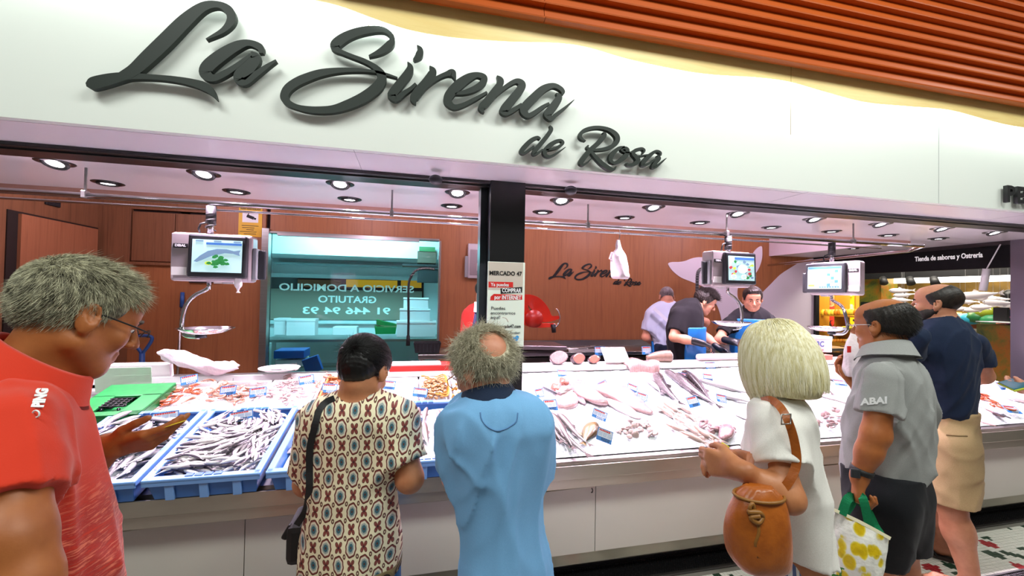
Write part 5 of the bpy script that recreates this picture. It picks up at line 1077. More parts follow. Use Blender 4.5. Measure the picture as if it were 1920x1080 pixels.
pb = thing('prep_bench', 'long steel bench under the frosted window of the prep room', 'bench', (-.6, 7.6, 0)); zb_ = PR(640, 634, 7.4)[2]; MB().box((0, 0, zb_-.02), (3.3, .8, .04)).build('worktop', M_steel, pb)
for x in (-1.5, 0, 1.5): MB().box((x, -.3, (zb_-.04)/2), (.05, .05, zb_-.04)).build('leg', M_steel, pb)
MB().box((0, .2, .35), (3.2, .3, .03)).build('lower_shelf', M_steel, pb)
def pbx(x0, x1, y0, y1, Y, m, name, lab, dep=.25, lid=True):
    a, b = PR(x0, y0, Y), PR(x1, y1, Y); t = thing(name, lab, 'box', ((a[0]+b[0])/2, Y+dep/2, b[2])); h = a[2]-b[2]
    MB().box((0, 0, h*.42), (b[0]-a[0], dep, h*.84), None, .006).build('body', m, t)
    if lid: MB().box((0, 0, h*.92), (b[0]-a[0]+.012, dep+.012, h*.16), None, .006).build('lid', m, t)
    return t
pbx(537, 590, 598, 629, 7.3, M_foam, 'foam_box', 'white foam box on the prep bench, larger of the two beside the pole'); pbx(514, 536, 597, 628, 7.35, M_foam, 'foam_box', 'narrow white foam box at the end of the prep bench'); pbx(624, 669, 610, 628, 7.3, M_foam, 'foam_box', 'low white foam tray-box in the middle of the prep bench', lid=False)
pbx(744, 817, 602, 632, 6.6, M_foam, 'foam_box', 'wide lowest foam box in the stack by the prep-room corner'); pbx(750, 806, 579, 602, 6.62, M_foam, 'foam_box', 'middle foam box in the stack by the prep-room corner'); pbx(757, 803, 558, 579, 6.64, M_foam, 'foam_box', 'topmost foam box in the stack by the prep-room corner')
gb = PR(722, 626, 7.3); t = thing('green_basket', 'green plastic basket tipped on the prep bench', 'basket', (gb[0], 7.35, gb[2]), .1); o = tray_mb(.35, .24, .13, .01, .02).build('body', mat('basket_green', '0B7A3C', .4), t); o2 = tray_mb(.34, .24, .08, .01, .02).build('upper_basket', mat('basket_green', '0B7A3C', .4), t); o2.location = (.0, 0, .12); o2.rotation_euler = (0, .25, 0)
bl = mat('crate_deep_blue', '1D4F98', .4)
pbx(513, 570, 655, 672, 6.3, bl, 'blue_crate', 'blue crate on the floor shelf of the prep room', .35, False); pbx(516, 568, 673, 687, 6.35, M_foam, 'foam_box', 'white foam box under the blue crate', .35, False); t = pbx(575, 605, 664, 698, 6.2, bl, 'blue_crate', 'blue crate standing tilted beside the foam box', .1, False); t.rotation_euler = (0, -.35, 0)
pbx(783, 818, 466, 494, 6.9, mat('carton_brown', '5E4A3C', .6), 'carton', 'brown carton with green print on the high shelf', .3, False); a, b = PR(786, 462, 6.88), PR(816, 472, 6.88); tag(MB().box(((a[0]+b[0])/2, 6.89, (a[2]+b[2])/2), (b[0]-a[0], .01, a[2]-b[2])).build('carton_flap', mat('carton_green', '2E6A3A', .5)), 'green top strip of the carton on the high shelf', 'carton'); a, b = PR(760, 494, 6.8), PR(822, 500, 6.8); tag(MB().box(((a[0]+b[0])/2, 7.0, a[2]-.02), (b[0]-a[0]+.1, .42, .03)).box(((a[0]+b[0])/2+.1, 7.0, a[2]-.18), (.34, .3, .22), None, .01).build('high_shelf', mat('shelf_dark', '3A3E40', .4, .5)), 'dark shelf with a blower high in the prep-room corner', 'shelf')
p = PR(745, 455, 7.2); dc = thing('dome_camera', 'small white dome camera on the prep-room bulkhead', 'camera', p); MB().lathe([(.05, .04), (.055, .02), (.05, -.01), (.03, -.035), (0, -.045)], n=16).build('housing', M_whitep, dc); MB().cyl((0, -.045, -.02), (0, -.056, -.022), .02).build('lens', M_blackm, dc)
struct(MB().box((-.6, 7.5, PR(640, 482, 7.2)[2]+.2), (3.9, 1.1, .40)).build('wall_bulkhead', mat('prep_white', 'DDE6E6', .4)))
# notice board on the black post
pl_ = atY(915, 490, 2.54); pr2 = atY(982, 650, 2.54); wB, hB = pr2[0]-pl_[0], pl_[2]-pr2[2]; cB = ((pl_[0]+pr2[0])/2, 2.544, (pl_[2]+pr2[2])/2)
nb = thing('notice_board', 'tall white notice about buying online on the black post', 'notice', cB); MB().box((0, 0, 0), (wB, .008, hB), None, .003).build('board', mat('board_white', 'E4F0E2', .4), nb)
def bxy(x, y): q = atY(x, y, 2.54); return q[0]-cB[0], q[2]-cB[2]
def strip(m, pts, d=.0055): mb = MB(); mb.prism([bxy(*q) for q in pts], (0, -d, 0), (1, 0, 0), (0, 0, 1), (0, 1, 0), .001); return mb.build('print_patch', m, nb)
M_bred = mat('board_red', 'D1261F', .5); M_bgr = mat('board_beige', 'C9C0B2', .5)
strip(M_bgr, [(916, 491), (981, 493), (980, 545), (915, 543)], .005); 
strip(M_bred, [(916, 528), (962, 529), (962, 539), (916, 539)]); strip(M_blackm, [(938, 541), (979, 538), (979, 549), (952, 550), (939, 551)], .006); strip(M_bred, [(920, 556), (926, 551), (979, 553), (979, 562), (930, 563), (919, 563)])
def btx(s, x, y, wpx, size, m, bold=.0): cx, cz = bxy(x, y); w_ = bxy(x+wpx/2, y)[0]-bxy(x-wpx/2, y)[0]; return text(s, size, m, nb, 'lettering', (cx, -.0075, cz), depth=.0004, bold=bold, width=w_)
btx('MERCADO 47', 948, 513, 61, .036, M_blackm, .001); btx('Ya puedes', 937, 534, 34, .030, M_whitep, .0006); btx('COMPRAR', 959, 545, 36, .036, M_whitep, .001); btx('por INTERNET', 952, 558, 50, .036, M_whitep, .001)
btx('Puedes', 934, 578, 26, .028, M_darkgrey); btx('encontrarnos', 943, 587, 46, .028, M_darkgrey); btx('aquí!', 929, 595, 18, .028, M_darkgrey); btx('www.mercado47.com', 946, 612, 61, .030, M_blackm, .0006); btx('@mercadochamberi', 952, 624, 46, .022, M_darkgrey)
mb = MB(); mb.tube(spline([(*bxy(942, 595), 0), (*bxy(949, 597), 0), (*bxy(953, 604), 0)], 4)[:, [0, 2, 1]]+np.array([0, -.006, 0]), .0012, 5); mb.build('arrow', mat('arrow_pink', 'C9A79A', .5), nb)
strip(M_bred, [(915, 620), (919, 623), (924, 621), (922, 625), (921, 628), (918, 626), (915, 626), (917, 623)])
cx, cz = bxy(939, 634); s_ = .0145
text_m = mat('ig_purple', 'B0307E', .5); MB().box((cx, -.0055, cz), (.026, .001, .026), None, .0004).build('social_icon', text_m, nb); strip(mat('ig_orange', 'E8782E', .5), [(934, 639), (944, 639), (944, 634)], .0062)
mb = MB(); mb.tube([(cx+.0062*math.cos(a), -.0068, cz+.0062*math.sin(a)) for a in np.linspace(0, 6.283, 15)[:-1]], .0012, 5, closed=True); mb.tube([(cx+x, -.0068, cz+z) for x, z in ((-.0095, -.0095), (.0095, -.0095), (.0095, .0095), (-.0095, .0095))], .0011, 5, closed=True); mb.box((cx+.006, -.0068, cz+.006), (.002, .001, .002)); mb.build('icon_mark', M_whitep, nb)
cx, cz = bxy(953, 635); MB().box((cx, -.0055, cz), (.026, .001, .026), None, .0004).build('social_icon', mat('fb_blue', '27559B', .5), nb); text('f', .034, M_whitep, nb, 'icon_mark', (cx+.003, -.0068, cz-.002), depth=.0004, bold=.0012)
strip(mat('bird_blue', '2C98D8', .5), [(961, 630), (965, 633), (967, 630), (970, 629), (973, 631), (972, 635), (969, 640), (964, 640), (961, 638), (965, 637), (962, 634)])
strip(mat('board_cyan', '6FB4DA', .5), [(922, 640), (931, 640), (929, 648), (924, 648)])
# ================================================================== bodies: one continuous surface grown from a blended field
def c_cap(a, b, r0, r1=None, k=.02): return ('cap', np.asarray(a, float), np.asarray(b, float), r0, r0 if r1 is None else r1, k, 1)
def c_ell(c, r, R=None, k=.02, op=1): return ('ell', np.asarray(c, float), np.asarray(r, float), np.eye(3) if R is None else np.asarray(R, float), k, op)
def c_cut(a, b, r, k=.006): return ('cap', np.asarray(a, float), np.asarray(b, float), r, r, k, -1)
def pr_eval(p, X):
    if p[0] == 'cap':
        a, b = p[1], p[2]; ba = b-a; h = np.clip(((X-a)@ba)/max(ba@ba, 1e-9), 0, 1)
        d = X-a-h[..., None]*ba; return np.sqrt((d*d).sum(-1)) - (p[3]+(p[4]-p[3])*h)
    if p[0] == 'ell':
        q = (X-p[1])@p[3]; r = p[2]; k0 = np.sqrt(((q/r)**2).sum(-1)); k1 = np.sqrt(((q/(r*r))**2).sum(-1))+1e-9; return k0*(k0-1)/k1
    return p[1].sdf(X)
def pr_bound(p):
    if p[0] == 'cap': return (p[1]+p[2])/2, np.linalg.norm(p[2]-p[1])/2+max(p[3], p[4])
    if p[0] == 'ell': return p[1], p[2].max()
    return p[1].bound()
def pr_k(p): return p[5] if p[0] == 'cap' else p[4] if p[0] == 'ell' else p[2]
def pr_op(p): return p[6] if p[0] == 'cap' else p[5] if p[0] == 'ell' else 1
class Loft:
    """torso or skirt: elliptical sections stacked in z; rows of (x, y, z, a, b); yaw turns the section"""
    def __init__(s, rows, yaw, grow=0.0, flat=0.0):
        R = np.array(rows, float); R = R[np.argsort(R[:, 2])]; s.R = spline(R, 5) if len(R) > 2 else R
        o = np.argsort(s.R[:, 2], kind='stable'); s.R = s.R[o]; s.ux = np.array([math.cos(yaw), -math.sin(yaw)]); s.uy = np.array([math.sin(yaw), math.cos(yaw)]); s.g = grow
        s.z0, s.z1 = s.R[0, 2]-grow, s.R[-1, 2]+grow
    def sdf(s, X):
        z = X[..., 2]; R = s.R; cx, cy, a, b = [np.interp(z, R[:, 2], R[:, i]) for i in (0, 1, 3, 4)]
        a = a+s.g; b = b+s.g; dx, dy = X[..., 0]-cx, X[..., 1]-cy
        u = (dx*s.ux[0]+dy*s.ux[1])/a; v = (dx*s.uy[0]+dy*s.uy[1])/b
        k0 = (np.abs(u)**2.25+np.abs(v)**2.25)**(1/2.25); k1 = np.sqrt((u/a)**2+(v/b)**2)+1e-9
        d = np.where(k0 > 1e-4, k0*(k0-1)/k1, -np.minimum(a, b)); d = np.maximum(d, -np.minimum(a, b))
        return np.maximum(d, np.maximum(s.z0-z, z-s.z1))
    def bound(s):
        c = np.array([s.R[:, 0].mean(), s.R[:, 1].mean(), (s.z0+s.z1)/2]); return c, (s.z1-s.z0)/2+max(s.R[:, 3].max(), s.R[:, 4].max())+s.g+.05
def field(prims, X, lo=None):
    """X: (blocks, pts, 3). Only blocks near a primitive evaluate it."""
    D = np.full(X.shape[:2], .12, np.float64); C = (X[:, 0]+X[:, -1])/2; br = np.linalg.norm(X[:, -1]-X[:, 0], axis=1)/2
    for p in prims:
        c, r = pr_bound(p); k = pr_k(p); near = np.where(np.linalg.norm(C-c, axis=1)-br < r+.07+k)[0]
        if not len(near): continue
        d = pr_eval(p, X[near]); o = D[near]
        if pr_op(p) > 0: h = np.clip(.5+.5*(o-d)/k, 0, 1); D[near] = o+(d-o)*h-k*h*(1-h)
        else: h = np.clip(.5-.5*(o+d)/k, 0, 1); D[near] = o+(-d-o)*h+k*h*(1-h)
    return D
def grow_surface(prims, h, post=None, clip=None, name='body', m=None, parent=None, pad=.03, bounds=None):
    """surface nets over the field"""
    if bounds is None:
        bs = [pr_bound(p) for p in prims if pr_op(p) > 0]; lo = np.min([c-r for c, r in bs], 0)-pad; hi = np.max([c+r for c, r in bs], 0)+pad
    else: lo, hi = np.asarray(bounds[0], float), np.asarray(bounds[1], float)
    if clip: lo = np.maximum(lo, clip[0]); hi = np.minimum(hi, clip[1])
    B = 8; n = np.ceil((hi-lo)/(h*B)).astype(int); N3 = n*B
    ii = np.stack(np.meshgrid(*[np.arange(q) for q in n], indexing='ij'), -1).reshape(-1, 3)
    cc = lo+(ii+.5)*B*h; Xc = np.repeat(cc[:, None, :], 2, 1); 
    off1 = np.array([[-1, -1, -1], [1, 1, 1.]])*B*h/2*.98
    dc = field(prims, Xc+off1*1e-6)[:, 0]
    if post: dc = post(dc[:, None], Xc[:, :1])[:, 0]
    act = np.abs(dc) < B*h*.87*1.25+.012
    G = np.where(dc > 0, .1, -.1).reshape(tuple(n)); D = np.repeat(np.repeat(np.repeat(G, B, 0), B, 1), B, 2).astype(np.float32)
    off = np.stack(np.meshgrid(*[np.arange(B)]*3, indexing='ij'), -1).reshape(-1, 3)
    ai = ii[act]; X = lo+(ai[:, None, :]*B+off[None])*h; d = field(prims, X)
    if post: d = post(d, X)
    g = (ai[:, None, :]*B+off[None]).reshape(-1, 3); D[g[:, 0], g[:, 1], g[:, 2]] = d.ravel()
    for ax in range(3):
        sl = [slice(None)]*3; sl[ax] = 0; D[tuple(sl)] = .1; sl[ax] = -1; D[tuple(sl)] = .1
    S = D < 0; cnt = np.zeros(tuple(N3-1), np.int8)
    for a in (0, 1):
        for b in (0, 1):
            for c in (0, 1): cnt += S[a:N3[0]-1+a, b:N3[1]-1+b, c:N3[2]-1+c]
    cell = np.argwhere((cnt > 0) & (cnt < 8)); idx = np.full(tuple(N3-1), -1, np.int32); idx[cell[:, 0], cell[:, 1], cell[:, 2]] = np.arange(len(cell))
    acc = np.zeros((len(cell), 3)); w_ = np.zeros(len(cell)); cor = [(a, b, c) for a in (0, 1) for b in (0, 1) for c in (0, 1)]
    V = {q: D[cell[:, 0]+q[0], cell[:, 1]+q[1], cell[:, 2]+q[2]].astype(float) for q in cor}
    for q in cor:
        for ax in range(3):
            if q[ax]: continue
            r = list(q); r[ax] = 1; r = tuple(r); a, b = V[q], V[r]; mk = (a < 0) != (b < 0); t = np.where(mk, a/np.where(mk, a-b, 1), 0)
            p = np.array(q, float)+np.eye(3)[ax]*t[:, None]; acc += p*mk[:, None]; w_ += mk
    P = lo+(cell+acc/np.maximum(w_, 1)[:, None])*h; F_ = []
    for ax in range(3):
        u, v = (ax+1) % 3, (ax+2) % 3; sl0 = [slice(1, q-1) for q in N3]; A = S[tuple(sl0)]; sl1 = list(sl0); sl1[ax] = slice(2, N3[ax]); Bb = S[tuple(sl1)]
        e = np.argwhere(A != Bb)+1; s = S[e[:, 0], e[:, 1], e[:, 2]]; du, dv = np.eye(3, dtype=int)[u], np.eye(3, dtype=int)[v]
        q = [e, e-du, e-du-dv, e-dv]; f = np.stack([idx[t[:, 0], t[:, 1], t[:, 2]] for t in q], 1); f[~s] = f[~s][:, ::-1]; F_.append(f[(f >= 0).all(1)])
    F_ = np.concatenate(F_)
    if name is None: return P, F_
    me = bpy.data.meshes.new(name); nv, nf = len(P), len(F_)
    me.vertices.add(nv); me.vertices.foreach_set('co', P.astype(np.float32).ravel()); me.loops.add(nf*4); me.loops.foreach_set('vertex_index', F_.astype(np.int32).ravel())
    me.polygons.add(nf); me.polygons.foreach_set('loop_start', np.arange(0, nf*4, 4, dtype=np.int32)); me.polygons.foreach_set('loop_total', np.full(nf, 4, np.int32)); me.polygons.foreach_set('use_smooth', np.ones(nf, bool))
    me.update(calc_edges=True); 
    if m: me.materials.append(m)
    o = bpy.data.objects.new(name, me); link(o, parent); return o
# ------------------------------------------------------------------ head, hands
def head_R(yaw, pitch, roll=0.0):
    """columns: right, forward, up. yaw from +Y towards +X, pitch positive looks down"""
    f = np.array([math.sin(yaw)*math.cos(pitch), math.cos(yaw)*math.cos(pitch), -math.sin(pitch)]); r = np.array([math.cos(yaw), -math.sin(yaw), 0]); u = np.cross(r, f)
    c, s = math.cos(roll), math.sin(roll); return np.stack([c*r+s*u, f, c*u-s*r], 1)
def head_prims(C, R, s=1.0, fat=0.0, jaw=1.0, female=False):
    L = lambda x, y, z: C+R@(np.array([x, y, z])*s)
    E = lambda c, r, rot=None, k=.02, op=1: c_ell(L(*c), np.array(r)*s, R if rot is None else R@rot, k*s, op)
    K = lambda a, b, r0, r1=None, k=.012: c_cap(L(*a), L(*b), r0*s, (r1 if r1 is not None else r0)*s, k*s)
    f = fat; P = [E((0, -.012, .035), (.076, .098, .082)), E((0, .022, -.035), (.060+f, .066+f*.6, .075), k=.03), E((0, .06, .045), (.055, .034, .045), k=.03)]
    P += [K((0, .070, -.094), (0, .066, -.092), .021*jaw, k=.025)]
    for q in (-1, 1):
        P += [K((q*(.052+f), .0, -.058), (q*.02, .060, -.094), .018*jaw+f*.5, k=.025), E((q*.036, .066, -.026), (.025+f*.6, .020, .022), k=.02), K((q*.012, .090, .022), (q*.042, .078, .018), .0085, .008, k=.012)]
    P += [K((0, .094, .012), (0, .118, -.026), .0085, .0115, k=.010)]
    for q in (-1, 1): P += [E((q*.0115, .105, -.031), (.0085, .010, .008), k=.006), E((q*.032, .099, .002), (.017, .012, .011), k=.012, op=-1)]
    P += [K((-.017, .089, -.057), (.017, .089, -.057), .0065, k=.008), K((-.015, .088, -.069), (.015, .088, -.069), .0075, k=.008), E((0, .102, -.0632), (.022, .010, .0018), k=.004, op=-1)]
    for q in (-1, 1): P.append(E((q*.032, .0815, .0075), (.0140, .0112, .0074), k=.004)); P.append(E((q*.032, .080, -.0085), (.0130, .0100, .0050), k=.004))
    for q in (-1, 1):
        rot = rotm(.18, 0, q*-.35); P += [E((q*.084, -.012, -.006), (.0080, .021, .034), rotm(.18, 0, q*-.5), .005), E((q*.092, -.008, .003), (.0065, .012, .019), rotm(.18, 0, q*-.5), .003, -1), E((q*.080, -.004, -.034), (.008, .010, .010), rot, .006), E((q*.088, -.001, -.006), (.004, .004, .007), rot, .003)]
    return P, L
def face_parts(L, R, s, par, brow='3A2A20', iris='2A1A12', brows=True):
    me = MB(); ir = MB()
    for q in (-1, 1):
        prof = [(0, -.0115), (.006, -.0098), (.0098, -.006), (.0115, 0), (.0098, .006), (.006, .0098), (0, .0115)]; me.lathe([(a*s, b*s) for a, b in prof], L(q*.032, .079, .002), 12, R)
        ir.lathe([(0, .0006*s), (.0048*s, .0), (.0052*s, -.001*s)], L(q*.032, .0903, .000), 12, R@rotm(-math.pi/2, 0, 0))
    me.build('eyes', mat('eye_white', 'E6DCD4', .2), par); ir.build('irises', mat('iris_'+iris, iris, .1), par)
    if brows:
        b = MB()
        for q in (-1, 1): b.tube([L(q*.014, .0985, .019), L(q*.030, .097, .026), L(q*.046, .084, .021)], [.0035*s, .0045*s, .0022*s], 6)
        b.build('eyebrows', mat('brow_'+brow, brow, .8), par)
def hand_prims(W, d, nrm, side, s=1.0, curl=(.5, .5, .5, .5), thumb=.5, spread=.12):
    """W wrist, d towards the fingers, nrm back of the hand, side unit vector of the thumb side"""
    d = unit(d); side = unit(np.asarray(side, float)-d*(np.asarray(side, float)@d)); n = unit(np.cross(side, d)); 
    if n@np.asarray(nrm, float) < 0: n = -n
    P = [c_cap(W-d*.02*s, W+d*.02*s, .024*s, .026*s, .02)]
    bx = [.030, .011, -.009, -.027]; ln = [(.040, .026, .020), (.045, .029, .021), (.041, .027, .020), (.032, .020, .018)]; pl = [.092, .095, .090, .082]
    for i in range(4):
        K = W+d*pl[i]*s+side*bx[i]*s; P.append(c_cap(W+d*.015*s+side*bx[i]*.55*s, K, .0165*s, .0125*s, .012*s))
        a = -spread*(i-1.5)*.6; p = K; cu = 0.0
        for j, l in enumerate(ln[i]):
            cu += curl[i]*(1.0, 1.15, .75)[j]; dd = (d*math.cos(a)-side*math.sin(a))*math.cos(cu)-n*math.sin(cu); q = p+dd*l*s; r0 = (.0100, .0090, .0080)[j]*s; P.append(c_cap(p, q, r0, (.0090, .0080, .0068)[j]*s, .003)); p = q
    T0 = W+d*.022*s+side*.022*s; T1 = W+d*.052*s+side*.046*s-n*.012*s; P.append(c_cap(T0, T1, .0165*s, .0125*s, .010))
    t2 = unit(d*.75+side*(.55-thumb)-n*thumb*.6); T2 = T1+t2*.034*s; P.append(c_cap(T1, T2, .0112*s, .0100*s, .003)); t3 = unit(t2-side*thumb*.6-n*.1); P.append(c_cap(T2, T2+t3*.026*s, .0098*s, .0080*s, .003))
    return P
# ------------------------------------------------------------------ hair strands
def strands(par, name, m, roots, dirs, L, C, Rm, rad, r0=.0007, seg=5, grav=.0, lift=.0, jit=.25, seed=0, curl=0.0, cfreq=60, keep=1.0, stick=None):
    """thin tapered strands that follow the head ellipsoid (centre C, frame Rm, radii rad)"""
    r = np.random.default_rng(seed); n = len(roots); p = roots.copy(); d = dirs+r.normal(0, jit, dirs.shape); d /= np.linalg.norm(d, axis=1)[:, None]; L = np.broadcast_to(np.asarray(L, float), (n,))*r.uniform(.7, 1.2, n)
    pts = [p.copy()]; ph = r.uniform(0, 6.28, n); cx = r.normal(0, 1, (n, 3))
    for k in range(seg):
        d = d+np.array([0, 0, -grav])/seg
        if curl: d = d+curl*(np.cos(ph+k*cfreq)[:, None]*cx+np.sin(ph+k*cfreq)[:, None]*np.roll(cx, 1, 1))
        d /= np.linalg.norm(d, axis=1)[:, None]; p = p+d*(L/seg)[:, None]
        q = (p-C)@Rm; e = np.sqrt(((q/rad)**2).sum(1)); low = e < keep+lift*(k+1)/seg; f = np.where(low, (keep+lift*(k+1)/seg)/np.maximum(e, 1e-6), 1 if stick is None else np.minimum(1, (keep+stick)/e))
        p = C+(q*f[:, None])@Rm.T; pts.append(p.copy())
    pts = np.stack(pts, 1); T = np.gradient(pts, axis=1); T /= np.linalg.norm(T, axis=2)[..., None]+1e-9
    a = np.cross(T, r.normal(0, 1, (n, 1, 3))); a /= np.linalg.norm(a, axis=2)[..., None]+1e-9; b = np.cross(T, a)
    tp = (1-np.linspace(0, 1, seg+1)**2*.85)*r0; V = np.stack([pts+tp[None, :, None]*(a*math.cos(q)+b*math.sin(q)) for q in (0, 2.094, 4.189)], 2).reshape(-1, 3)
    base = (np.arange(n)*(seg+1)*3)[:, None, None]; k = np.arange(seg)[None, :, None]*3; j = np.arange(3)[None, None, :]
    i0 = base+k+j; i1 = base+k+(j+1) % 3; Fq = np.stack([i0, i1, i1+3, i0+3], -1).reshape(-1, 4)
    me = bpy.data.meshes.new(name); nv, nf = len(V), len(Fq); me.vertices.add(nv); me.vertices.foreach_set('co', V.astype(np.float32).ravel()); me.loops.add(nf*4); me.loops.foreach_set('vertex_index', Fq.astype(np.int32).ravel()); me.polygons.add(nf); me.polygons.foreach_set('loop_start', np.arange(0, nf*4, 4, dtype=np.int32)); me.polygons.foreach_set('loop_total', np.full(nf, 4, np.int32)); me.update(calc_edges=True)
    me.polygons.foreach_set('use_smooth', np.ones(nf, bool)); me.materials.append(m); o = bpy.data.objects.new(name, me); link(o, par); return o
def hairmat(name, c1, c2, rough=.45, st=(90, 90, 45)):
    m, n = newmat(name); v = n.coord('Object', st); f = n.noise(v, 1.0, 3, .6); n.l.new(n.ramp(f, [(.32, c1), (.66, c2)]), n.b.inputs['Base Color']); n.b.inputs['Roughness'].default_value = rough; n.b.inputs['Specular IOR Level'].default_value = .35; return m
def skinmat(name, c, c2, rough=.5):
    m, n = newmat(name); v = n.coord('Object'); f = n.noise(v, 14, 5, .6); n.l.new(n.ramp(f, [(.3, c), (.7, c2)]), n.b.inputs['Base Color']); n.b.inputs['Roughness'].default_value = rough; n.b.inputs['Subsurface Weight'].default_value = .0; n.bump(n.noise(v, 260, 2), .10, .0015); return m
def clothmat(name, c1, c2=None, scale=220, streak=None, rough=.88, bump=.15, sheen=.03):
    m, n = newmat(name); v = n.coord('Object'); f = n.noise(n.coord('Object', (1, 1, 1) if not streak else streak), scale, 3, .6); f2 = n.noise(v, 6, 3); n.l.new(n.mix(n.math('MULTIPLY', f2, .25), n.ramp(f, [(.35, c1), (.65, c2 or c1)]), lin(c1)), n.b.inputs['Base Color']); n.b.inputs['Roughness'].default_value = rough; n.b.inputs['Sheen Weight'].default_value = sheen; n.b.inputs['Specular IOR Level'].default_value = .25
    n.bump(n.math('ADD', n.noise(v, 420, 2), n.math('MULTIPLY', n.noise(v, 18, 3), 1.2)), bump, .004); return m
def folds(X, amp, seed, f=1.0, ax=(0, 0, 1), aniso=.35):
    """soft cloth folds: warped ridges running mostly along ax"""
    r = np.random.default_rng(seed); out = 0; ax = unit(ax); s = unit(np.cross(ax, (0.3, 1, .1)))
    t = np.cross(ax, s)
    for k in range(7):
        a = r.uniform(-.7, .7); u = (X@(s*math.cos(a*2)+t*math.sin(a*2)))*f*r.uniform(14, 34)+(X@ax)*f*r.uniform(-9, 9); wv_ = np.sin(X@unit(r.normal(0, 1, 3))*f*r.uniform(9, 16)+r.uniform(0, 6.28))*1.6
        q = np.sin(u+wv_+r.uniform(0, 6.28)); out = out+(1-np.sqrt(q*q+.02))**2*r.uniform(.5, 1)*(.5+.5*np.sin(X@unit(r.normal(0, 1, 3))*f*11+r.uniform(0, 6)))
    return amp*(out-.8)*1.05
class Sleeve:
    def __init__(s, S, E, r0, r1): s.S, s.E, s.r0, s.r1 = np.asarray(S, float), np.asarray(E, float), r0, r1; s.ad = unit(s.E-s.S)
    def sdf(s, X): return np.maximum(pr_eval(c_cap(s.S, s.E+s.ad*.06, s.r0, s.r1), X), (X-s.E)@s.ad)
    def bound(s): return (s.S+s.E)/2, np.linalg.norm(s.E-s.S)/2+max(s.r0, s.r1)+.07
def shell(prims, h, cuts, name, m, par, thick=.009, fold=None, k=0, bounds=None, solid=True):
    """garment: shell around the blended prims, open where the cuts (point, normal: keeps the side the normal points away from) end it"""
    def post(d, X):
        if fold is not None: d = d-fold(X)
        if not solid: d = np.maximum(d, -(d+thick))
        for c in cuts: d = np.maximum(d, c(X) if callable(c) else ((X-np.asarray(c[0]))@unit(c[1])))
        return d
    return grow_surface(prims, h, post, None, name, m, par, bounds=bounds)
def torso(rows, d, yaw, k=.7, grow=0.0, dd=None):
    """rows (py, pxL, pxR[, d]) of the silhouette -> section rows in the world"""
    out = []
    for i, r in enumerate(rows):
        py, l, rr = r[:3]; q = r[3] if len(r) > 3 else d; kk = r[4] if len(r) > 4 else k
        c = atD((l+rr)/2, py, q); hv = atD(rr, py, q)-atD(l, py, q); wd = np.linalg.norm(hv)/2; ry = (c-EYE)[:2]; ry /= np.linalg.norm(ry); hh = np.array([ry[1], -ry[0]]); wd *= abs(unit(hv[:2])@hh)
        ux = np.array([math.cos(yaw), -math.sin(yaw)]); uy = np.array([math.sin(yaw), math.cos(yaw)]); a = wd/math.sqrt((ux@hh)**2+(kk*(uy@hh))**2); out.append((c[0], c[1], c[2], a, a*kk))
    return out
def person(label, foot, group=None): 
    t = thing('person', label, 'person', (foot[0], foot[1], 0), 0, group); t['anchor'] = 1; return t
def settle(t):
    """keep children's world place under the person's own origin"""
    for c in t.children: c.location = c.location-t.location
D2 = math.radians
A = lambda x, y, d: atD(x, y, d)
SK_warm = skinmat('skin_tan', 'AC6632', '965428'); SK_pale = skinmat('skin_fair', 'D79A7B', 'C98468'); SK_olive = skinmat('skin_olive', 'C0835C', 'AC6E49'); SK_sun = skinmat('skin_sunned', 'BE7F54', 'A9663E')
def arm_prims(S, E, W, r=(.050, .042, .040, .027), k=.02): return [c_cap(S, E, r[0]*.78, r[1], k), c_cap(E, E+(W-E)*.45, r[1]*.98, r[2], k), c_cap(E+(W-E)*.4, W, r[2], r[3], k)]
def leg_prims(Hp, K, An, toe, r=(.085, .058, .058, .036)):
    Hp, K, An, toe = [np.asarray(q, float) for q in (Hp, K, An, toe)]
    f = unit(toe-An); P = [c_cap(Hp, K, r[0], r[1], .03), c_cap(K, K+(An-K)*.35, r[1], r[2]*1.02, .03), c_cap(K+(An-K)*.3, An, r[2], r[3], .03)]
    he = An+np.array([0, 0, -.045])-f*.045; P += [c_cap(he, An+f*.02, .032, .034, .03), c_cap(An+f*.02+(0, 0, -.03), toe-f*.05, .034, .024, .03)]
    sd = np.array([f[1], -f[0], 0]); 
    for i in range(5): q = (i-2)*.017; P.append(c_cap(toe-f*.055+sd*q*.9, toe-f*(.012*abs(i-1))+sd*q, .012-.001*i, .009, .006))
    return P
def glass_frames(L, par, m, rim=True, y0=.118, z=.0):
    mb = MB()
    for q in (-1, 1):
        ring = [L(q*.034+.025*math.cos(a)*1.05, y0-.008*abs(math.cos(a)) if q*math.cos(a) > 0 else y0, z-.006+.018*math.sin(a)) for a in np.linspace(0, 6.283, 21)[:-1]]
        if rim: mb.tube(ring, .0014, 6, closed=True)
        else: mb.tube(ring[:11], .0014, 6)
        mb.tube([L(q*.060, y0-.008, z+.004), L(q*.075, .07, z+.006), L(q*.083, .01, z+.008), L(q*.082, -.015, z-.004)], .0018, 6)
    mb.tube([L(-.010, y0, z), L(0, y0+.003, z+.004), L(.010, y0, z)], .0014, 6); g = mb.build('glasses', m, par)
    ln = MB()
    for q in (-1, 1): ln.raw([L(q*.034+.0255*math.cos(a), y0-.004, z-.006+.0175*math.sin(a)) for a in np.linspace(0, 6.283, 17)[:-1]], [tuple(range(16))])
    ln.build('lenses', M_glass, g)
def sample_dirs(n, seed, cond):
    r = np.random.default_rng(seed); out = []
    while len(out) < n:
        v = r.normal(0, 1, (4000, 3)); v /= np.linalg.norm(v, axis=1)[:, None]; out += list(v[cond(v)])
    return np.array(out[:n])
HC, HRAD = np.array([0, -.012, .035]), np.array([.0775, .0995, .0835])
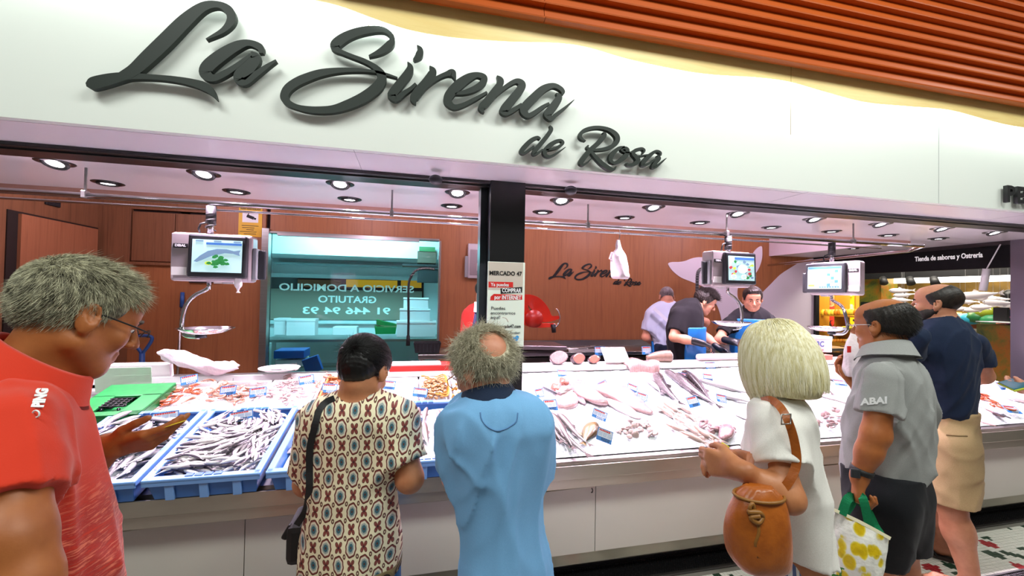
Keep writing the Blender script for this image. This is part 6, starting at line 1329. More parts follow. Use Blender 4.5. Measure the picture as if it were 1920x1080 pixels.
def head_roots(L, R, s, n, seed, cond, infl=1.0):
    v = sample_dirs(n, seed, cond); c = L(*HC); return c+(v*HRAD*s*infl)@R.T, v, c
def cap_hair(C, R, L, s, name, m, par, cond_cut, h=.005, infl=.006, noise=.0, seed=0, extra=()):
    P = [c_ell(L(*HC), (HRAD+infl)*s, R, .02)]+list(extra); b = L(*HC)
    fold = (lambda X: noise*(np.sin(X@np.array([230, 160, 190.]))*np.sin(X@np.array([-180, 240, 150.])))) if noise else None
    return shell(P, h, cond_cut, name, m, par, .004, fold, bounds=(b-.19*s, b+.19*s), solid=True)
def local_cut(L, R, p, nrm): return (L(*p), R@unit(nrm))
def shoe(par, An, toe, m, name='shoe'):
    f = unit((toe-An)*[1, 1, 0]); he = An+np.array([0, 0, -.05])-f*.05; g = np.array([0, 0, .045-he[2]]); P = [c_cap(he+g*0, he+f*.1, .042, .046, .03), c_cap(he+f*.1, toe-f*.03+(0, 0, .0), .046, .034, .03), c_cap(An, he+f*.04, .045, .044, .03)]
    return shell(P, .010, [((0, 0, .004), (0, 0, -1))], name, m, par, solid=True)
# ------------------------------------------------------------------ generic figure
def figure(label, rows, d, yaw, k, head, hyaw, hpitch, skin, cloth, arms, sleeve, hem, neck, hands=None, legs=None, hs=1.0, hroll=0.0, fat=0.0, jaw=1.0, res=.007, cres=.008, fold=0.0110, fseed=1, sl_r=.062, collar=None, feet=None, pants=None, armr=(.050, .042, .040, .027), cname='shirt', extra_shirt=(), no_sleeve=False, body_extra=(), tfold=None, hemcut=None, legr=(.085, .058, .058, .036), nkr=.066):
    sec = torso(rows, d, yaw, k); base = np.mean([r[:2] for r in sec], 0)
    t = person(label, base); C = np.asarray(head, float); R = head_R(hyaw, hpitch, hroll); hp, L = head_prims(C, R, hs, fat, jaw)
    prims = [('loft', Loft(sec, yaw, -.018), .03)]+list(hp)
    nb = np.asarray(neck, float); prims += [c_cap(nb-(0, 0, .05), nb, .062*hs, .056*hs, .04), c_cap(nb, L(0, -.022, -.055), .056*hs, .052*hs, .03)]
    cl = [('loft', Loft(sec, yaw), .04)]
    for i, (S, E, W) in enumerate(arms):
        prims += arm_prims(S, E, W, armr)
        if not no_sleeve:
            cl += [('loft', Sleeve(S, S+(E-S)*sleeve[i], sl_r*.78, sl_r*1.04), .12)]
    for hnd in (hands or []): prims += hand_prims(*hnd)
    if legs:
        for q in legs: prims += leg_prims(*q, r=legr)
    prims += list(body_extra)
    grow_surface(prims, res, None, None, 'body', skin, t)
    if cloth is not None:
        cuts = list(hem)
        nk = c_cap(nb-(0, 0, .02), L(0, -.02, -.06), nkr*hs, nkr*.92*hs); 
        cuts.append(lambda X: np.where(X[..., 2] > nb[2]-.035, -(pr_eval(nk, X)), -1.0))
        fo = tfold or (lambda X: folds(X, fold, fseed))
        shell(cl+list(extra_shirt), cres, cuts, cname, cloth, t, .010, fo)
    t['_'] = 0; del t['_']; return t, C, R, L, sec
def collar_ring(par, nb, top, m, r=.075, h=.04, yaw=0.0, name='collar', tilt=.0, open_=.35, fl=1.25):
    """folded polo collar, open at the front"""
    mb = MB(); n = 30; vs = []; ax = unit(top-nb); ux = unit(np.cross(ax, (0, 0, 1)) if abs(ax[2]) < .95 else np.array([math.cos(yaw), -math.sin(yaw), 0])); f = np.array([math.sin(yaw), math.cos(yaw), 0]); f = unit(f-ax*(f@ax)); s = np.cross(f, ax)
    rows = [(r*.93, .0), (r*.90, h*.9), (r*.93, h*1.05), (r*1.02, h*.95), (r*fl, -h*.25), (r*fl*1.02, -h*.30), (r*.99, h*.55)]
    for rr, z in rows:
        for i in range(n+1):
            a = open_+(2*math.pi-2*open_)*i/n; dip = -.35*h*math.cos(a) if z > 0 else -.5*h*max(0, math.cos(a)); vs.append(nb+(f*math.cos(a)+s*math.sin(a))*rr+ax*(z+dip))
    k = len(rows); fs = [(j*(n+1)+i, j*(n+1)+i+1, ((j+1) % k)*(n+1)+i+1, ((j+1) % k)*(n+1)+i) for j in range(k) for i in range(n)]; mb.raw(vs, fs, True); return mb.build(name, m, par)
def cuff(par, P, ad, r, m, w=.02, name='cuff'):
    s, _, u = frame_from(ad); mb = MB(); n = 28; vs = []
    for rr, z in ((r, 0), (r+.004, .001), (r+.004, w), (r, w)):
        for i in range(n): a = 2*math.pi*i/n; vs.append(P+(s*math.cos(a)+u*math.sin(a))*rr-ad*z)
    mb.raw(vs, [(j*n+i, j*n+(i+1) % n, ((j+1) % 4)*n+(i+1) % n, ((j+1) % 4)*n+i) for j in range(4) for i in range(n)], True); return mb.build(name, m, par)
def onto(objs, px, py, off=.002):
    """nearest point of the meshes under a direction, lifted a little off the cloth"""
    best = None
    for o in objs:
        n = len(o.data.vertices); v = np.empty(n*3, np.float32); o.data.vertices.foreach_get('co', v); v = v.reshape(-1, 3)-EYE; dd = v@FW; x = 960+F*(v@RT)/dd; y = 540-F*(v@UP)/dd; m_ = ((x-px)**2+(y-py)**2 < 12) & (dd > 0)
        if m_.any():
            q = v[m_][np.argmin(dd[m_])]
            if best is None or q@FW < best@FW: best = q
    if best is None: return None
    return EYE+best*(1-off/np.linalg.norm(best))
def cloth_of(t): return [c for c in t.children if c.name.split('.')[0] in ('shirt', 'body', 'shorts')]
# ================================================================== A: man in the orange polo
YA = D2(57); dA = .86
rowsA = [(672, -75, 92), (690, -95, 130), (720, -108, 160), (760, -116, 178), (800, -120, 193), (850, -122, 208), (900, -122, 220), (950, -120, 230), (1000, -118, 238), (1080, -112, 245), (1180, -105, 240), (1280, -95, 225)]
M_orp, n = newmat('orange_polo'); v = n.coord('Object', (14, 14, 130)); tc = n.coord('Object'); f = n.noise(v, 1.6, 4, .65, .3); sx_ = n.n.new('ShaderNodeSeparateXYZ'); n.l.new(tc, sx_.inputs[0])
solid = lin('CC3318'); heath = n.ramp(f, [(.36, 'C83420'), (.5, 'A82C28'), (.64, 'E0745A')]); n.l.new(n.mix(n.ramp(n.math('MULTIPLY_ADD', sx_.outputs[2], -4.0, 5.35), [(.3, (0, 0, 0, 1)), (.7, (1, 1, 1, 1))]), solid, heath), n.b.inputs['Base Color']); n.b.inputs['Roughness'].default_value = .8; n.b.inputs['Sheen Weight'].default_value = .2; n.b.inputs['Specular IOR Level'].default_value = .25; n.bump(n.noise(tc, 380, 2), .12, .003)
headA = A(150, 592, .92); RyA, PiA = D2(40), D2(25)
SA, EA, WA = A(18, 800, .73), A(20, 1010, .66), A(62, 1220, .64); SB_, EB, WB = A(95, 760, 1.02), A(80, 960, 1.06), A(203, 838, 1.04)
hd = A(300, 822, 1.06)-A(205, 838, 1.04)
tA, C, R, L, secA = figure('man in an orange-red polo with short grey hair and glasses holding a yellow ticket', rowsA, dA, YA, .80, headA, RyA, PiA, SK_warm, M_orp, [(SA, EA, WA), (SB_, EB, WB)], [.72, .6], [((0, 0, .93), (0, 0, -1))], A(60, 690, .87), [(WB, hd, (0, 0, -1), A(230, 790, .98)-A(230, 850, 1.02)+np.array([.02, -.04, 0]), .98, (.28, .34, .42, .5), .35), (WA, A(80, 1330, .64)-WA, (-1, 0, 0), (0, 1, 0), 1.0, (.35, .35, .4, .4), .2)], legs=[(A(-20, 1300, .80), A(0, 1600, .80)*[1, 1, 0]+[0, 0, .46], A(0, 1600, .80)*[1, 1, 0]+[0, 0, .08], A(0, 1600, .80)*[1, 1, 0]+[.2, .1, .03]), (A(60, 1300, .95), A(60, 1500, .95)*[1, 1, 0]+[0, 0, .46], A(60, 1500, .95)*[1, 1, 0]+[0, 0, .08], A(60, 1500, .95)*[1, 1, 0]+[.2, .1, .03])], res=.0048, cres=.0065, fold=0.0099, fseed=5, sl_r=.080, jaw=1.15, fat=.006, armr=(.058, .050, .047, .031))
face_parts(L, R, 1.0, tA, '5A5148', '3A2A1E')
glass_frames(L, tA, M_blackm, False)
H_grey = hairmat('salt_pepper_hair', '2E2A1E', 'A8A488'); H_grey2 = hairmat('silver_hair', '8A866A', 'E4E0C0')
cap_hair(C, R, L, 1.0, 'hair', H_grey, tA, [local_cut(L, R, (0, .077, .05), (0, .8, -.6)), local_cut(L, R, (0, -.02, -.035), (0, .38, -1)), (lambda X: np.where(np.abs((X-C)@R[:, 0]) > .05, (X-L(0, .033, .0))@(R@unit((0, 1, -.55))), -1))], .0045, .004, .003)
cA = lambda v: ((v[:, 2]*.8-v[:, 1]*.62 > -.50) & (v[:, 1] < .80) & ~((np.abs(v[:, 0]) > .55) & (v[:, 1] > .28) & (v[:, 2] < .22)))
for nm, mm, nn, sd in (('hair_strands', H_grey, 5200, 1), ('hair_strands', H_grey2, 5200, 2)):
    rt, v, c = head_roots(L, R, 1.0, nn, sd, cA, 1.02); dl = v*.30+np.stack([np.zeros(nn), .25+.85*np.clip(v[:, 2], 0, 1)-.9*np.clip(-v[:, 2]+.2, 0, 1), -.25-.75*np.clip(1-v[:, 2], 0, 1)], 1)*np.array([1, 1, 1]); dl[:, 2] = np.where(v[:, 2] > .75, .25, dl[:, 2]); strands(tA, nm, mm, rt, dl@R.T, np.where(v[:, 2] > .5, .040, .026), c, R, HRAD, .00055, 4, .1, .12, .25, sd, keep=1.03)
collar_ring(tA, A(62, 702, .87), A(96, 656, .885), M_orp, .090, .042, YA, fl=1.26)
0 and cuff(tA, SA+(EA-SA)*.70, unit(EA-SA), .083, M_orp, .028)
lo_ = onto(cloth_of(tA), 76, 748, .007); lu_ = unit(onto(cloth_of(tA), 79, 734)-onto(cloth_of(tA), 73, 762)); text('PING', .019, M_whitep, tA, 'lettering', lo_+lu_*.006, U=lu_, V=unit(np.cross(unit(EYE-lo_), lu_)), bold=.0012, depth=.001); mb = MB(); c0 = lo_-lu_*.030; mb.tube([c0+UP*.006*math.cos(a)+RT*.006*math.sin(a) for a in np.linspace(0, 6.283, 13)[:-1]], .0014, 5, closed=True); mb.build('logo_ring', M_whitep, tA)
tk = MB(); q0 = WB+unit(hd)*.125+np.array([0, 0, .018]); s_, dd_, u_ = frame_from(hd); 
tk.raw([q0-dd_*.045+u_*.004-s_*.012, q0+dd_*.045+u_*.014-s_*.012, q0+dd_*.045+u_*.016+s_*.016, q0-dd_*.045+u_*.001+s_*.016, q0-dd_*.045+u_*.005-s_*.012, q0+dd_*.045+u_*.015-s_*.012, q0+dd_*.045+u_*.017+s_*.016, q0-dd_*.045+u_*.002+s_*.016], [(3, 2, 1, 0), (4, 5, 6, 7), (0, 1, 5, 4), (1, 2, 6, 5), (2, 3, 7, 6), (3, 0, 4, 7)]); M_tick = mat('yellow_ticket', 'E8DC3A', .6); tag(tk.build('ticket', M_tick), 'small yellow paper ticket in the hand of the man in orange', 'ticket')
# ================================================================== B: dark-haired woman in the patterned blouse
YB_ = D2(8); dB = 1.40
M_blo, n = newmat('patterned_blouse'); v = n.coord('Object'); sx_ = n.n.new('ShaderNodeSeparateXYZ'); n.l.new(v, sx_.inputs[0]); SXs, SZs = 13.2, 9.6
U = n.math('MULTIPLY', sx_.outputs[0], SXs); Vv = n.math('MULTIPLY', sx_.outputs[2], SZs)
wob = n.noise(v, 5, 2); U = n.math('MULTIPLY_ADD', wob, .35, U)
def cellpat(ou, ov):
    a = n.math('SUBTRACT', n.math('FRACT', n.math('ADD', U, ou)), .5); b = n.math('SUBTRACT', n.math('FRACT', n.math('ADD', Vv, ov)), .5); return a, b
def rad(a, b, ka, kb): return n.math('SQRT', n.math('ADD', n.math('POWER', n.math('MULTIPLY', a, ka), 2.0), n.math('POWER', n.math('MULTIPLY', b, kb), 2.0)))
col = lin('E9E0BE')
br_, te, cr_, wn, gr_ = lin('5A3026'), lin('3F6470'), lin('D9D3BE'), lin('7E3F3A'), lin('9AA4A0')
c_ = None
for ou, ov in ((0, 0), (.5, .5)):
    a, b = cellpat(ou, ov); ang = n.math('ARCTAN2', b, a); lob = n.math('MULTIPLY_ADD', n.math('SINE', n.math('MULTIPLY', ang, 8.0)), .035, 1.0); rr = n.math('MULTIPLY', rad(a, b, 3.6, 2.85), lob)
    rp = n.ramp(rr, [(0.0, br_), (.10, te), (.30, te), (.31, gr_), (.46, cr_), (.62, cr_), (.63, wn), (.72, br_), (.80, br_), (.81, col), (1.0, col)], 'CONSTANT')
    mk = n.math('LESS_THAN', rr, .81); c_ = n.mix(mk, c_ if c_ is not None else col, rp)
for ou, ov in ((.5, 0), (0, .5)):
    a, b = cellpat(ou, ov); ang = n.math('ARCTAN2', n.math('MULTIPLY', b, .75), a); pet = n.math('ABSOLUTE', n.math('SINE', n.math('MULTIPLY', ang, 2.0))); rr = n.math('DIVIDE', rad(a, b, 4.5, 4.0), n.math('MULTIPLY_ADD', pet, .75, .35)); mk = n.math('LESS_THAN', rr, .72); c_ = n.mix(mk, c_, n.ramp(rr, [(0, lin('2E2A30')), (.16, wn), (.5, lin('8A5048')), (.62, br_)], 'CONSTANT'))
for ou, ov in ((.25, .25), (.75, .25), (.25, .75), (.75, .75)):
    a, b = cellpat(ou, ov); rr = rad(a, b, 14, 10.5); c_ = n.mix(n.math('LESS_THAN', n.math('ABSOLUTE', n.math('SUBTRACT', rr, .55)), .28), c_, lin('6B4A40'))
hem_z = A(660, 1058, dB)[2]
band = n.math('LESS_THAN', sx_.outputs[2], hem_z+.022); a, b = cellpat(0, 0); bb = n.math('SUBTRACT', n.math('MULTIPLY', n.math('SUBTRACT', sx_.outputs[2], hem_z-.004), 22.0), 0.0); a2 = n.math('SUBTRACT', n.math('FRACT', n.math('MULTIPLY', sx_.outputs[0], 24.0)), .5); rr = n.math('SQRT', n.math('ADD', n.math('POWER', a2, 2.0), n.math('POWER', bb, 2.0))); bc = n.ramp(rr, [(0, lin('2A2420')), (.15, lin('8A7A5A')), (.24, lin('2A2420')), (.36, lin('7A6B4A')), (.5, lin('8E7E58'))], 'CONSTANT'); c_ = n.mix(band, c_, bc)
n.l.new(c_, n.b.inputs['Base Color']); n.b.inputs['Roughness'].default_value = .75; n.b.inputs['Specular IOR Level'].default_value = .25; n.bump(n.noise(v, 300, 2), .08, .002)
rowsB = [(728, 640, 705), (738, 618, 724), (748, 602, 742), (762, 589, 757), (785, 578, 764), (820, 574, 756), (860, 573, 750), (900, 573, 748), (940, 573, 750), (980, 566, 755), (1020, 559, 758), (1060, 556, 757), (1090, 558, 752), (1160, 562, 745)]
headB = A(683, 694, 1.42); SB1, EB1, WB1 = A(592, 790, 1.42), A(576, 905, 1.44), A(610, 860, 1.72); SB2, EB2, WB2 = A(752, 790, 1.40), A(768, 897, 1.36), A(752, 868, 1.66)
hfwd = np.array([0, 1.0, .05])
tB, C, R, L, secB = figure('short dark-haired woman seen from behind in a cream blouse with medallion pattern', rowsB, dB, YB_, .72, headB, D2(24), D2(30), SK_olive, M_blo, [(SB1, EB1, WB1), (SB2, EB2, WB2)], [.62, .66], [((0, 0, hem_z-.016), (0, 0, -1))], A(672, 755, 1.41), [(WB1, hfwd, (0, 0, 1), (1, 0, 0), .9, (.5, .5, .5, .5), .4), (WB2, hfwd, (0, 0, 1), (-1, 0, 0), .9, (.5, .5, .5, .5), .4)], hs=.93, res=.0062, cres=.0065, fold=0.0099, fseed=11, sl_r=.068, armr=(.047, .043, .039, .026))
face_parts(L, R, .93, tB, '1A1412')
H_blk = hairmat('black_hair', '0C0A0A', '121010', .38)
cap_hair(C, R, L, .93, 'hair', H_blk, tB, [local_cut(L, R, (0, .07, .05), (0, .9, -.3)), local_cut(L, R, (0, -.03, -.06), (0, .35, -1)), (lambda X: np.where(np.abs((X-C)@R[:, 0]) > .055, (X-L(0, .02, -.01))@(R@unit((0, 1, -.7))), -1))], .005, .005, .002, extra=[c_ell(L(0, -.085, .03), (.040, .034, .038), R, .02), c_ell(L(0, -.062, -.015), (.056, .05, .05), R, .03)])
cB = lambda v: (v[:, 2]*.7-v[:, 1]*.7 > -.45) & (v[:, 1] < .75)
rt, v, c = head_roots(L, R, .93, 3000, 4, cB, 1.12); tgt = L(0, -.115, .03); dl = tgt-rt; dl /= np.linalg.norm(dl, axis=1)[:, None]; strands(tB, 'hair_strands', H_blk, rt, dl, .075, c, R, HRAD*.93, .0009, 5, 0, .03, .08, 4, keep=1.12)
# jeans below the blouse
jr = torso([(1030, 566, 750), (1060, 562, 752), (1100, 562, 750), (1160, 566, 748), (1240, 572, 742)], dB, YB_, .60)
hipz = jr[-1]; cxB, cyB = jr[-1][0], jr[-1][1]
def trousers(par, rows, yaw, m, hipz, hipc, sep, legw, dy, ankz=.10, res=.009, fold=0.0088, seed=3, name='trousers', cut=None, bot=None, lean=(0, 0)):
    ux = np.array([math.cos(yaw), -math.sin(yaw), 0]); P = [('loft', Loft(rows, yaw, .004), .04)]
    ank = bot if bot is not None else ankz
    for s in (-1, 1): a = np.array([hipc[0], hipc[1], hipz+.06])+ux*s*sep; P += [c_cap(a, a*[1, 1, 0]+ux*s*.01+np.array([lean[0], lean[1], ank]), legw[0], legw[1], .05)]
    return shell(P, res, [((0, 0, ank), (0, 0, -1))]+(cut or []), name, m, par, .008, lambda X: folds(X, fold, seed, 1.0, (0, 0, 1)))
M_jean = clothmat('blue_trousers', '1F4F7E', '2B6494', 300)
trousers(tB, jr, YB_, M_jean, hipz[2], (cxB, cyB), .085, (.105, .075), 0)
for s in (-1, 1): shoe(tB, np.array([cxB+s*.09, cyB, .09]), np.array([cxB+s*.1, cyB+.17, .03]), M_blackm)
strp = spline([q for q in [onto(cloth_of(tB), x, y, .012) for x, y in ((626, 745), (610, 752), (597, 768), (587, 800), (580, 840), (578, 880), (577, 920), (570, 955))] if q is not None]+[A(556, 985, 1.33)], 6)
bagb = thing('shoulder_bag', 'small black shoulder bag with a thin strap worn by the woman in the patterned blouse', 'bag', tuple(A(548, 1000, 1.38))); mb = MB()
o0 = A(548, 1000, 1.38)
for i in range(len(strp)-1):
    pass
T_ = np.gradient(strp, axis=0); vs = []; sd_ = np.array([1, 0, 0.0])
for i, p in enumerate(strp):
    t_ = unit(T_[i]); nrm_ = unit(EYE-p); s_ = unit(np.cross(t_, nrm_)); 
    for a_, b_ in ((-.010, 0), (.010, 0), (.010, -.005), (-.010, -.005)): vs.append(p+s_*a_+nrm_*b_-o0)
k = len(strp); mb.raw(vs, [(j*4+i, j*4+(i+1) % 4, (j+1)*4+(i+1) % 4, (j+1)*4+i) for j in range(k-1) for i in range(4)]+[(3, 2, 1, 0), (4*k-4, 4*k-3, 4*k-2, 4*k-1)]); mb.build('strap', M_blackm, bagb)
MB().box((.02, .05, -.03), (.07, .16, .13), None, .02).build('bag_body', M_blackm, bagb); MB().box((-.012, -.005, .01), (.02, .02, .05), rotm(0, .5, 0), .006).build('tassel', M_blackm, bagb)
# ================================================================== C: grey-haired man in the light blue polo
YC = D2(-14); dC = 1.34
M_sky = clothmat('sky_blue_polo', '72A8D6', '7CB2DE', 500, bump=.10); M_navyc = clothmat('navy_collar', '1E2C44', '1A263C', 400)
rowsC = [(722, 893, 948), (732, 882, 968), (742, 868, 990), (756, 856, 1008), (780, 846, 1018), (815, 842, 1022), (860, 846, 1021), (900, 854, 1019), (950, 860, 1018), (1000, 861, 1022), (1040, 859, 1030), (1080, 857, 1038), (1130, 857, 1040), (1200, 862, 1030)]
headC = A(905, 690, 1.37); SC1, EC1, WC1 = A(862, 800, 1.36), A(853, 893, 1.40), A(880, 870, 1.70); SC2, EC2, WC2 = A(1000, 795, 1.34), A(1002, 890, 1.42), A(960, 870, 1.72)
tC, C, R, L, secC = figure('grey curly-haired balding man seen from behind in a light blue polo', rowsC, dC, YC, .78, headC, D2(-42), D2(26), SK_pale, M_sky, [(SC1, EC1, WC1), (SC2, EC2, WC2)], [.80, .75], [((0, 0, .66), (0, 0, -1))], A(915, 748, 1.36), [(WC1, hfwd, (0, 0, 1), (1, 0, 0), .95, (.5, .5, .5, .5), .4), (WC2, hfwd, (0, 0, 1), (-1, 0, 0), .95, (.5, .5, .5, .5), .4)], hs=1.0, res=.0062, cres=.0065, fold=0.0132, fseed=21, sl_r=.066, armr=(.046, .042, .038, .026))
face_parts(L, R, 1.0, tC, '8A8474')
glass_frames(L, tC, mat('amber_frame', 'B5641E', .3), True)
collar_ring(tC, A(915, 748, 1.355), A(910, 715, 1.36), M_navyc, .078, .040, YC, fl=1.32)
H_wavy = hairmat('ash_grey_hair', '8A846C', 'D8D2B8'); H_wavy2 = hairmat('pale_grey_hair', '8C866E', 'E4DDC4')
BD = unit(RT*.40+UP*.58-FW*.62); bald = lambda v: v@(R.T@BD) > .83
cap_hair(C, R, L, 1.0, 'hair', H_wavy, tC, [local_cut(L, R, (0, .06, .03), (0, .9, -.35)), local_cut(L, R, (0, -.03, -.055), (0, .35, -1)), (lambda X: np.where(np.abs((X-C)@R[:, 0]) > .055, (X-L(0, .025, -.0))@(R@unit((0, 1, -.6))), -1)), (lambda X: ((((X-L(*HC))/(np.linalg.norm(X-L(*HC), axis=-1)[..., None]+1e-6))@BD)-.86)*.1)], .005, .010, .006)
cC = lambda v: (v[:, 2]*.75-v[:, 1]*.66 > -.52) & (v[:, 1] < .62) & ~bald(v)
for mm, nn, sd in ((H_wavy, 2600, 5), (H_wavy2, 2600, 6)):
    rt, v, c = head_roots(L, R, 1.0, nn, sd, cC, 1.03); dl = v*.55+np.stack([v[:, 0]*.4, -.35+0*v[:, 0], -.8+0*v[:, 0]], 1)*.8; strands(tC, 'hair_strands', mm, rt, dl@R.T, .055, c, R, HRAD, .00075, 8, .15, .22, .45, sd, curl=.35, cfreq=1.1, keep=1.05)
jr = torso([(1100, 862, 1034), (1160, 866, 1030), (1260, 872, 1020)], dC, YC, .8); cxC, cyC = jr[-1][:2]
trousers(tC, jr, YC, clothmat('grey_trousers', '4A4F58', '555A63'), jr[-1][2], (cxC, cyC), .075, (.10, .075), 0)
for s in (-1, 1): shoe(tC, np.array([cxC+s*.085, cyC, .09]), np.array([cxC+s*.09, cyC+.17, .03]), M_blackm)
# seam of the back yoke
yk = MB(); pts = [onto(cloth_of(tC), px, py, .001) for px, py in ((902, 770), (904, 785), (913, 797), (928, 805), (945, 806), (958, 800), (968, 788), (972, 772))]
yk.tube(spline(pts, 5), .0018, 6); yk.build('yoke_seam', mat('seam_blue', '557FAE', .8), tC)
# ================================================================== D: blonde woman in white with a tan leather bag
YD = D2(-48); dD = 1.24
M_wht_t = clothmat('white_cotton', 'EDEAE4', 'E3DFD8', 350, bump=.08)
rowsD = [(722, 1436, 1482), (733, 1425, 1500), (745, 1414, 1514), (762, 1406, 1522), (800, 1399, 1530), (850, 1394, 1541), (900, 1394, 1550), (950, 1400, 1557), (1000, 1408, 1563), (1040, 1418, 1568), (1080, 1425, 1568), (1130, 1430, 1560)]
headD = A(1452, 676, 1.25); SD1, ED1, WD1 = A(1450, 800, 1.14), A(1480, 935, 1.06), A(1386, 880, 1.10); SD2, ED2, WD2 = A(1440, 790, 1.38), A(1425, 900, 1.42), A(1392, 862, 1.24)
hd1 = A(1338, 868, 1.16)-WD1; hd2 = A(1345, 855, 1.24)-WD2
tD, C, R, L, secD = figure('blonde bob-haired woman in a loose white top with striped trousers', rowsD, dD, YD, .92, headD, D2(-10), D2(16), SK_sun, M_wht_t, [(SD1, ED1, WD1), (SD2, ED2, WD2)], [.56, .5], [(A(1500, 1036, dD), (-.25, .05, -1))], A(1455, 745, 1.24), [(WD1, hd1, (.2, -.6, .5), (0, .3, 1), .92, (.45, .55, .65, .7), .5), (WD2, hd2, (.2, -.2, 1), (0, -.6, .6), .92, (.5, .55, .6, .6), .5)], hs=.95, res=.005, cres=.0065, fold=0.0110, fseed=31, sl_r=.072, armr=(.038, .034, .032, .022))
face_parts(L, R, .95, tD, '8A6A3A')
H_bl = hairmat('blonde_hair', 'C6B97C', 'F4ECC4', .4, (120, 120, 4)); H_bl2 = hairmat('platinum_hair', 'E2D8A8', 'FBF6E0', .4, (120, 120, 4))
bobc = L(0, -.012, .03)
cap_hair(C, R, L, .95, 'hair', H_bl, tD, [local_cut(L, R, (0, .085, .03), (0, 1, -.15)), (L(0, 0, -.098), (.0, 0, -1)), (lambda X: np.where((X-L(0, .055, 0))@R[:, 1] > 0, .045-np.abs((X-C)@R[:, 0]), -1.0))], .0055, .003, .001, extra=[c_ell(L(0, -.016, -.028), (.090, .100, .140), R, .03)])
bobrad = np.array([.099, .112, .108])*.97
for mm, nn, sd in ((H_bl, 3800, 7), (H_bl2, 4600, 8)):
    v = sample_dirs(nn, sd, lambda v: (v[:, 2] > -.30) & ~((v[:, 1] > .5) & (v[:, 2] < .72) & (np.abs(v[:, 0]) < .55))); rt = L(0, -.014, -.03)+(v*np.array([.094, .106, .150]))@R.T; tl = np.stack([v[:, 0], v[:, 1]-.0, np.zeros(nn)], 1); tl /= np.linalg.norm(tl, axis=1)[:, None]+1e-6; dl = tl*np.clip(v[:, 2], .0, 1)[:, None]*1.2; dl[:, 2] -= .35+.8*np.clip(1-v[:, 2], 0, 1); strands(tD, 'hair_strands', mm, rt, dl@R.T, np.clip((np.arccos(np.clip(-v[:, 2], -1, 1))-1.02)*.125, .03, .2), L(0, -.014, -.03), R, np.array([.097, .109, .153]), .0009, 9, .25, .03, .06, sd, keep=1.0, stick=.05)
# striped trousers
M_str, n = newmat('striped_trousers'); v = n.coord('Object'); wv_ = n.add('ShaderNodeTexWave', i_Vector=v, i_Scale=22.0); wv_.bands_direction = 'X'; n.l.new(n.ramp(wv_.outputs[1], [(.45, 'ECEBEA'), (.55, '5A6C9A')]), n.b.inputs['Base Color']); n.b.inputs['Roughness'].default_value = .8
jr = torso([(1000, 1425, 1540), (1060, 1424, 1532), (1140, 1424, 1530), (1240, 1428, 1525)], dD, YD, .95); cxD, cyD = jr[-1][:2]
trousers(tD, jr, YD, M_str, jr[-1][2], (cxD, cyD), .07, (.088, .075), 0)
for s in (-1, 1): shoe(tD, np.array([cxD+s*.07, cyD+s*.05, .09]), np.array([cxD+s*.07-.13, cyD+s*.05+.1, .03]), M_whitep)
tk = MB(); q0 = A(1354, 848, 1.20); tk.box(q0, (.004, .022, .05), rotm(.3, .25, .4)); tag(tk.build('ticket', M_tick), 'yellow ticket between the fingers of the blonde woman', 'ticket')
wc = MB(); wp_ = WD1+(ED1-WD1)*.08
# leather bag
M_lea, n = newmat('tan_leather'); v = n.coord('Object'); n.l.new(n.ramp(n.noise(v, 16, 5, .6), [(.3, 'B4611A'), (.7, '8E4510')]), n.b.inputs['Base Color']); n.b.inputs['Roughness'].default_value = .38; n.bump(n.noise(v, 120, 3), .25, .003)
bo = A(1425, 1000, 1.04); bag = thing('leather_bag', 'tan leather drawstring bag on the hip of the blonde woman', 'bag', tuple(bo)); vs = []; nn = 40
brow_ = [(912, 1424, .030, .020), (925, 1423, .050, .032), (940, 1422, .060, .040), (960, 1420, .068, .048), (990, 1420, .074, .054), (1020, 1422, .076, .054), (1045, 1424, .072, .050), (1062, 1428, .060, .040), (1070, 1430, .035, .022)]
ba = unit(np.array([RT[0], RT[1], 0])); bb_ = np.array([-ba[1], ba[0], 0]); br2 = spline([list(A(x, y, 1.04)-bo)+[a, b] for y, x, a, b in brow_], 4)
for j, (x, y, z, a, b) in enumerate(br2):
    gth = max(0, 1-j/7)
    for i in range(nn): an = 2*math.pi*i/nn; g_ = 1+gth*.10*math.sin(11*an)+.03*math.sin(3*an+j*.3); vs.append(np.array([x, y, z])+ba*a*math.copysign(abs(math.cos(an))**.8, math.cos(an))*g_+bb_*b*math.copysign(abs(math.sin(an))**.8, math.sin(an))*g_)
k = len(br2); ob = mesh('bag_body', vs, [(j*nn+i, (j+1)*nn+i, (j+1)*nn+(i+1) % nn, j*nn+(i+1) % nn) for j in range(k-1) for i in range(nn)]+[tuple((k-1)*nn+i for i in range(nn))[::-1], tuple(range(nn))], M_lea, bag, True)
mb = MB(); r1 = [br2[5][:3]+ba*(br2[5][3]+.006)*math.cos(an)+bb_*(br2[5][4]+.006)*math.sin(an) for an in np.linspace(0, 6.283, 25)[:-1]]; mb.tube(r1, .004, 6, closed=True); mb.build('drawstring', mat('leather_cord', '8A5A1E', .5), bag)
kt = A(1415, 968, 1.0)-bo; kn = MB(); kn.tube(spline([kt+(-.02, 0, .012), kt+(.005, -.008, .012), kt+(.016, -.006, 0), kt+(0, -.010, -.010), kt+(-.014, -.004, .0), kt+(.004, -.012, .006)], 5), .006, 7); kn.tube(spline([kt, kt+(.004, -.008, -.03), kt+(-.004, -.006, -.06), kt+(.004, -.004, -.075)], 4), .0045, 6); kn.tube(spline([kt, kt+(.03, -.004, -.0), kt+(.055, .004, .006)], 4), .0045, 6); kn.tube(spline([kt+(-.004, 0, 0), kt+(-.014, 0, .02), kt+(-.006, .0, .03), kt+(.0, 0, .01)], 4), .0045, 6)
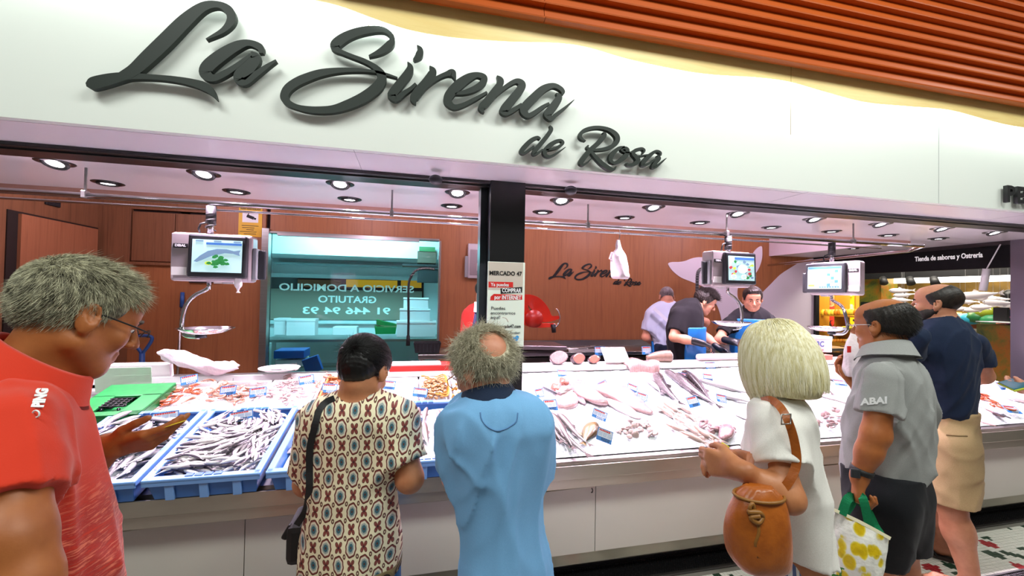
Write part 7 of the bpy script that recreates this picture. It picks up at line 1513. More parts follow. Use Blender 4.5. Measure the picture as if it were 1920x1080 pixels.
kn.cyl(kt+(.004, -.004, -.07), kt+(.005, -.004, -.092), .007, .009, 8); kn.build('knot', mat('leather_cord', '8A5A1E', .5), bag)
def strap(par, o0, pts, w, t, m, name='strap', up=None):
    P = spline(pts, 6); T = np.gradient(P, axis=0); vs = []; cen = np.mean(P, 0)
    for i, p in enumerate(P):
        t_ = unit(T[i]); n_ = up[i*len(up)//len(P)] if up is not None else unit(EYE-p); s_ = unit(np.cross(t_, n_)); n_ = np.cross(s_, t_)
        for a_, b_ in ((-w, 0), (w, 0), (w, -t), (-w, -t)): vs.append(p+s_*a_+n_*b_-o0)
    k = len(P); mb = MB(); mb.raw(vs, [(j*4+i, j*4+(i+1) % 4, (j+1)*4+(i+1) % 4, (j+1)*4+i) for j in range(k-1) for i in range(4)]+[(3, 2, 1, 0), (4*k-4, 4*k-3, 4*k-2, 4*k-1)]); return mb.build(name, m, par)
strap(bag, bo, [A(1455, 928, 1.05), A(1478, 905, 1.04), A(1493, 870, 1.045), A(1490, 830, 1.05), A(1478, 790, 1.06), A(1462, 762, 1.09), A(1445, 750, 1.14), A(1428, 752, 1.18)], .010, .006, M_lea)
strap(bag, bo, [A(1396, 925, 1.06), A(1404, 890, 1.10), A(1408, 850, 1.13)], .009, .006, M_lea)
bk_ = A(1474, 786, 1.045)-bo; mb = MB(); mb.tube([bk_+np.array([.014*x, 0, .012*z]) for x, z in ((-1, -1), (1, -1), (1, 1), (-1, 1))], .002, 6, closed=True); mb.build('buckle', M_steel, bag)
# ================================================================== E: man in the grey polo
YE_ = D2(-4); dE = 1.76
M_gpo = clothmat('grey_polo', '8C8D8B', '9A9B99', 600, bump=.12)
rowsE = [(646, 1640, 1690), (655, 1630, 1706), (668, 1618, 1718), (688, 1606, 1733), (715, 1596, 1746), (755, 1586, 1753), (800, 1577, 1751), (840, 1573, 1745), (880, 1573, 1737), (915, 1578, 1732), (960, 1580, 1726), (1010, 1584, 1716)]
headE = A(1657, 612, 1.80); SE1, EE1, WE1 = A(1655, 712, 1.60), A(1642, 815, 1.58), A(1612, 892, 1.60); SE2, EE2, WE2 = A(1690, 705, 1.98), A(1640, 790, 2.05), A(1606, 720, 2.08)
hdE = A(1604, 960, 1.60)-WE1
tE, C, R, L, secE = figure('balding man in a grey polo carrying a shopping bag by its green handles', rowsE, dE, YE_, .92, headE, D2(-8), D2(3), SK_warm, M_gpo, [(SE1, EE1, WE1), (SE2, EE2, WE2)], [.62, .6], [(A(1650, 908, dE), (.12, 0, -1))], A(1662, 664, 1.78), [(WE1, hdE, (-.6, -.6, 0), (.5, .6, 0), 1.0, (1.0, 1.15, 1.2, 1.25), .6), (WE2, (-.2, .6, .6), (0, 1, 0), (-1, 0, 0), .95, (.6, .6, .6, .6), .5)], legs=[((1.86, 1.30, .80), (1.90, 1.36, .46), (1.95, 1.30, .085), (1.92, 1.50, .03)), ((2.02, 1.36, .80), (2.12, 1.42, .46), (2.22, 1.38, .085), (2.20, 1.58, .03))], res=.0058, cres=.007, fold=0.0150, fseed=41, sl_r=.076, armr=(.050, .046, .042, .029), fat=.004)
face_parts(L, R, 1.0, tE, '2E2620'); glass_frames(L, tE, M_steel, False)
H_dk = hairmat('dark_brown_hair', '14100D', '2B231D')
bcut = lambda c, ax, ang: (lambda X: ((((X-c)/(np.linalg.norm(X-c, axis=-1)[..., None]+1e-6))@unit(ax))-math.cos(D2(ang)))*.1)
baldE = [bcut(L(*HC), R@np.array([0, .25, 1.0]), 60)]
cap_hair(C, R, L, 1.0, 'hair', H_dk, tE, [local_cut(L, R, (0, .052, .01), (0, .9, .3)), local_cut(L, R, (0, -.03, -.06), (0, .35, -1)), (lambda X: np.where(np.abs((X-C)@R[:, 0]) > .055, (X-L(0, .012, -.0))@(R@unit((0, 1, -.6))), -1))]+baldE, .005, .005, .002)
cE = lambda v: (v[:, 2]*.75-v[:, 1]*.66 > -.52) & (v[:, 1] < .35) & (v@unit((0, .25, 1)) < .52)
rt, v, c = head_roots(L, R, 1.0, 3200, 9, cE, 1.03); dl = v*.18+np.stack([0*v[:, 0], -.5+0*v[:, 0], -.8+0*v[:, 0]], 1); strands(tE, 'hair_strands', H_dk, rt, dl@R.T, .022, c, R, HRAD, .0006, 4, .1, .015, .12, 9, keep=1.045)
collar_ring(tE, A(1662, 664, 1.775), A(1660, 640, 1.785), M_gpo, .080, .042, YE_, fl=1.35)
0 and cuff(tE, SE1+(EE1-SE1)*.60, unit(EE1-SE1), .082, M_gpo, .022)
lp = onto(cloth_of(tE), 1637, 754, .007); lu = onto(cloth_of(tE), 1650, 754)-onto(cloth_of(tE), 1624, 754); text('ABAI', .034, M_whitep, tE, 'lettering', lp, U=unit(lu), V=(0, 0, 1), bold=.0014, width=.078)
M_nshort = clothmat('black_navy_shorts', '07080C', '0B0D14', 300)
jr = torso([(880, 1574, 1738), (920, 1576, 1732), (960, 1582, 1722), (1010, 1590, 1708)], dE, YE_, .95)
P = [('loft', Loft(jr, YE_, .004), .05), c_cap((1.85, 1.30, .82), (1.90, 1.36, .50), .115, .098, .05), c_cap((2.02, 1.36, .82), (2.11, 1.41, .50), .115, .098, .05)]
shell(P, .008, [((0, 0, .56), (0, 0, -1))], 'shorts', M_nshort, tE, .009, lambda X: folds(X, .005, 44))
wb_c = WE1+(EE1-WE1)*.06; cuff(tE, wb_c, unit(WE1-EE1), .034, M_blackm, .022, 'watch_strap'); o = MB().box((0, 0, 0), (.03, .012, .034), None, .004).build('watch_case', M_darkgrey, tE); o.location = wb_c-unit(wb_c-EYE)*.030+RT*-.02; o.rotation_euler = (0, 0, -.6)
for s, An, toe in ((0, np.array([1.95, 1.30, .085]), np.array([1.92, 1.50, .03])), (1, np.array([2.22, 1.38, .085]), np.array([2.20, 1.58, .03]))): o = MB().box(((An+toe)/2*[1, 1, 0]+[0, -.01, .004]), (.10, .28, .012), None, .004).build('sandal_sole', M_darkgrey, tE)
# shopping bag
sbp = A(1606, 1030, 1.55); sbag = thing('shopping_bag', 'white shopping bag with yellow print and green handles held by the man in grey', 'bag', tuple(sbp))
M_sb, n = newmat('yellow_print_bag'); v = n.coord('Object'); vo = n.add('ShaderNodeTexVoronoi', i_Vector=n.coord('Object', (24, 24, 17)), i_Scale=1.0); f = n.noise(v, 26, 3, .5, .6)
c1 = n.ramp(vo.outputs[0], [(.36, 'D9B90E'), (.44, 'E6D24A'), (.52, 'F0EFE6')]); sx_ = n.n.new('ShaderNodeSeparateXYZ'); n.l.new(v, sx_.inputs[0]); gm = n.math('MULTIPLY', n.math('LESS_THAN', sx_.outputs[2], -.06), n.math('LESS_THAN', sx_.outputs[0], -.03)); c1 = n.mix(n.math('MULTIPLY', gm, n.math('GREATER_THAN', f, .5)), c1, lin('2F7A1E')); n.l.new(c1, n.b.inputs['Base Color']); n.b.inputs['Roughness'].default_value = .28; n.bump(n.noise(v, 30, 3), .5, .012)
# front face corners in the picture
q = [A(1566, 958, 1.58), A(1668, 1010, 1.50), A(1645, 1150, 1.50), A(1535, 1110, 1.58)]; bk2 = unit(np.cross(q[1]-q[0], q[3]-q[0])); bk2 = bk2 if bk2@(q[0]-EYE) > 0 else -bk2; nx, ny = 14, 14; vs = []
for sgn in (0, 1):
    for j in range(ny):
        for i in range(nx):
            u, v_ = i/(nx-1), j/(ny-1); p = (q[0]*(1-u)+q[1]*u)*(1-v_)+(q[3]*(1-u)+q[2]*u)*v_; bul = .035*math.sin(math.pi*u)*math.sin(math.pi*min(1, v_+.1)); wr = .004*math.sin(u*17+v_*23)+.003*math.sin(u*31-v_*13); vs.append(p-bk2*(bul+wr)-sbp if sgn == 0 else p+bk2*(.09*math.sin(math.pi*u)**.5*(.4+.6*v_)+.01)-sbp)
fs = []
for j in range(ny-1):
    for i in range(nx-1): a = j*nx+i; fs += [(a, a+nx, a+nx+1, a+1), (nx*ny+a, nx*ny+a+1, nx*ny+a+nx+1, nx*ny+a+nx)]
for j in range(ny-1):
    for e in (0, nx-1): a = j*nx+e; fs.append((a, a+nx, nx*ny+a+nx, nx*ny+a))
a = (ny-1)*nx; fs += [(a+i, a+i+1, nx*ny+a+i+1, nx*ny+a+i) for i in range(nx-1)]
mesh('bag_body', vs, fs, M_sb, sbag, True)
M_hg = clothmat('green_webbing', '0C6B42', '0F7A4C', 300); gtop = WE1+unit(hdE)*.085
strap(sbag, sbp, [A(1578, 965, 1.56), A(1590, 935, 1.57), gtop, A(1618, 935, 1.55), A(1632, 995, 1.53)], .014, .004, M_hg, 'handle'); strap(sbag, sbp, [A(1584, 962, 1.60), A(1598, 940, 1.61), gtop+(.0, .02, 0), A(1622, 950, 1.59), A(1640, 985, 1.57), A(1650, 1000, 1.54)], .014, .004, M_hg, 'handle')
strap(sbag, sbp, [A(1562, 955, 1.575), A(1615, 980, 1.535), A(1670, 1010, 1.495)], .006, .004, mat('bag_trim', 'E8E2C0', .5), 'top_hem')
# white carrier bag hanging from his other hand
rows = []
for (px, py, w) in ((1612, 600, .02), (1610, 625, .045), (1605, 650, .06), (1602, 680, .06), (1600, 705, .05)): p = A(px, py, 2.08); rows.append((p[0], p[1], p[2], w, w*.6))
wb3 = bag_mesh(rows, M_bag, 'white_carrier', 'white plastic bag with red marks held up beside the grey polo', 'bag', 9); MB().box(A(1592, 655, 2.0)-np.zeros(3), (.02, .004, .03)).build('red_mark', M_bred, wb3)
# ================================================================== F: bearded man in the navy t-shirt
YF_ = D2(-16); dF = 2.45
M_nav = clothmat('navy_tshirt', '162238', '1A2842', 400)
rowsF = [(588, 1752, 1790), (594, 1738, 1800), (602, 1724, 1810), (614, 1712, 1822), (632, 1704, 1834), (660, 1702, 1840), (700, 1710, 1838), (740, 1724, 1836), (775, 1736, 1835), (800, 1745, 1835), (840, 1745, 1832), (880, 1742, 1822)]
headF = A(1757, 570, 2.47); SF1, EF1, WF1 = A(1722, 632, 2.30), A(1690, 690, 2.42), A(1660, 665, 2.6); SF2, EF2, WF2 = A(1828, 640, 2.58), A(1845, 705, 2.68), A(1800, 715, 2.86)
hipF = torso([(880, 1742, 1822)], dF, YF_, .85)[0]
K1, An1, T1 = A(1784, 950, 2.36), A(1822, 1058, 2.30), A(1760, 1105, 2.42); K2, An2, T2 = A(1762, 945, 2.58), A(1770, 1028, 2.66), A(1695, 1026, 2.86)
An1[2] = .09; An2[2] = .09; T1 = An1+unit((np.array([-.35, .85, 0])))*.19+(0, 0, -.055); T2 = An2+unit((np.array([-.45, .85, 0])))*.19+(0, 0, -.055)
tF, C, R, L, secF = figure('tall bearded balding man in a navy t-shirt, tan shorts and flip-flops', rowsF, dF, YF_, .82, headF, D2(-24), D2(0), skinmat('skin_ruddy', 'BC8163', 'A66C4F'), M_nav, [(SF1, EF1, WF1), (SF2, EF2, WF2)], [.60, .62], [(A(1790, 797, dF), (0, 0, -1))], A(1772, 604, 2.47), [(WF1, (0, 1, .3), (0, 0, 1), (1, 0, 0), 1, (.5, .5, .5, .5), .4), (WF2, (-.5, .8, .2), (0, 0, 1), (-1, 0, 0), 1, (.5, .5, .5, .5), .4)], legs=[(A(1789, 842, 2.38), K1, An1, T1), (A(1780, 842, 2.54), K2, An2, T2)], res=.0068, cres=.0075, fold=0.0170, fseed=51, sl_r=.078, armr=(.056, .048, .044, .030), legr=(.09, .060, .066, .040))
face_parts(L, R, 1.0, tF, '2A1E18')
baldF = [bcut(L(*HC), R@np.array([0, .62, 1.0]), 60)]
cap_hair(C, R, L, 1.0, 'hair', H_dk, tF, [local_cut(L, R, (0, .052, .01), (0, .9, .3)), local_cut(L, R, (0, -.03, -.05), (0, .35, -1)), (lambda X: np.where(np.abs((X-C)@R[:, 0]) > .055, (X-L(0, .022, -.0))@(R@unit((0, 1, -.5))), -1))]+baldF, .0055, .0025, .0012)
P = [c_ell(L(0, .030, -.058), (.066, .070, .060), R, .02), c_cap(L(0, .075, -.098), L(0, .07, -.11), .030, .022, .02)]+[c_cap(L(q_*.060, .0, -.045), L(q_*.035, .060, -.085), .016, .022, .02) for q_ in (-1, 1)]
b_ = L(0, .03, -.05); shell(P, .005, [local_cut(L, R, (0, 0, -.022), (0, .12, 1)), (lambda X: np.where((X-L(0, .075, 0))@R[:, 1] > 0, (X-L(0, 0, -.048))@R[:, 2], -1.0)), local_cut(L, R, (0, -.012, 0), (0, -1, .12)), (lambda X: np.where(((X-L(0, .09, -.063))@R[:, 1] > -.012), .012-np.sqrt((((X-L(0, .09, -.063))@R[:, [0, 2]])/np.array([1.9, 1.0]))**2@np.ones(2)), -1.0))], 'beard', H_dk, tF, solid=True, fold=lambda X: .0025*np.sin(X@np.array([300, 210, 260.]))*np.sin(X@np.array([-190, 280, 230.])), bounds=(b_-.13, b_+.13))
M_tan = clothmat('tan_shorts', 'B59A74', 'A98D66', 300, bump=.12)
jr = torso([(770, 1742, 1836), (800, 1744, 1837), (840, 1742, 1834), (880, 1738, 1824)], dF, YF_, .85)
q1, q2 = A(1789, 838, 2.38), A(1780, 838, 2.54)
P = [('loft', Loft(jr, YF_, .006), .05), c_cap(q1, q1+(K1-q1)*.95, .118, .112, .05), c_cap(q2, q2+(K2-q2)*.9, .11, .105, .05)]
zk1 = A(1766, 932, 2.42)[2]; shell(P, .008, [((0, 0, zk1), (0, 0, -1))], 'shorts', M_tan, tF, .009, lambda X: folds(X, .009, 54, 1.2, (.5, .2, .8)))
pk_ = [onto(cloth_of(tF), x, y, .004) for x, y in ((1774, 812), (1795, 816), (1815, 815))]; mb = MB(); mb.tube(pk_, .004, 6); mb.build('pocket_welt', mat('tan_seam', '8E7450', .8), tF)
for An_, T_ in ((An1, T1), (An2, T2)):
    f_ = unit((T_-An_)*[1, 1, 0]); yw = math.atan2(f_[0], f_[1]); ff = thing('flip_flop', 'dark flip-flop on the planted front foot of the man in navy' if An_ is An1 else 'dark flip-flop on the trailing back foot of the man in navy', 'flip-flop', tuple(An_*[1, 1, 0]+f_*.055), -yw, 'flip-flops of the man in navy'); mb = MB(); pts = [(.045*math.cos(a)*(1+.12*math.sin(a)), .14*math.sin(a)) for a in np.linspace(0, 6.283, 25)[:-1]]; mb.prism(pts, (0, 0, .004), (1, 0, 0), (0, 1, 0), (0, 0, 1), .016); mb.build('sole', mat('flop_brown', '3A2E28', .6), ff); mb = MB()
    for s in (-1, 1): mb.tube(spline([(0, .085, .02), (s*.022, .06, .058), (s*.04, .0, .05), (s*.042, -.03, .018)], 4), .006, 6)
    mb.build('toe_strap', M_blackm, ff)
# ================================================================== G, H, I: the fishmongers
M_blkt = clothmat('black_tshirt', '100E12', '17141A', 400); M_glove = mat('black_glove', '1A1B1F', .35, spec=.4); M_apr = mat('blue_apron', '1B6FB8', .4, spec=.5, bump=.15, bscale=14, bdist=.02); M_bib = mat('black_bib', '141418', .5)
def gloves(par, hands, s=1.06):
    for W, d_, n_, sd_, *r in hands:
        d_ = unit(d_); P = hand_prims(W, d_, n_, sd_, s, *(r[1:] if r else [])); P.append(c_cap(W-d_*.07, W+d_*.02, .038, .032, .02)); grow_surface(P, .0065, None, None, 'glove', M_glove, par)
def apron(par, sec, yaw, ztop, zbot, m, name, wid=.8, grow=.012, back=.02):
    f = np.array([math.sin(yaw), math.cos(yaw), 0.0]); cen = np.array([np.mean([r[0] for r in sec]), np.mean([r[1] for r in sec]), 0])
    return shell([('loft', Loft(sec, yaw, grow), .02)], .009, [((0, 0, ztop), (0, 0, 1)), ((0, 0, zbot), (0, 0, -1)), (cen-f*back, -f)], name, m, par, .006, lambda X: folds(X, .004, 7))
AG = lambda x, y, d: A(x, y, d+.24); AH = lambda x, y, d: A(x, y, d+.30)
YG = D2(118); dG = 4.39
rowsG = [(559, 1286, 1306), (563, 1275, 1310), (570, 1264, 1314), (582, 1257, 1317), (600, 1252, 1319), (620, 1249, 1319), (645, 1249, 1319), (670, 1251, 1318), (700, 1253, 1316), (740, 1255, 1314)]
hG = AG(1321, 566, 4.17); SG1, EG1, WG1 = AG(1272, 590, 3.98), AG(1264, 632, 3.92), AG(1313, 643, 3.86); SG2, EG2, WG2 = AG(1300, 586, 4.34), AG(1312, 622, 4.34), AG(1352, 655, 4.10)
hG1, hG2 = AG(1345, 652, 3.84)-WG1, AG(1378, 672, 3.98)-WG2; hnG = [(WG1, hG1, (0, -.3, 1), (0, 1, .2), 1, (.5, .55, .6, .6), .5), (WG2, hG2, (0, -.2, 1), (0, -1, .2), 1, (.4, .45, .5, .5), .5)]
tG, C, R, L, secG = figure('dark-haired fishmonger in black t-shirt and blue apron bending over a fish', rowsG, dG, YG, .78, hG, D2(118), D2(30), SK_pale, M_blkt, [(SG1, EG1, WG1), (SG2, EG2, WG2)], [.72, .6], [((0, 0, 1.0), (0, 0, -1))], AG(1296, 572, 4.15), hnG, nkr=.050, res=.0085, cres=.009, fold=0.0088, fseed=61, sl_r=.075, hs=1.04, armr=(.054, .048, .044, .031))
face_parts(L, R, 1.04, tG, '201612'); gloves(tG, hnG)
H_db = hairmat('near_black_hair', '15100E', '2A1F1A')
cap_hair(C, R, L, 1.04, 'hair', H_db, tG, [local_cut(L, R, (0, .082, .06), (0, .8, -.6)), local_cut(L, R, (0, -.03, -.03), (0, .45, -1)), (lambda X: np.where(np.abs((X-C)@R[:, 0]) > .05, (X-L(0, .03, .0))@(R@unit((0, 1, -.5))), -1))], .006, .012, .006, extra=[c_ell(L(0, .05, .10), (.055, .055, .035), R, .02)])
rt, v, c = head_roots(L, R, 1.04, 1500, 12, lambda v: (v[:, 2] > .35) & (v[:, 1] < .9), 1.1); strands(tG, 'hair_strands', H_db, rt, (v*.5+np.array([0, .6, .3]))@R.T, .05, c, R, HRAD, .0013, 4, .1, .2, .3, 12, keep=1.1)
zt = AG(1290, 612, 4.1)[2]; apron(tG, secG, YG-.25, zt, .45, M_apr, 'apron', back=.10); 
mb = MB(); mb.tube(spline([L(.04, -.05, -.09), AG(1300, 590, 4.02), AG(1306, 606, 4.0)], 5), .006, 6); mb.build('neck_strap', M_bib, tG); mb = MB(); mb.tube(spline([L(.03, .0, -.12), AG(1302, 588, 3.99), AG(1304, 600, 3.98)], 5), .0025, 5); p = AG(1304, 602, 3.97); mb.lathe([(0, .02), (.014, .01), (.018, -.01), (0, -.022)], p, 10); mb.build('pendant', M_grey, tG)
YH = D2(222); dH = 4.5
rowsH = [(574, 1393, 1424), (579, 1383, 1434), (585, 1373, 1443), (595, 1365, 1449), (612, 1363, 1451), (640, 1368, 1447), (670, 1370, 1446), (710, 1370, 1446), (750, 1372, 1444)]
hH = AH(1411, 560, 4.15); SH1, EH1, WH1 = AH(1364, 606, 4.2), AH(1349, 636, 4.12), AH(1371, 640, 3.98); SH2, EH2, WH2 = AH(1450, 606, 4.2), AH(1455, 645, 4.15), AH(1425, 655, 3.95)
hnH = [(WH1, AH(1388, 644, 3.9)-WH1, (0, -.3, 1), (0, 1, .4), 1, (.5, .55, .6, .6), .5), (WH2, AH(1405, 655, 3.88)-WH2, (0, -.3, 1), (0, 1, .4), 1, (.5, .55, .6, .6), .5)]
tH, C, R, L, secH = figure('young dark-haired fishmonger facing the customers behind the scale pan', rowsH, dH, YH, .62, hH, D2(214), D2(18), SK_pale, M_blkt, [(SH1, EH1, WH1), (SH2, EH2, WH2)], [.6, .6], [((0, 0, 1.0), (0, 0, -1))], AH(1409, 585, 4.2), hnH, res=.0078, cres=.009, fold=0.0088, fseed=71, sl_r=.075, hs=1.04, armr=(.054, .048, .044, .031), fat=.004)
face_parts(L, R, 1.04, tH, '1A1210'); gloves(tH, hnH)
cap_hair(C, R, L, 1.04, 'hair', H_db, tH, [local_cut(L, R, (0, .070, .062), (0, .75, -.6)), local_cut(L, R, (0, -.03, -.03), (0, .4, -1)), (lambda X: np.where(np.abs((X-C)@R[:, 0]) > .05, (X-L(0, .03, .0))@(R@unit((0, 1, -.5))), -1))], .006, .012, .004, extra=[c_ell(L(0, .045, .095), (.062, .05, .035), R, .02)])
mb = MB(); mb.tube([L(-.022, .091, -.0625), L(0, .0935, -.0615), L(.022, .091, -.0625)], .0022, 5); mb.build('mouth', mat('lip_line', '6A2F2A', .5), tH)
apron(tH, secH, YH, AH(1408, 598, 4.1)[2], .45, M_apr, 'apron'); collar_ring(tH, AH(1409, 585, 4.18), AH(1410, 570, 4.17), M_blkt, .082, .04, YH, fl=1.35, open_=.6)
YI = D2(18); dI = 5.0
M_lbl = clothmat('pale_blue_shirt', 'BFC4DC', 'CBD0E4', 400)
rowsI = [(563, 1240, 1264), (567, 1230, 1270), (574, 1221, 1277), (588, 1215, 1281), (605, 1217, 1281), (625, 1222, 1277), (650, 1224, 1274), (670, 1225, 1274), (700, 1226, 1273)]
hI = A(1250, 557, 5.04); SI1, EI1, WI1 = A(1220, 590, 5.0), A(1211, 632, 5.0), A(1232, 645, 5.2); SI2, EI2, WI2 = A(1283, 584, 5.1), A(1323, 604, 5.15), A(1300, 640, 5.3)
tI, C, R, L, secI = figure('grey-haired fishmonger seen from behind in a pale blue shirt at the back bench', rowsI, dI, YI, .66, hI, D2(20), D2(34), SK_pale, M_lbl, [(SI1, EI1, WI1), (SI2, EI2, WI2)], [.7, .45], [((0, 0, A(1250, 650, 5.0)[2]), (0, 0, -1))], A(1251, 573, 5.0), [(WI1, (0, 1, -.1), (0, 0, 1), (1, 0, 0), 1, (.5, .5, .5, .5), .4), (WI2, (0, 1, -.1), (0, 0, 1), (-1, 0, 0), 1, (.5, .5, .5, .5), .4)], res=.010, cres=.010, fold=0.0132, fseed=81, sl_r=.082, armr=(.054, .048, .044, .031))
face_parts(L, R, 1.0, tI, '6A645C'); H_gr3 = hairmat('cropped_grey_hair', '5A4F4E', '8C8284')
cap_hair(C, R, L, 1.0, 'hair', H_gr3, tI, [local_cut(L, R, (0, .06, .03), (0, .9, -.35)), local_cut(L, R, (0, -.03, -.04), (0, .35, -1)), (lambda X: np.where(np.abs((X-C)@R[:, 0]) > .055, (X-L(0, .02, -.0))@(R@unit((0, 1, -.6))), -1))], .007, .003, .001)
jr = torso([(645, 1225, 1273), (680, 1226, 1273), (720, 1227, 1272)], dI, YI, .75); trousers(tI, jr, YI, clothmat('dark_jeans', '1B2233', '232B40'), jr[-1][2], jr[-1][:2], .085, (.10, .08), 0, res=.012)
apron(tI, secI, YI, A(1250, 640, 5)[2], .5, M_apr, 'apron', grow=.02)
strap(tI, np.zeros(3), [A(1226, 578, 4.82), A(1250, 600, 4.80), A(1275, 625, 4.84)], .018, .004, mat('white_tape', 'E2E2EE', .6), 'apron_strap'); cuff(tI, A(1251, 572, 5.0), np.array([0, .1, 1.0]), .072, M_bib, .016, 'neck_strap')
for tt, cc, yw in ((tG, (secG[-1][0], secG[-1][1]), YG), (tH, (secH[-1][0], secH[-1][1]), YH)):
    s_ = secG if tt is tG else secH; trousers(tt, s_[-3:], yw, clothmat('dark_trousers', '1C1C22', '22222A') if 'dark_trousers' not in MATS else MATS['dark_trousers'], s_[-1][2], cc, .08, (.10, .08), 0, res=.012)
# ================================================================== J: person in red half hidden by the post; K, L: people in the delicatessen; M: hand with the phone
M_redt = clothmat('red_tshirt', 'C5322C', 'CC3A33', 300)
rowsJ = [(566, 892, 916), (571, 884, 922), (580, 877, 928), (600, 872, 932), (640, 873, 930), (680, 874, 930), (730, 876, 928)]
hJ = A(908, 549, 4.25); SJ, EJ, WJ = A(880, 592, 4.25), A(878, 640, 4.2), A(895, 660, 4.1); SJ2, EJ2, WJ2 = A(928, 592, 4.3), A(935, 640, 4.3), A(925, 660, 4.1)
tJ, C, R, L, secJ = figure('person in a red t-shirt with a dark strap half hidden behind the black post', rowsJ, 4.25, D2(60), .75, hJ, D2(60), D2(20), SK_pale, M_redt, [(SJ, EJ, WJ), (SJ2, EJ2, WJ2)], [.75, .75], [((0, 0, .9), (0, 0, -1))], A(904, 574, 4.25), None, res=.011, cres=.010, fold=0.0110, fseed=91, sl_r=.078)
cap_hair(C, R, L, 1.0, 'hair', H_db, tJ, [local_cut(L, R, (0, .08, .05), (0, .8, -.6)), local_cut(L, R, (0, -.03, -.03), (0, .45, -1))], .008, .006)
strap(tJ, np.zeros(3), [A(893, 567, 4.10), A(892, 590, 4.03), A(887, 615, 4.0), A(882, 640, 4.02)], .014, .004, mat('strap_navy', '1E1E50', .6), 'bag_strap'); strap(tJ, np.zeros(3), [A(893, 566, 4.095), A(893, 574, 4.06), A(892, 585, 4.02)], .02, .005, M_whitep, 'white_stripe')
trousers(tJ, secJ[-3:], D2(60), clothmat('dark_trousers_red', '1C1C22', '22222A'), secJ[-1][2], secJ[-1][:2], .08, (.10, .08), 0, res=.014)
dK = A(1558, 590, 1.0); dK = 10.0/dK[0]
rowsK = [(572, 1551, 1566), (576, 1545, 1572), (586, 1541, 1577), (600, 1541, 1577), (618, 1543, 1576), (640, 1543, 1576)]
hK = A(1558, 561, dK); tK, C, R, L, secK = figure('shop assistant in a red shirt behind the yellow-lit delicatessen shelves', rowsK, dK, D2(240), .6, hK, D2(240), .1, SK_pale, M_redt, [(A(1544, 588, dK), A(1540, 606, dK), A(1552, 612, dK-.2)), (A(1574, 588, dK), A(1579, 606, dK), A(1566, 612, dK-.2))], [.8, .8], [((0, 0, .75), (0, 0, -1))], A(1558, 572, dK), None, res=.014, cres=.014, fold=0.0088, sl_r=.07)
dLp = A(1890, 580, 1.0); dLp = 8.3/dLp[0]
M_flo, n = newmat('floral_top'); v = n.coord('Object', (16, 16, 16)); vo = n.add('ShaderNodeTexVoronoi', i_Vector=v, i_Scale=1.0); n.l.new(n.mix(n.math('LESS_THAN', vo.outputs[0], .35), lin('1A1E3A'), n.ramp(n.noise(v, 1.2), [(.4, 'B85A8A'), (.6, '4E7AC0')])), n.b.inputs['Base Color'])
rowsL = [(570, 1884, 1900), (576, 1879, 1905), (590, 1876, 1908), (610, 1877, 1908), (640, 1877, 1908)]
hL = A(1893, 560, dLp); tL, C, R, L, secL = figure('dark-haired person in a floral top at the rust-mottled counter', rowsL, dLp, D2(50), .6, hL, D2(40), .1, SK_pale, M_flo, [(A(1879, 586, dLp), A(1876, 608, dLp), A(1884, 616, dLp)), (A(1906, 586, dLp), A(1909, 608, dLp), A(1902, 616, dLp))], [.8, .8], [((0, 0, .8), (0, 0, -1))], A(1892, 571, dLp), None, res=.014, cres=.014, fold=0.0088, sl_r=.07)
cap_hair(C, R, L, 1.0, 'hair', H_blk, tL, [local_cut(L, R, (0, .075, .05), (0, .9, -.4))], .009, .012, extra=[c_ell(L(0, -.04, -.03), (.08, .07, .10), R, .03)])
# woman outside the frame: only her hand with the phone shows
rowsM = [(560, 2040, 2090), (575, 2020, 2110), (600, 2008, 2125), (660, 2005, 2130), (740, 2010, 2125), (820, 2012, 2128), (900, 2012, 2128)]
SM_, EM_, WM_ = A(2012, 640, 2.0), A(1990, 735, 1.95), A(1938, 733, 2.12); SM2, EM2, WM2 = A(2125, 640, 2.0), A(2130, 740, 2.0), A(2100, 820, 2.0)
tM, C, R, L, secM = figure('person at the picture edge of whom only the hand with a phone shows', rowsM, 2.0, D2(-20), .7, A(2065, 520, 2.0), D2(-30), .2, SK_pale, clothmat('plum_top', '5A2A44', '64304C'), [(SM_, EM_, WM_), (SM2, EM2, WM2)], [.7, .7], [((0, 0, .8), (0, 0, -1))], A(2065, 565, 2.0), [(WM_, A(1905, 726, 2.2)-WM_, (0, .3, -1), (0, .9, .4), .95, (.35, .4, .45, .5), .6)], res=.008, cres=.011, fold=0.0110, sl_r=.07)
trousers(tM, secM[-3:], D2(-20), clothmat('dark_trousers_edge', '1C1C22', '22222A'), secM[-1][2], secM[-1][:2], .08, (.10, .08), 0, res=.014)
ph = thing('phone', 'phone in a lime-edged case held in at the picture edge', 'phone', tuple(A(1903, 722, 2.17)), -.75); MB().box((0, 0, 0), (.075, .15, .010), rotm(.1, -.45, 0), .004).build('case', mat('lime_case', 'B9C83A', .4), ph); MB().box((-.003, 0, .006), (.066, .14, .004), rotm(.1, -.45, 0), .001).build('glass', mat('phone_glass', '2E6E80', .1), ph)
for tt, sec_, yw in ((tK, secK, D2(240)), (tL, secL, D2(50))): trousers(tt, sec_[-3:], yw, MATS['dark_trousers_edge'], sec_[-1][2], sec_[-1][:2], .08, (.10, .08), 0, res=.016)
for tt, sec_, yw in ((tK, secK, D2(240)), (tL, secL, D2(50)), (tG, secG, YG), (tH, secH, YH), (tI, secI, YI), (tJ, secJ, D2(60)), (tM, secM, D2(-20))):
    for q in (-1, 1): c0 = np.array([sec_[-1][0]+.085*q*math.cos(yw), sec_[-1][1]-.085*q*math.sin(yw), .09]); shoe(tt, c0, c0+np.array([math.sin(yw)*.17, math.cos(yw)*.17, -.06]), M_blackm)
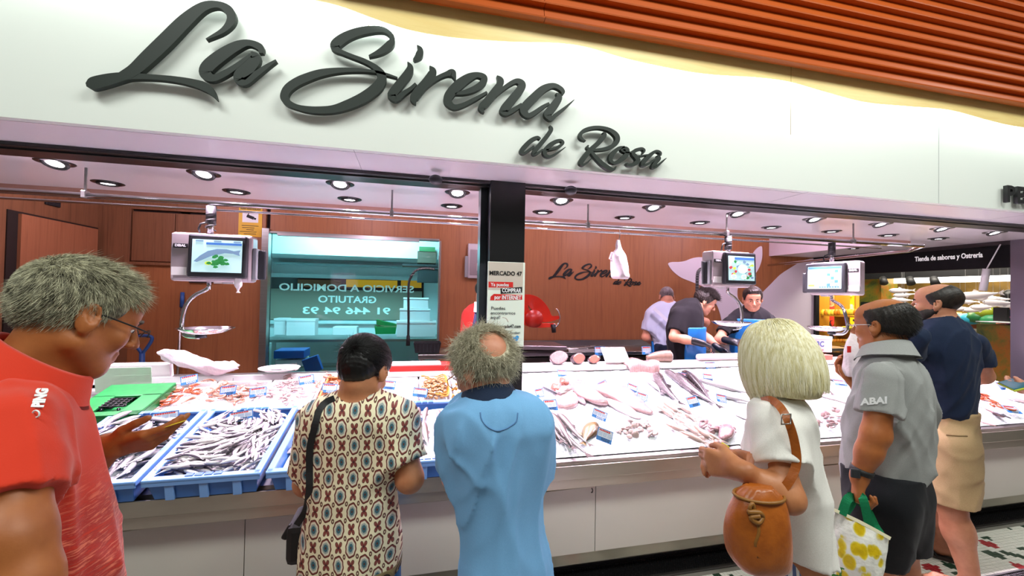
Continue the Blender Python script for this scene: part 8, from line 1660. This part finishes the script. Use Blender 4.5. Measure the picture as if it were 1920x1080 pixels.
for t in [o for o in COL.objects if o.name.startswith('person') and o.parent is None]: settle(t)
for t in [o for o in COL.objects if 'anchor' in o.keys()]: del t['anchor']
# ================================================================== open end of the stall: black sign beam and posts
zt_, zb2 = ZC+.01, 2.03
sb = thing('shop_fascia', 'black fascia with white lettering over the open end of the stall', 'sign', (XB+.03, 4.4, (zt_+zb2)/2))
MB().box((0, .0, 0), (.06, 2.9, zt_-zb2)).build('fascia_board', mat('black_fascia', '08080A', .7, spec=.2), sb)
MB().box((-.03, .0, (zt_-zb2)/2-.03), (.03, 2.9, .05)).build('fascia_cap', M_black, sb)
c = atX(1771, 481, XB-.04); e0, e1 = atX(1708, 487, XB-.04), atX(1834, 476, XB-.04)
text('Tienda de sabores y Ostrería', .085, mat('sign_white', 'F2F2F0', .5, emit='F2F2F0', estr=.35), sb, 'lettering', (-.035, c[1]-4.4, c[2]-(zt_+zb2)/2-.008), U=(0, -1, 0), V=(0, 0, 1), width=e0[1]-e1[1], bold=.002)
q0 = atX(1534, 600, XB); struct(MB().box((XB+.03, 5.60, 1.15), (.07, .10, 2.35)).build('pillar_end', M_black)); q1 = atX(1911, 600, XB)
struct(MB().box((XB+.02, q1[1], 1.15), (.08, .12, 2.35)).build('pillar_front', mat('grey_post', '6A6670', .35, .7)))
# ------------------------------------------------------------------ delicatessen behind
SX = 10.6
m, n = newmat('rusty_panel'); v = n.coord('Object', (1, 1, 1)); f = n.noise(v, 3.5, 6, .7, .5); n.l.new(n.ramp(f, [(.3, '2F4A26'), (.45, '6B6A22'), (.6, 'A0641C'), (.75, '5E3714')]), n.b.inputs['Base Color']); n.b.inputs['Roughness'].default_value = .4; M_rust = m
def SB(x0, x1, y0, y1, X): a, b = atX(x0, y0, X), atX(x1, y1, X); return (a+b)/2, abs(a[1]-b[1]), abs(a[2]-b[2]), b
def card(name, m, x0, x1, y0, y1, X, t=.1, **k):
    c, w_, h_, _ = SB(x0, x1, y0, y1, X); c[0] += t/2; return MB().box(c, (t, w_, h_), None, k.get('ch', 0)).build(name, m)
struct(MB().box((SX+2.2, 7, 1.8), (.1, 9, 3.6)).build('wall_shop', mat('shop_ochre', '7A6030', .5, var=.7, vscale=3.2, vcol='2a2416')))
struct(MB().box((9.2, 9.6, 1.8), (7.5, .1, 3.6)).build('wall_shop_side', mat('shop_dark', '4A3A22', .6)))
struct(MB().box((9.6, 6.3, 3.25), (6.0, 6.0, .1)).build('ceiling_shop', mat('shop_ceiling', '3A2C1C', .6)))
tag(card('rust_column', M_rust, 1612, 1652, 420, 620, 8.3, .3), 'rust and green mottled square column behind the grey polo head', 'column'); tag(card('rust_column', M_rust, 1641, 1664, 510, 600, 8.8, .25), 'narrow rust-mottled column beside the wider one', 'column')
rc_ = thing('rust_counter', 'rust and green mottled counter front with a white top', 'counter', (0, 0, 0)); o = card('counter_front', M_rust, 1831, 1902, 607, 800, 7.6, .35); o.parent = rc_; o = card('counter_top', M_whitep, 1829, 1904, 602, 607, 7.58, .4); o.parent = rc_
# shelf racks with cheeses, jars and crates
rack = thing('shop_rack', 'yellow-lit delicatessen shelves full of fruit and cheese behind the third scale', 'shelves', (0, 0, 0))
for y in (592, 620, 645, 664): o = card('shelf_board', mat('shelf_oak', 'B9832A', .5), 1540, 1618, y, y+2.0, 9.0, .5); o.parent = rack
cols_ = ['D9B030', 'E8C84A', 'C7741E', 'A8501A', 'E6D28A', '8E9A2A', 'D98A2A', '6A2E14', 'F0E0A8', 'B53A1E']
r = random.Random(3)
for x in (1541, 1579, 1617): P = atX(x, 600, 9.25); MB().box((9.25, P[1], 1.25), (.4, .03, 2.5)).build('upright', mat('shelf_oak', 'B9832A', .5), rack)
GM = [mat('goods_%d' % i, c, .4) for i, c in enumerate(cols_)]
def goods(shape, col): 
    mb = MB()
    if shape == 0: mb.lathe([(0, 0), (.05, 0), (.055, .02), (.055, .09), (.035, .11), (.035, .125), (0, .125)], n=12)
    elif shape == 1: mb.lathe([(0, 0), (.06, .002), (.085, .015), (.085, .06), (.06, .075), (0, .077)], n=14)
    elif shape == 2: mb.lathe([(0, 0), (.03, .006), (.048, .03), (.05, .05), (.04, .08), (.015, .095), (0, .09)], n=12)
    else: mb.box((0, 0, .05), (.09, .13, .10), None, .006)
    o = mb.build('g', GM[col]); me = o.data; bpy.data.objects.remove(o); return me
GP = {}
names = ['jar', 'cheese_wheel', 'fruit', 'packet']
def good(sh, col, P, lab, grp, s=1.0, rz=0.0):
    if (sh, col) not in GP: GP[(sh, col)] = goods(sh, col)
    o = bpy.data.objects.new(names[sh], GP[(sh, col)]); COL.objects.link(o); o.location = P; o.scale = (s, s, s); o.rotation_euler = (0, 0, rz); tag(o, lab, ['jar', 'cheese', 'fruit', 'packet'][sh], grp)
for j, (y, sh, c0, n_) in enumerate([(591, 0, 0, 12), (619, 1, 1, 9), (644, 2, 6, 13), (663, 1, 4, 10)]):
    for i in range(n_):
        for d in range(2):
            x = 1544+(1612-1544)*i/(n_-1); P = atX(x, y, 9.05+.2*d); good(sh, (c0+r.randint(0, 2)) % 10, (9.05+.2*d, P[1], atX(x, y, 9.0)[2]+.0), ['glass jar on the top shelf behind the third scale', 'round cheese on the yellow-lit shelf', 'orange fruit in rows on the yellow-lit shelf', 'pale cheese on the lowest yellow-lit shelf'][j], ['jars on the top shelf', 'cheeses on the yellow-lit shelf', 'fruit in rows', 'cheeses on the lowest shelf'][j], 1.0)
for i in range(34):                                    # hanging goods and jars above the top shelf
    x, y = r.uniform(1544, 1608), r.uniform(548, 585); P = atX(x, y, 10.345); good(r.choice([0, 3]), r.choice([0, 1, 4, 8]), tuple(P), 'yellow packet displayed high on the delicatessen wall', 'packets on the delicatessen wall', .9)
card_ = thing('backlit_display', 'yellow backlit panel of the delicatessen shelves', 'panel', (0, 0, 0)); o = card('light_panel', mat('yellow_backlight', 'E6B21E', .5, emit='E6A812', estr=.5), 1540, 1620, 545, 715, 10.4, .05); o.parent = card_
tb = tag(card('display_table', mat('table_wood', '6E4A22', .5), 1590, 1620, 642, 648, 8.2, .5), 'small wooden table in front of the delicatessen shelves', 'table')
P0, P1 = atX(1592, 648, 8.4), atX(1618, 648, 8.4)
for P in (P0, P1):
    q = MB().box((8.4, P[1], P[2]/2), (.4, .05, P[2])).build('leg', mat('table_wood', '6E4A22', .5), tb)
# goods behind the navy shirt man: counter with produce
pk = thing('produce_counter', 'long lit produce counter behind the man in navy', 'counter', (0, 0, 0)); o = card('counter_body', mat('counter_ochre', '8A6A2A', .5), 1690, 1905, 640, 760, 9.4, .6); o.parent = pk; o = card('counter_shelf', M_whitep, 1690, 1905, 618, 622, 9.3, .5); o.parent = pk
for i in range(60):
    x = r.uniform(1700, 1900); y = r.choice([616, 638, 600]); P = atX(x, y, 9.35+r.uniform(0, .3)); good(r.randint(0, 3), r.randint(0, 9), tuple(P), 'colourful produce on the counter behind the man in navy', 'produce on the lit counter', 1.1)
for x, y, s_, cc in ((1835, 595, 40, '1E6A3A'), (1860, 600, 30, '2E8A5A'), (1815, 598, 26, '2AA0C0'), (1850, 585, 30, '9AA82A')):
    P = atX(x, y, 9.2); mb = MB(); mb.lathe([(0, -.1), (.12, -.08), (.16, 0), (.12, .08), (0, .1)], n=12); o = mb.build('produce_bag', mat('bag_'+cc, cc, .4)); o.location = P; tag(o, {'1E6A3A': 'dark green bag on the lit counter', '2E8A5A': 'mid green bag next to the dark green one', '2AA0C0': 'turquoise bag on the lit counter', '9AA82A': 'olive bag behind the green bags'}[cc], 'bag')
# hanging paper fish
fm = fish_mesh('paper_fish', .42, .05, .02, P_SLIM, mat('paper_fish_white', 'EDE6E8', .5), .03)
k = 0
for x, y, s_ in ((1690, 545, .9), (1695, 553, .8), (1692, 562, .8), (1702, 573, .8), (1835, 553, 1.2), (1862, 560, 1.0), (1810, 565, .8), (1830, 580, .8), (1875, 568, .9), (1890, 572, .7), (1845, 575, .8), (1800, 578, .8)):
    P = atX(x, y, 7.8+.15*(k % 4)); R = np.stack([(0, -1, 0), (0, 0, 1), (-1, 0, 0)], 1).astype(float); o = place(fm, 'paper_fish', P, .1*math.sin(k*2), 'white paper fish on a thread, '+ORD[k]+' counted from the grey polo side', 'ornament', 'paper fish in the delicatessen', 0, False, s_, R0=R); mb = MB(); mb.cyl((0, 0, .0), (0, 0, .0), .002); k += 1
    th = MB().cyl(P, P+(0, 0, 3.19-P[2]), .0015, None, 4).build('thread', M_whitep); th.parent = o; th.matrix_parent_inverse = o.matrix_world.inverted()
# lamps on tracks
mb_ = thing('track_light', 'black track with dark spotlights under the delicatessen ceiling', 'lamp', (0, 0, 0)); o = card('track', M_blackm, 1620, 1905, 512, 515, 8.2, .05); o.parent = mb_
for x in (1655, 1705, 1750): P = atX(x, 521, 8.2); o = MB().cyl(P, P+(-.05, -.06, -.10), .05, .06).build('spot_head', M_blackm, mb_)
M_tube = mat('tube_glow', 'FFFFFF', .4, emit='FFF6EC', estr=2.6)
for i, (x0, x1, y0, y1) in enumerate([(1670, 1905, 522, 527), (1775, 1905, 511, 518)]): tag(card('tube_lamp', M_tube, x0, x1, y0, y1, 8.6+.3*i, .06), ['long white tube lamp, lower of two behind the black fascia', 'long white tube lamp, upper of two behind the black fascia'][i], 'lamp')
for x, X_ in ((1700, 8.63), (1880, 8.63), (1800, 8.93), (1890, 8.93)): P = atX(x, 522 if X_ < 8.8 else 511, X_); q = MB().cyl(P, (P[0], P[1], 3.21), .004, None, 5).build('cord', M_blackm, bpy.data.objects['tube_lamp' if X_ < 8.8 else 'tube_lamp.001'])
p0, p1 = atX(1876, 458, 6.35), atX(1850, 504, 6.35); wp = thing('hanging_holder', 'white tubular holder hanging slanted on a cord before the delicatessen', 'holder', tuple(p1)); MB().cyl((0, 0, 0), p0-p1, .006).build('cord', M_whitep, wp); e_ = atX(1843, 545, 6.35); MB().cyl((0, 0, 0), e_-p1, .034).build('tube', M_whitep, wp)
p = atX(1869, 450, 6.3); o = MB().cyl((0, 0, 0), (0, 0, .03), .025).build('ceiling_hook', M_chrome); o.location = p; tag(o, 'round chrome ceiling hook above the slanted holder', 'hook')
o = card('dark_monitor', M_blackm, 1862, 1888, 576, 603, 7.7, .05); tag(o, 'black monitor standing on the rust-mottled counter', 'monitor')
tag(card('green_sign_board', mat('board_dark', '16201A', .5), 1614, 1635, 566, 610, 8.27, .04), 'dark menu board on the mottled column', 'board')
ot = struct(MB().box((9.5, 6.0, 2.75), (2.0, .06, .1)).build('beam_shop', mat('shop_beam', 'B8420A', .4)))
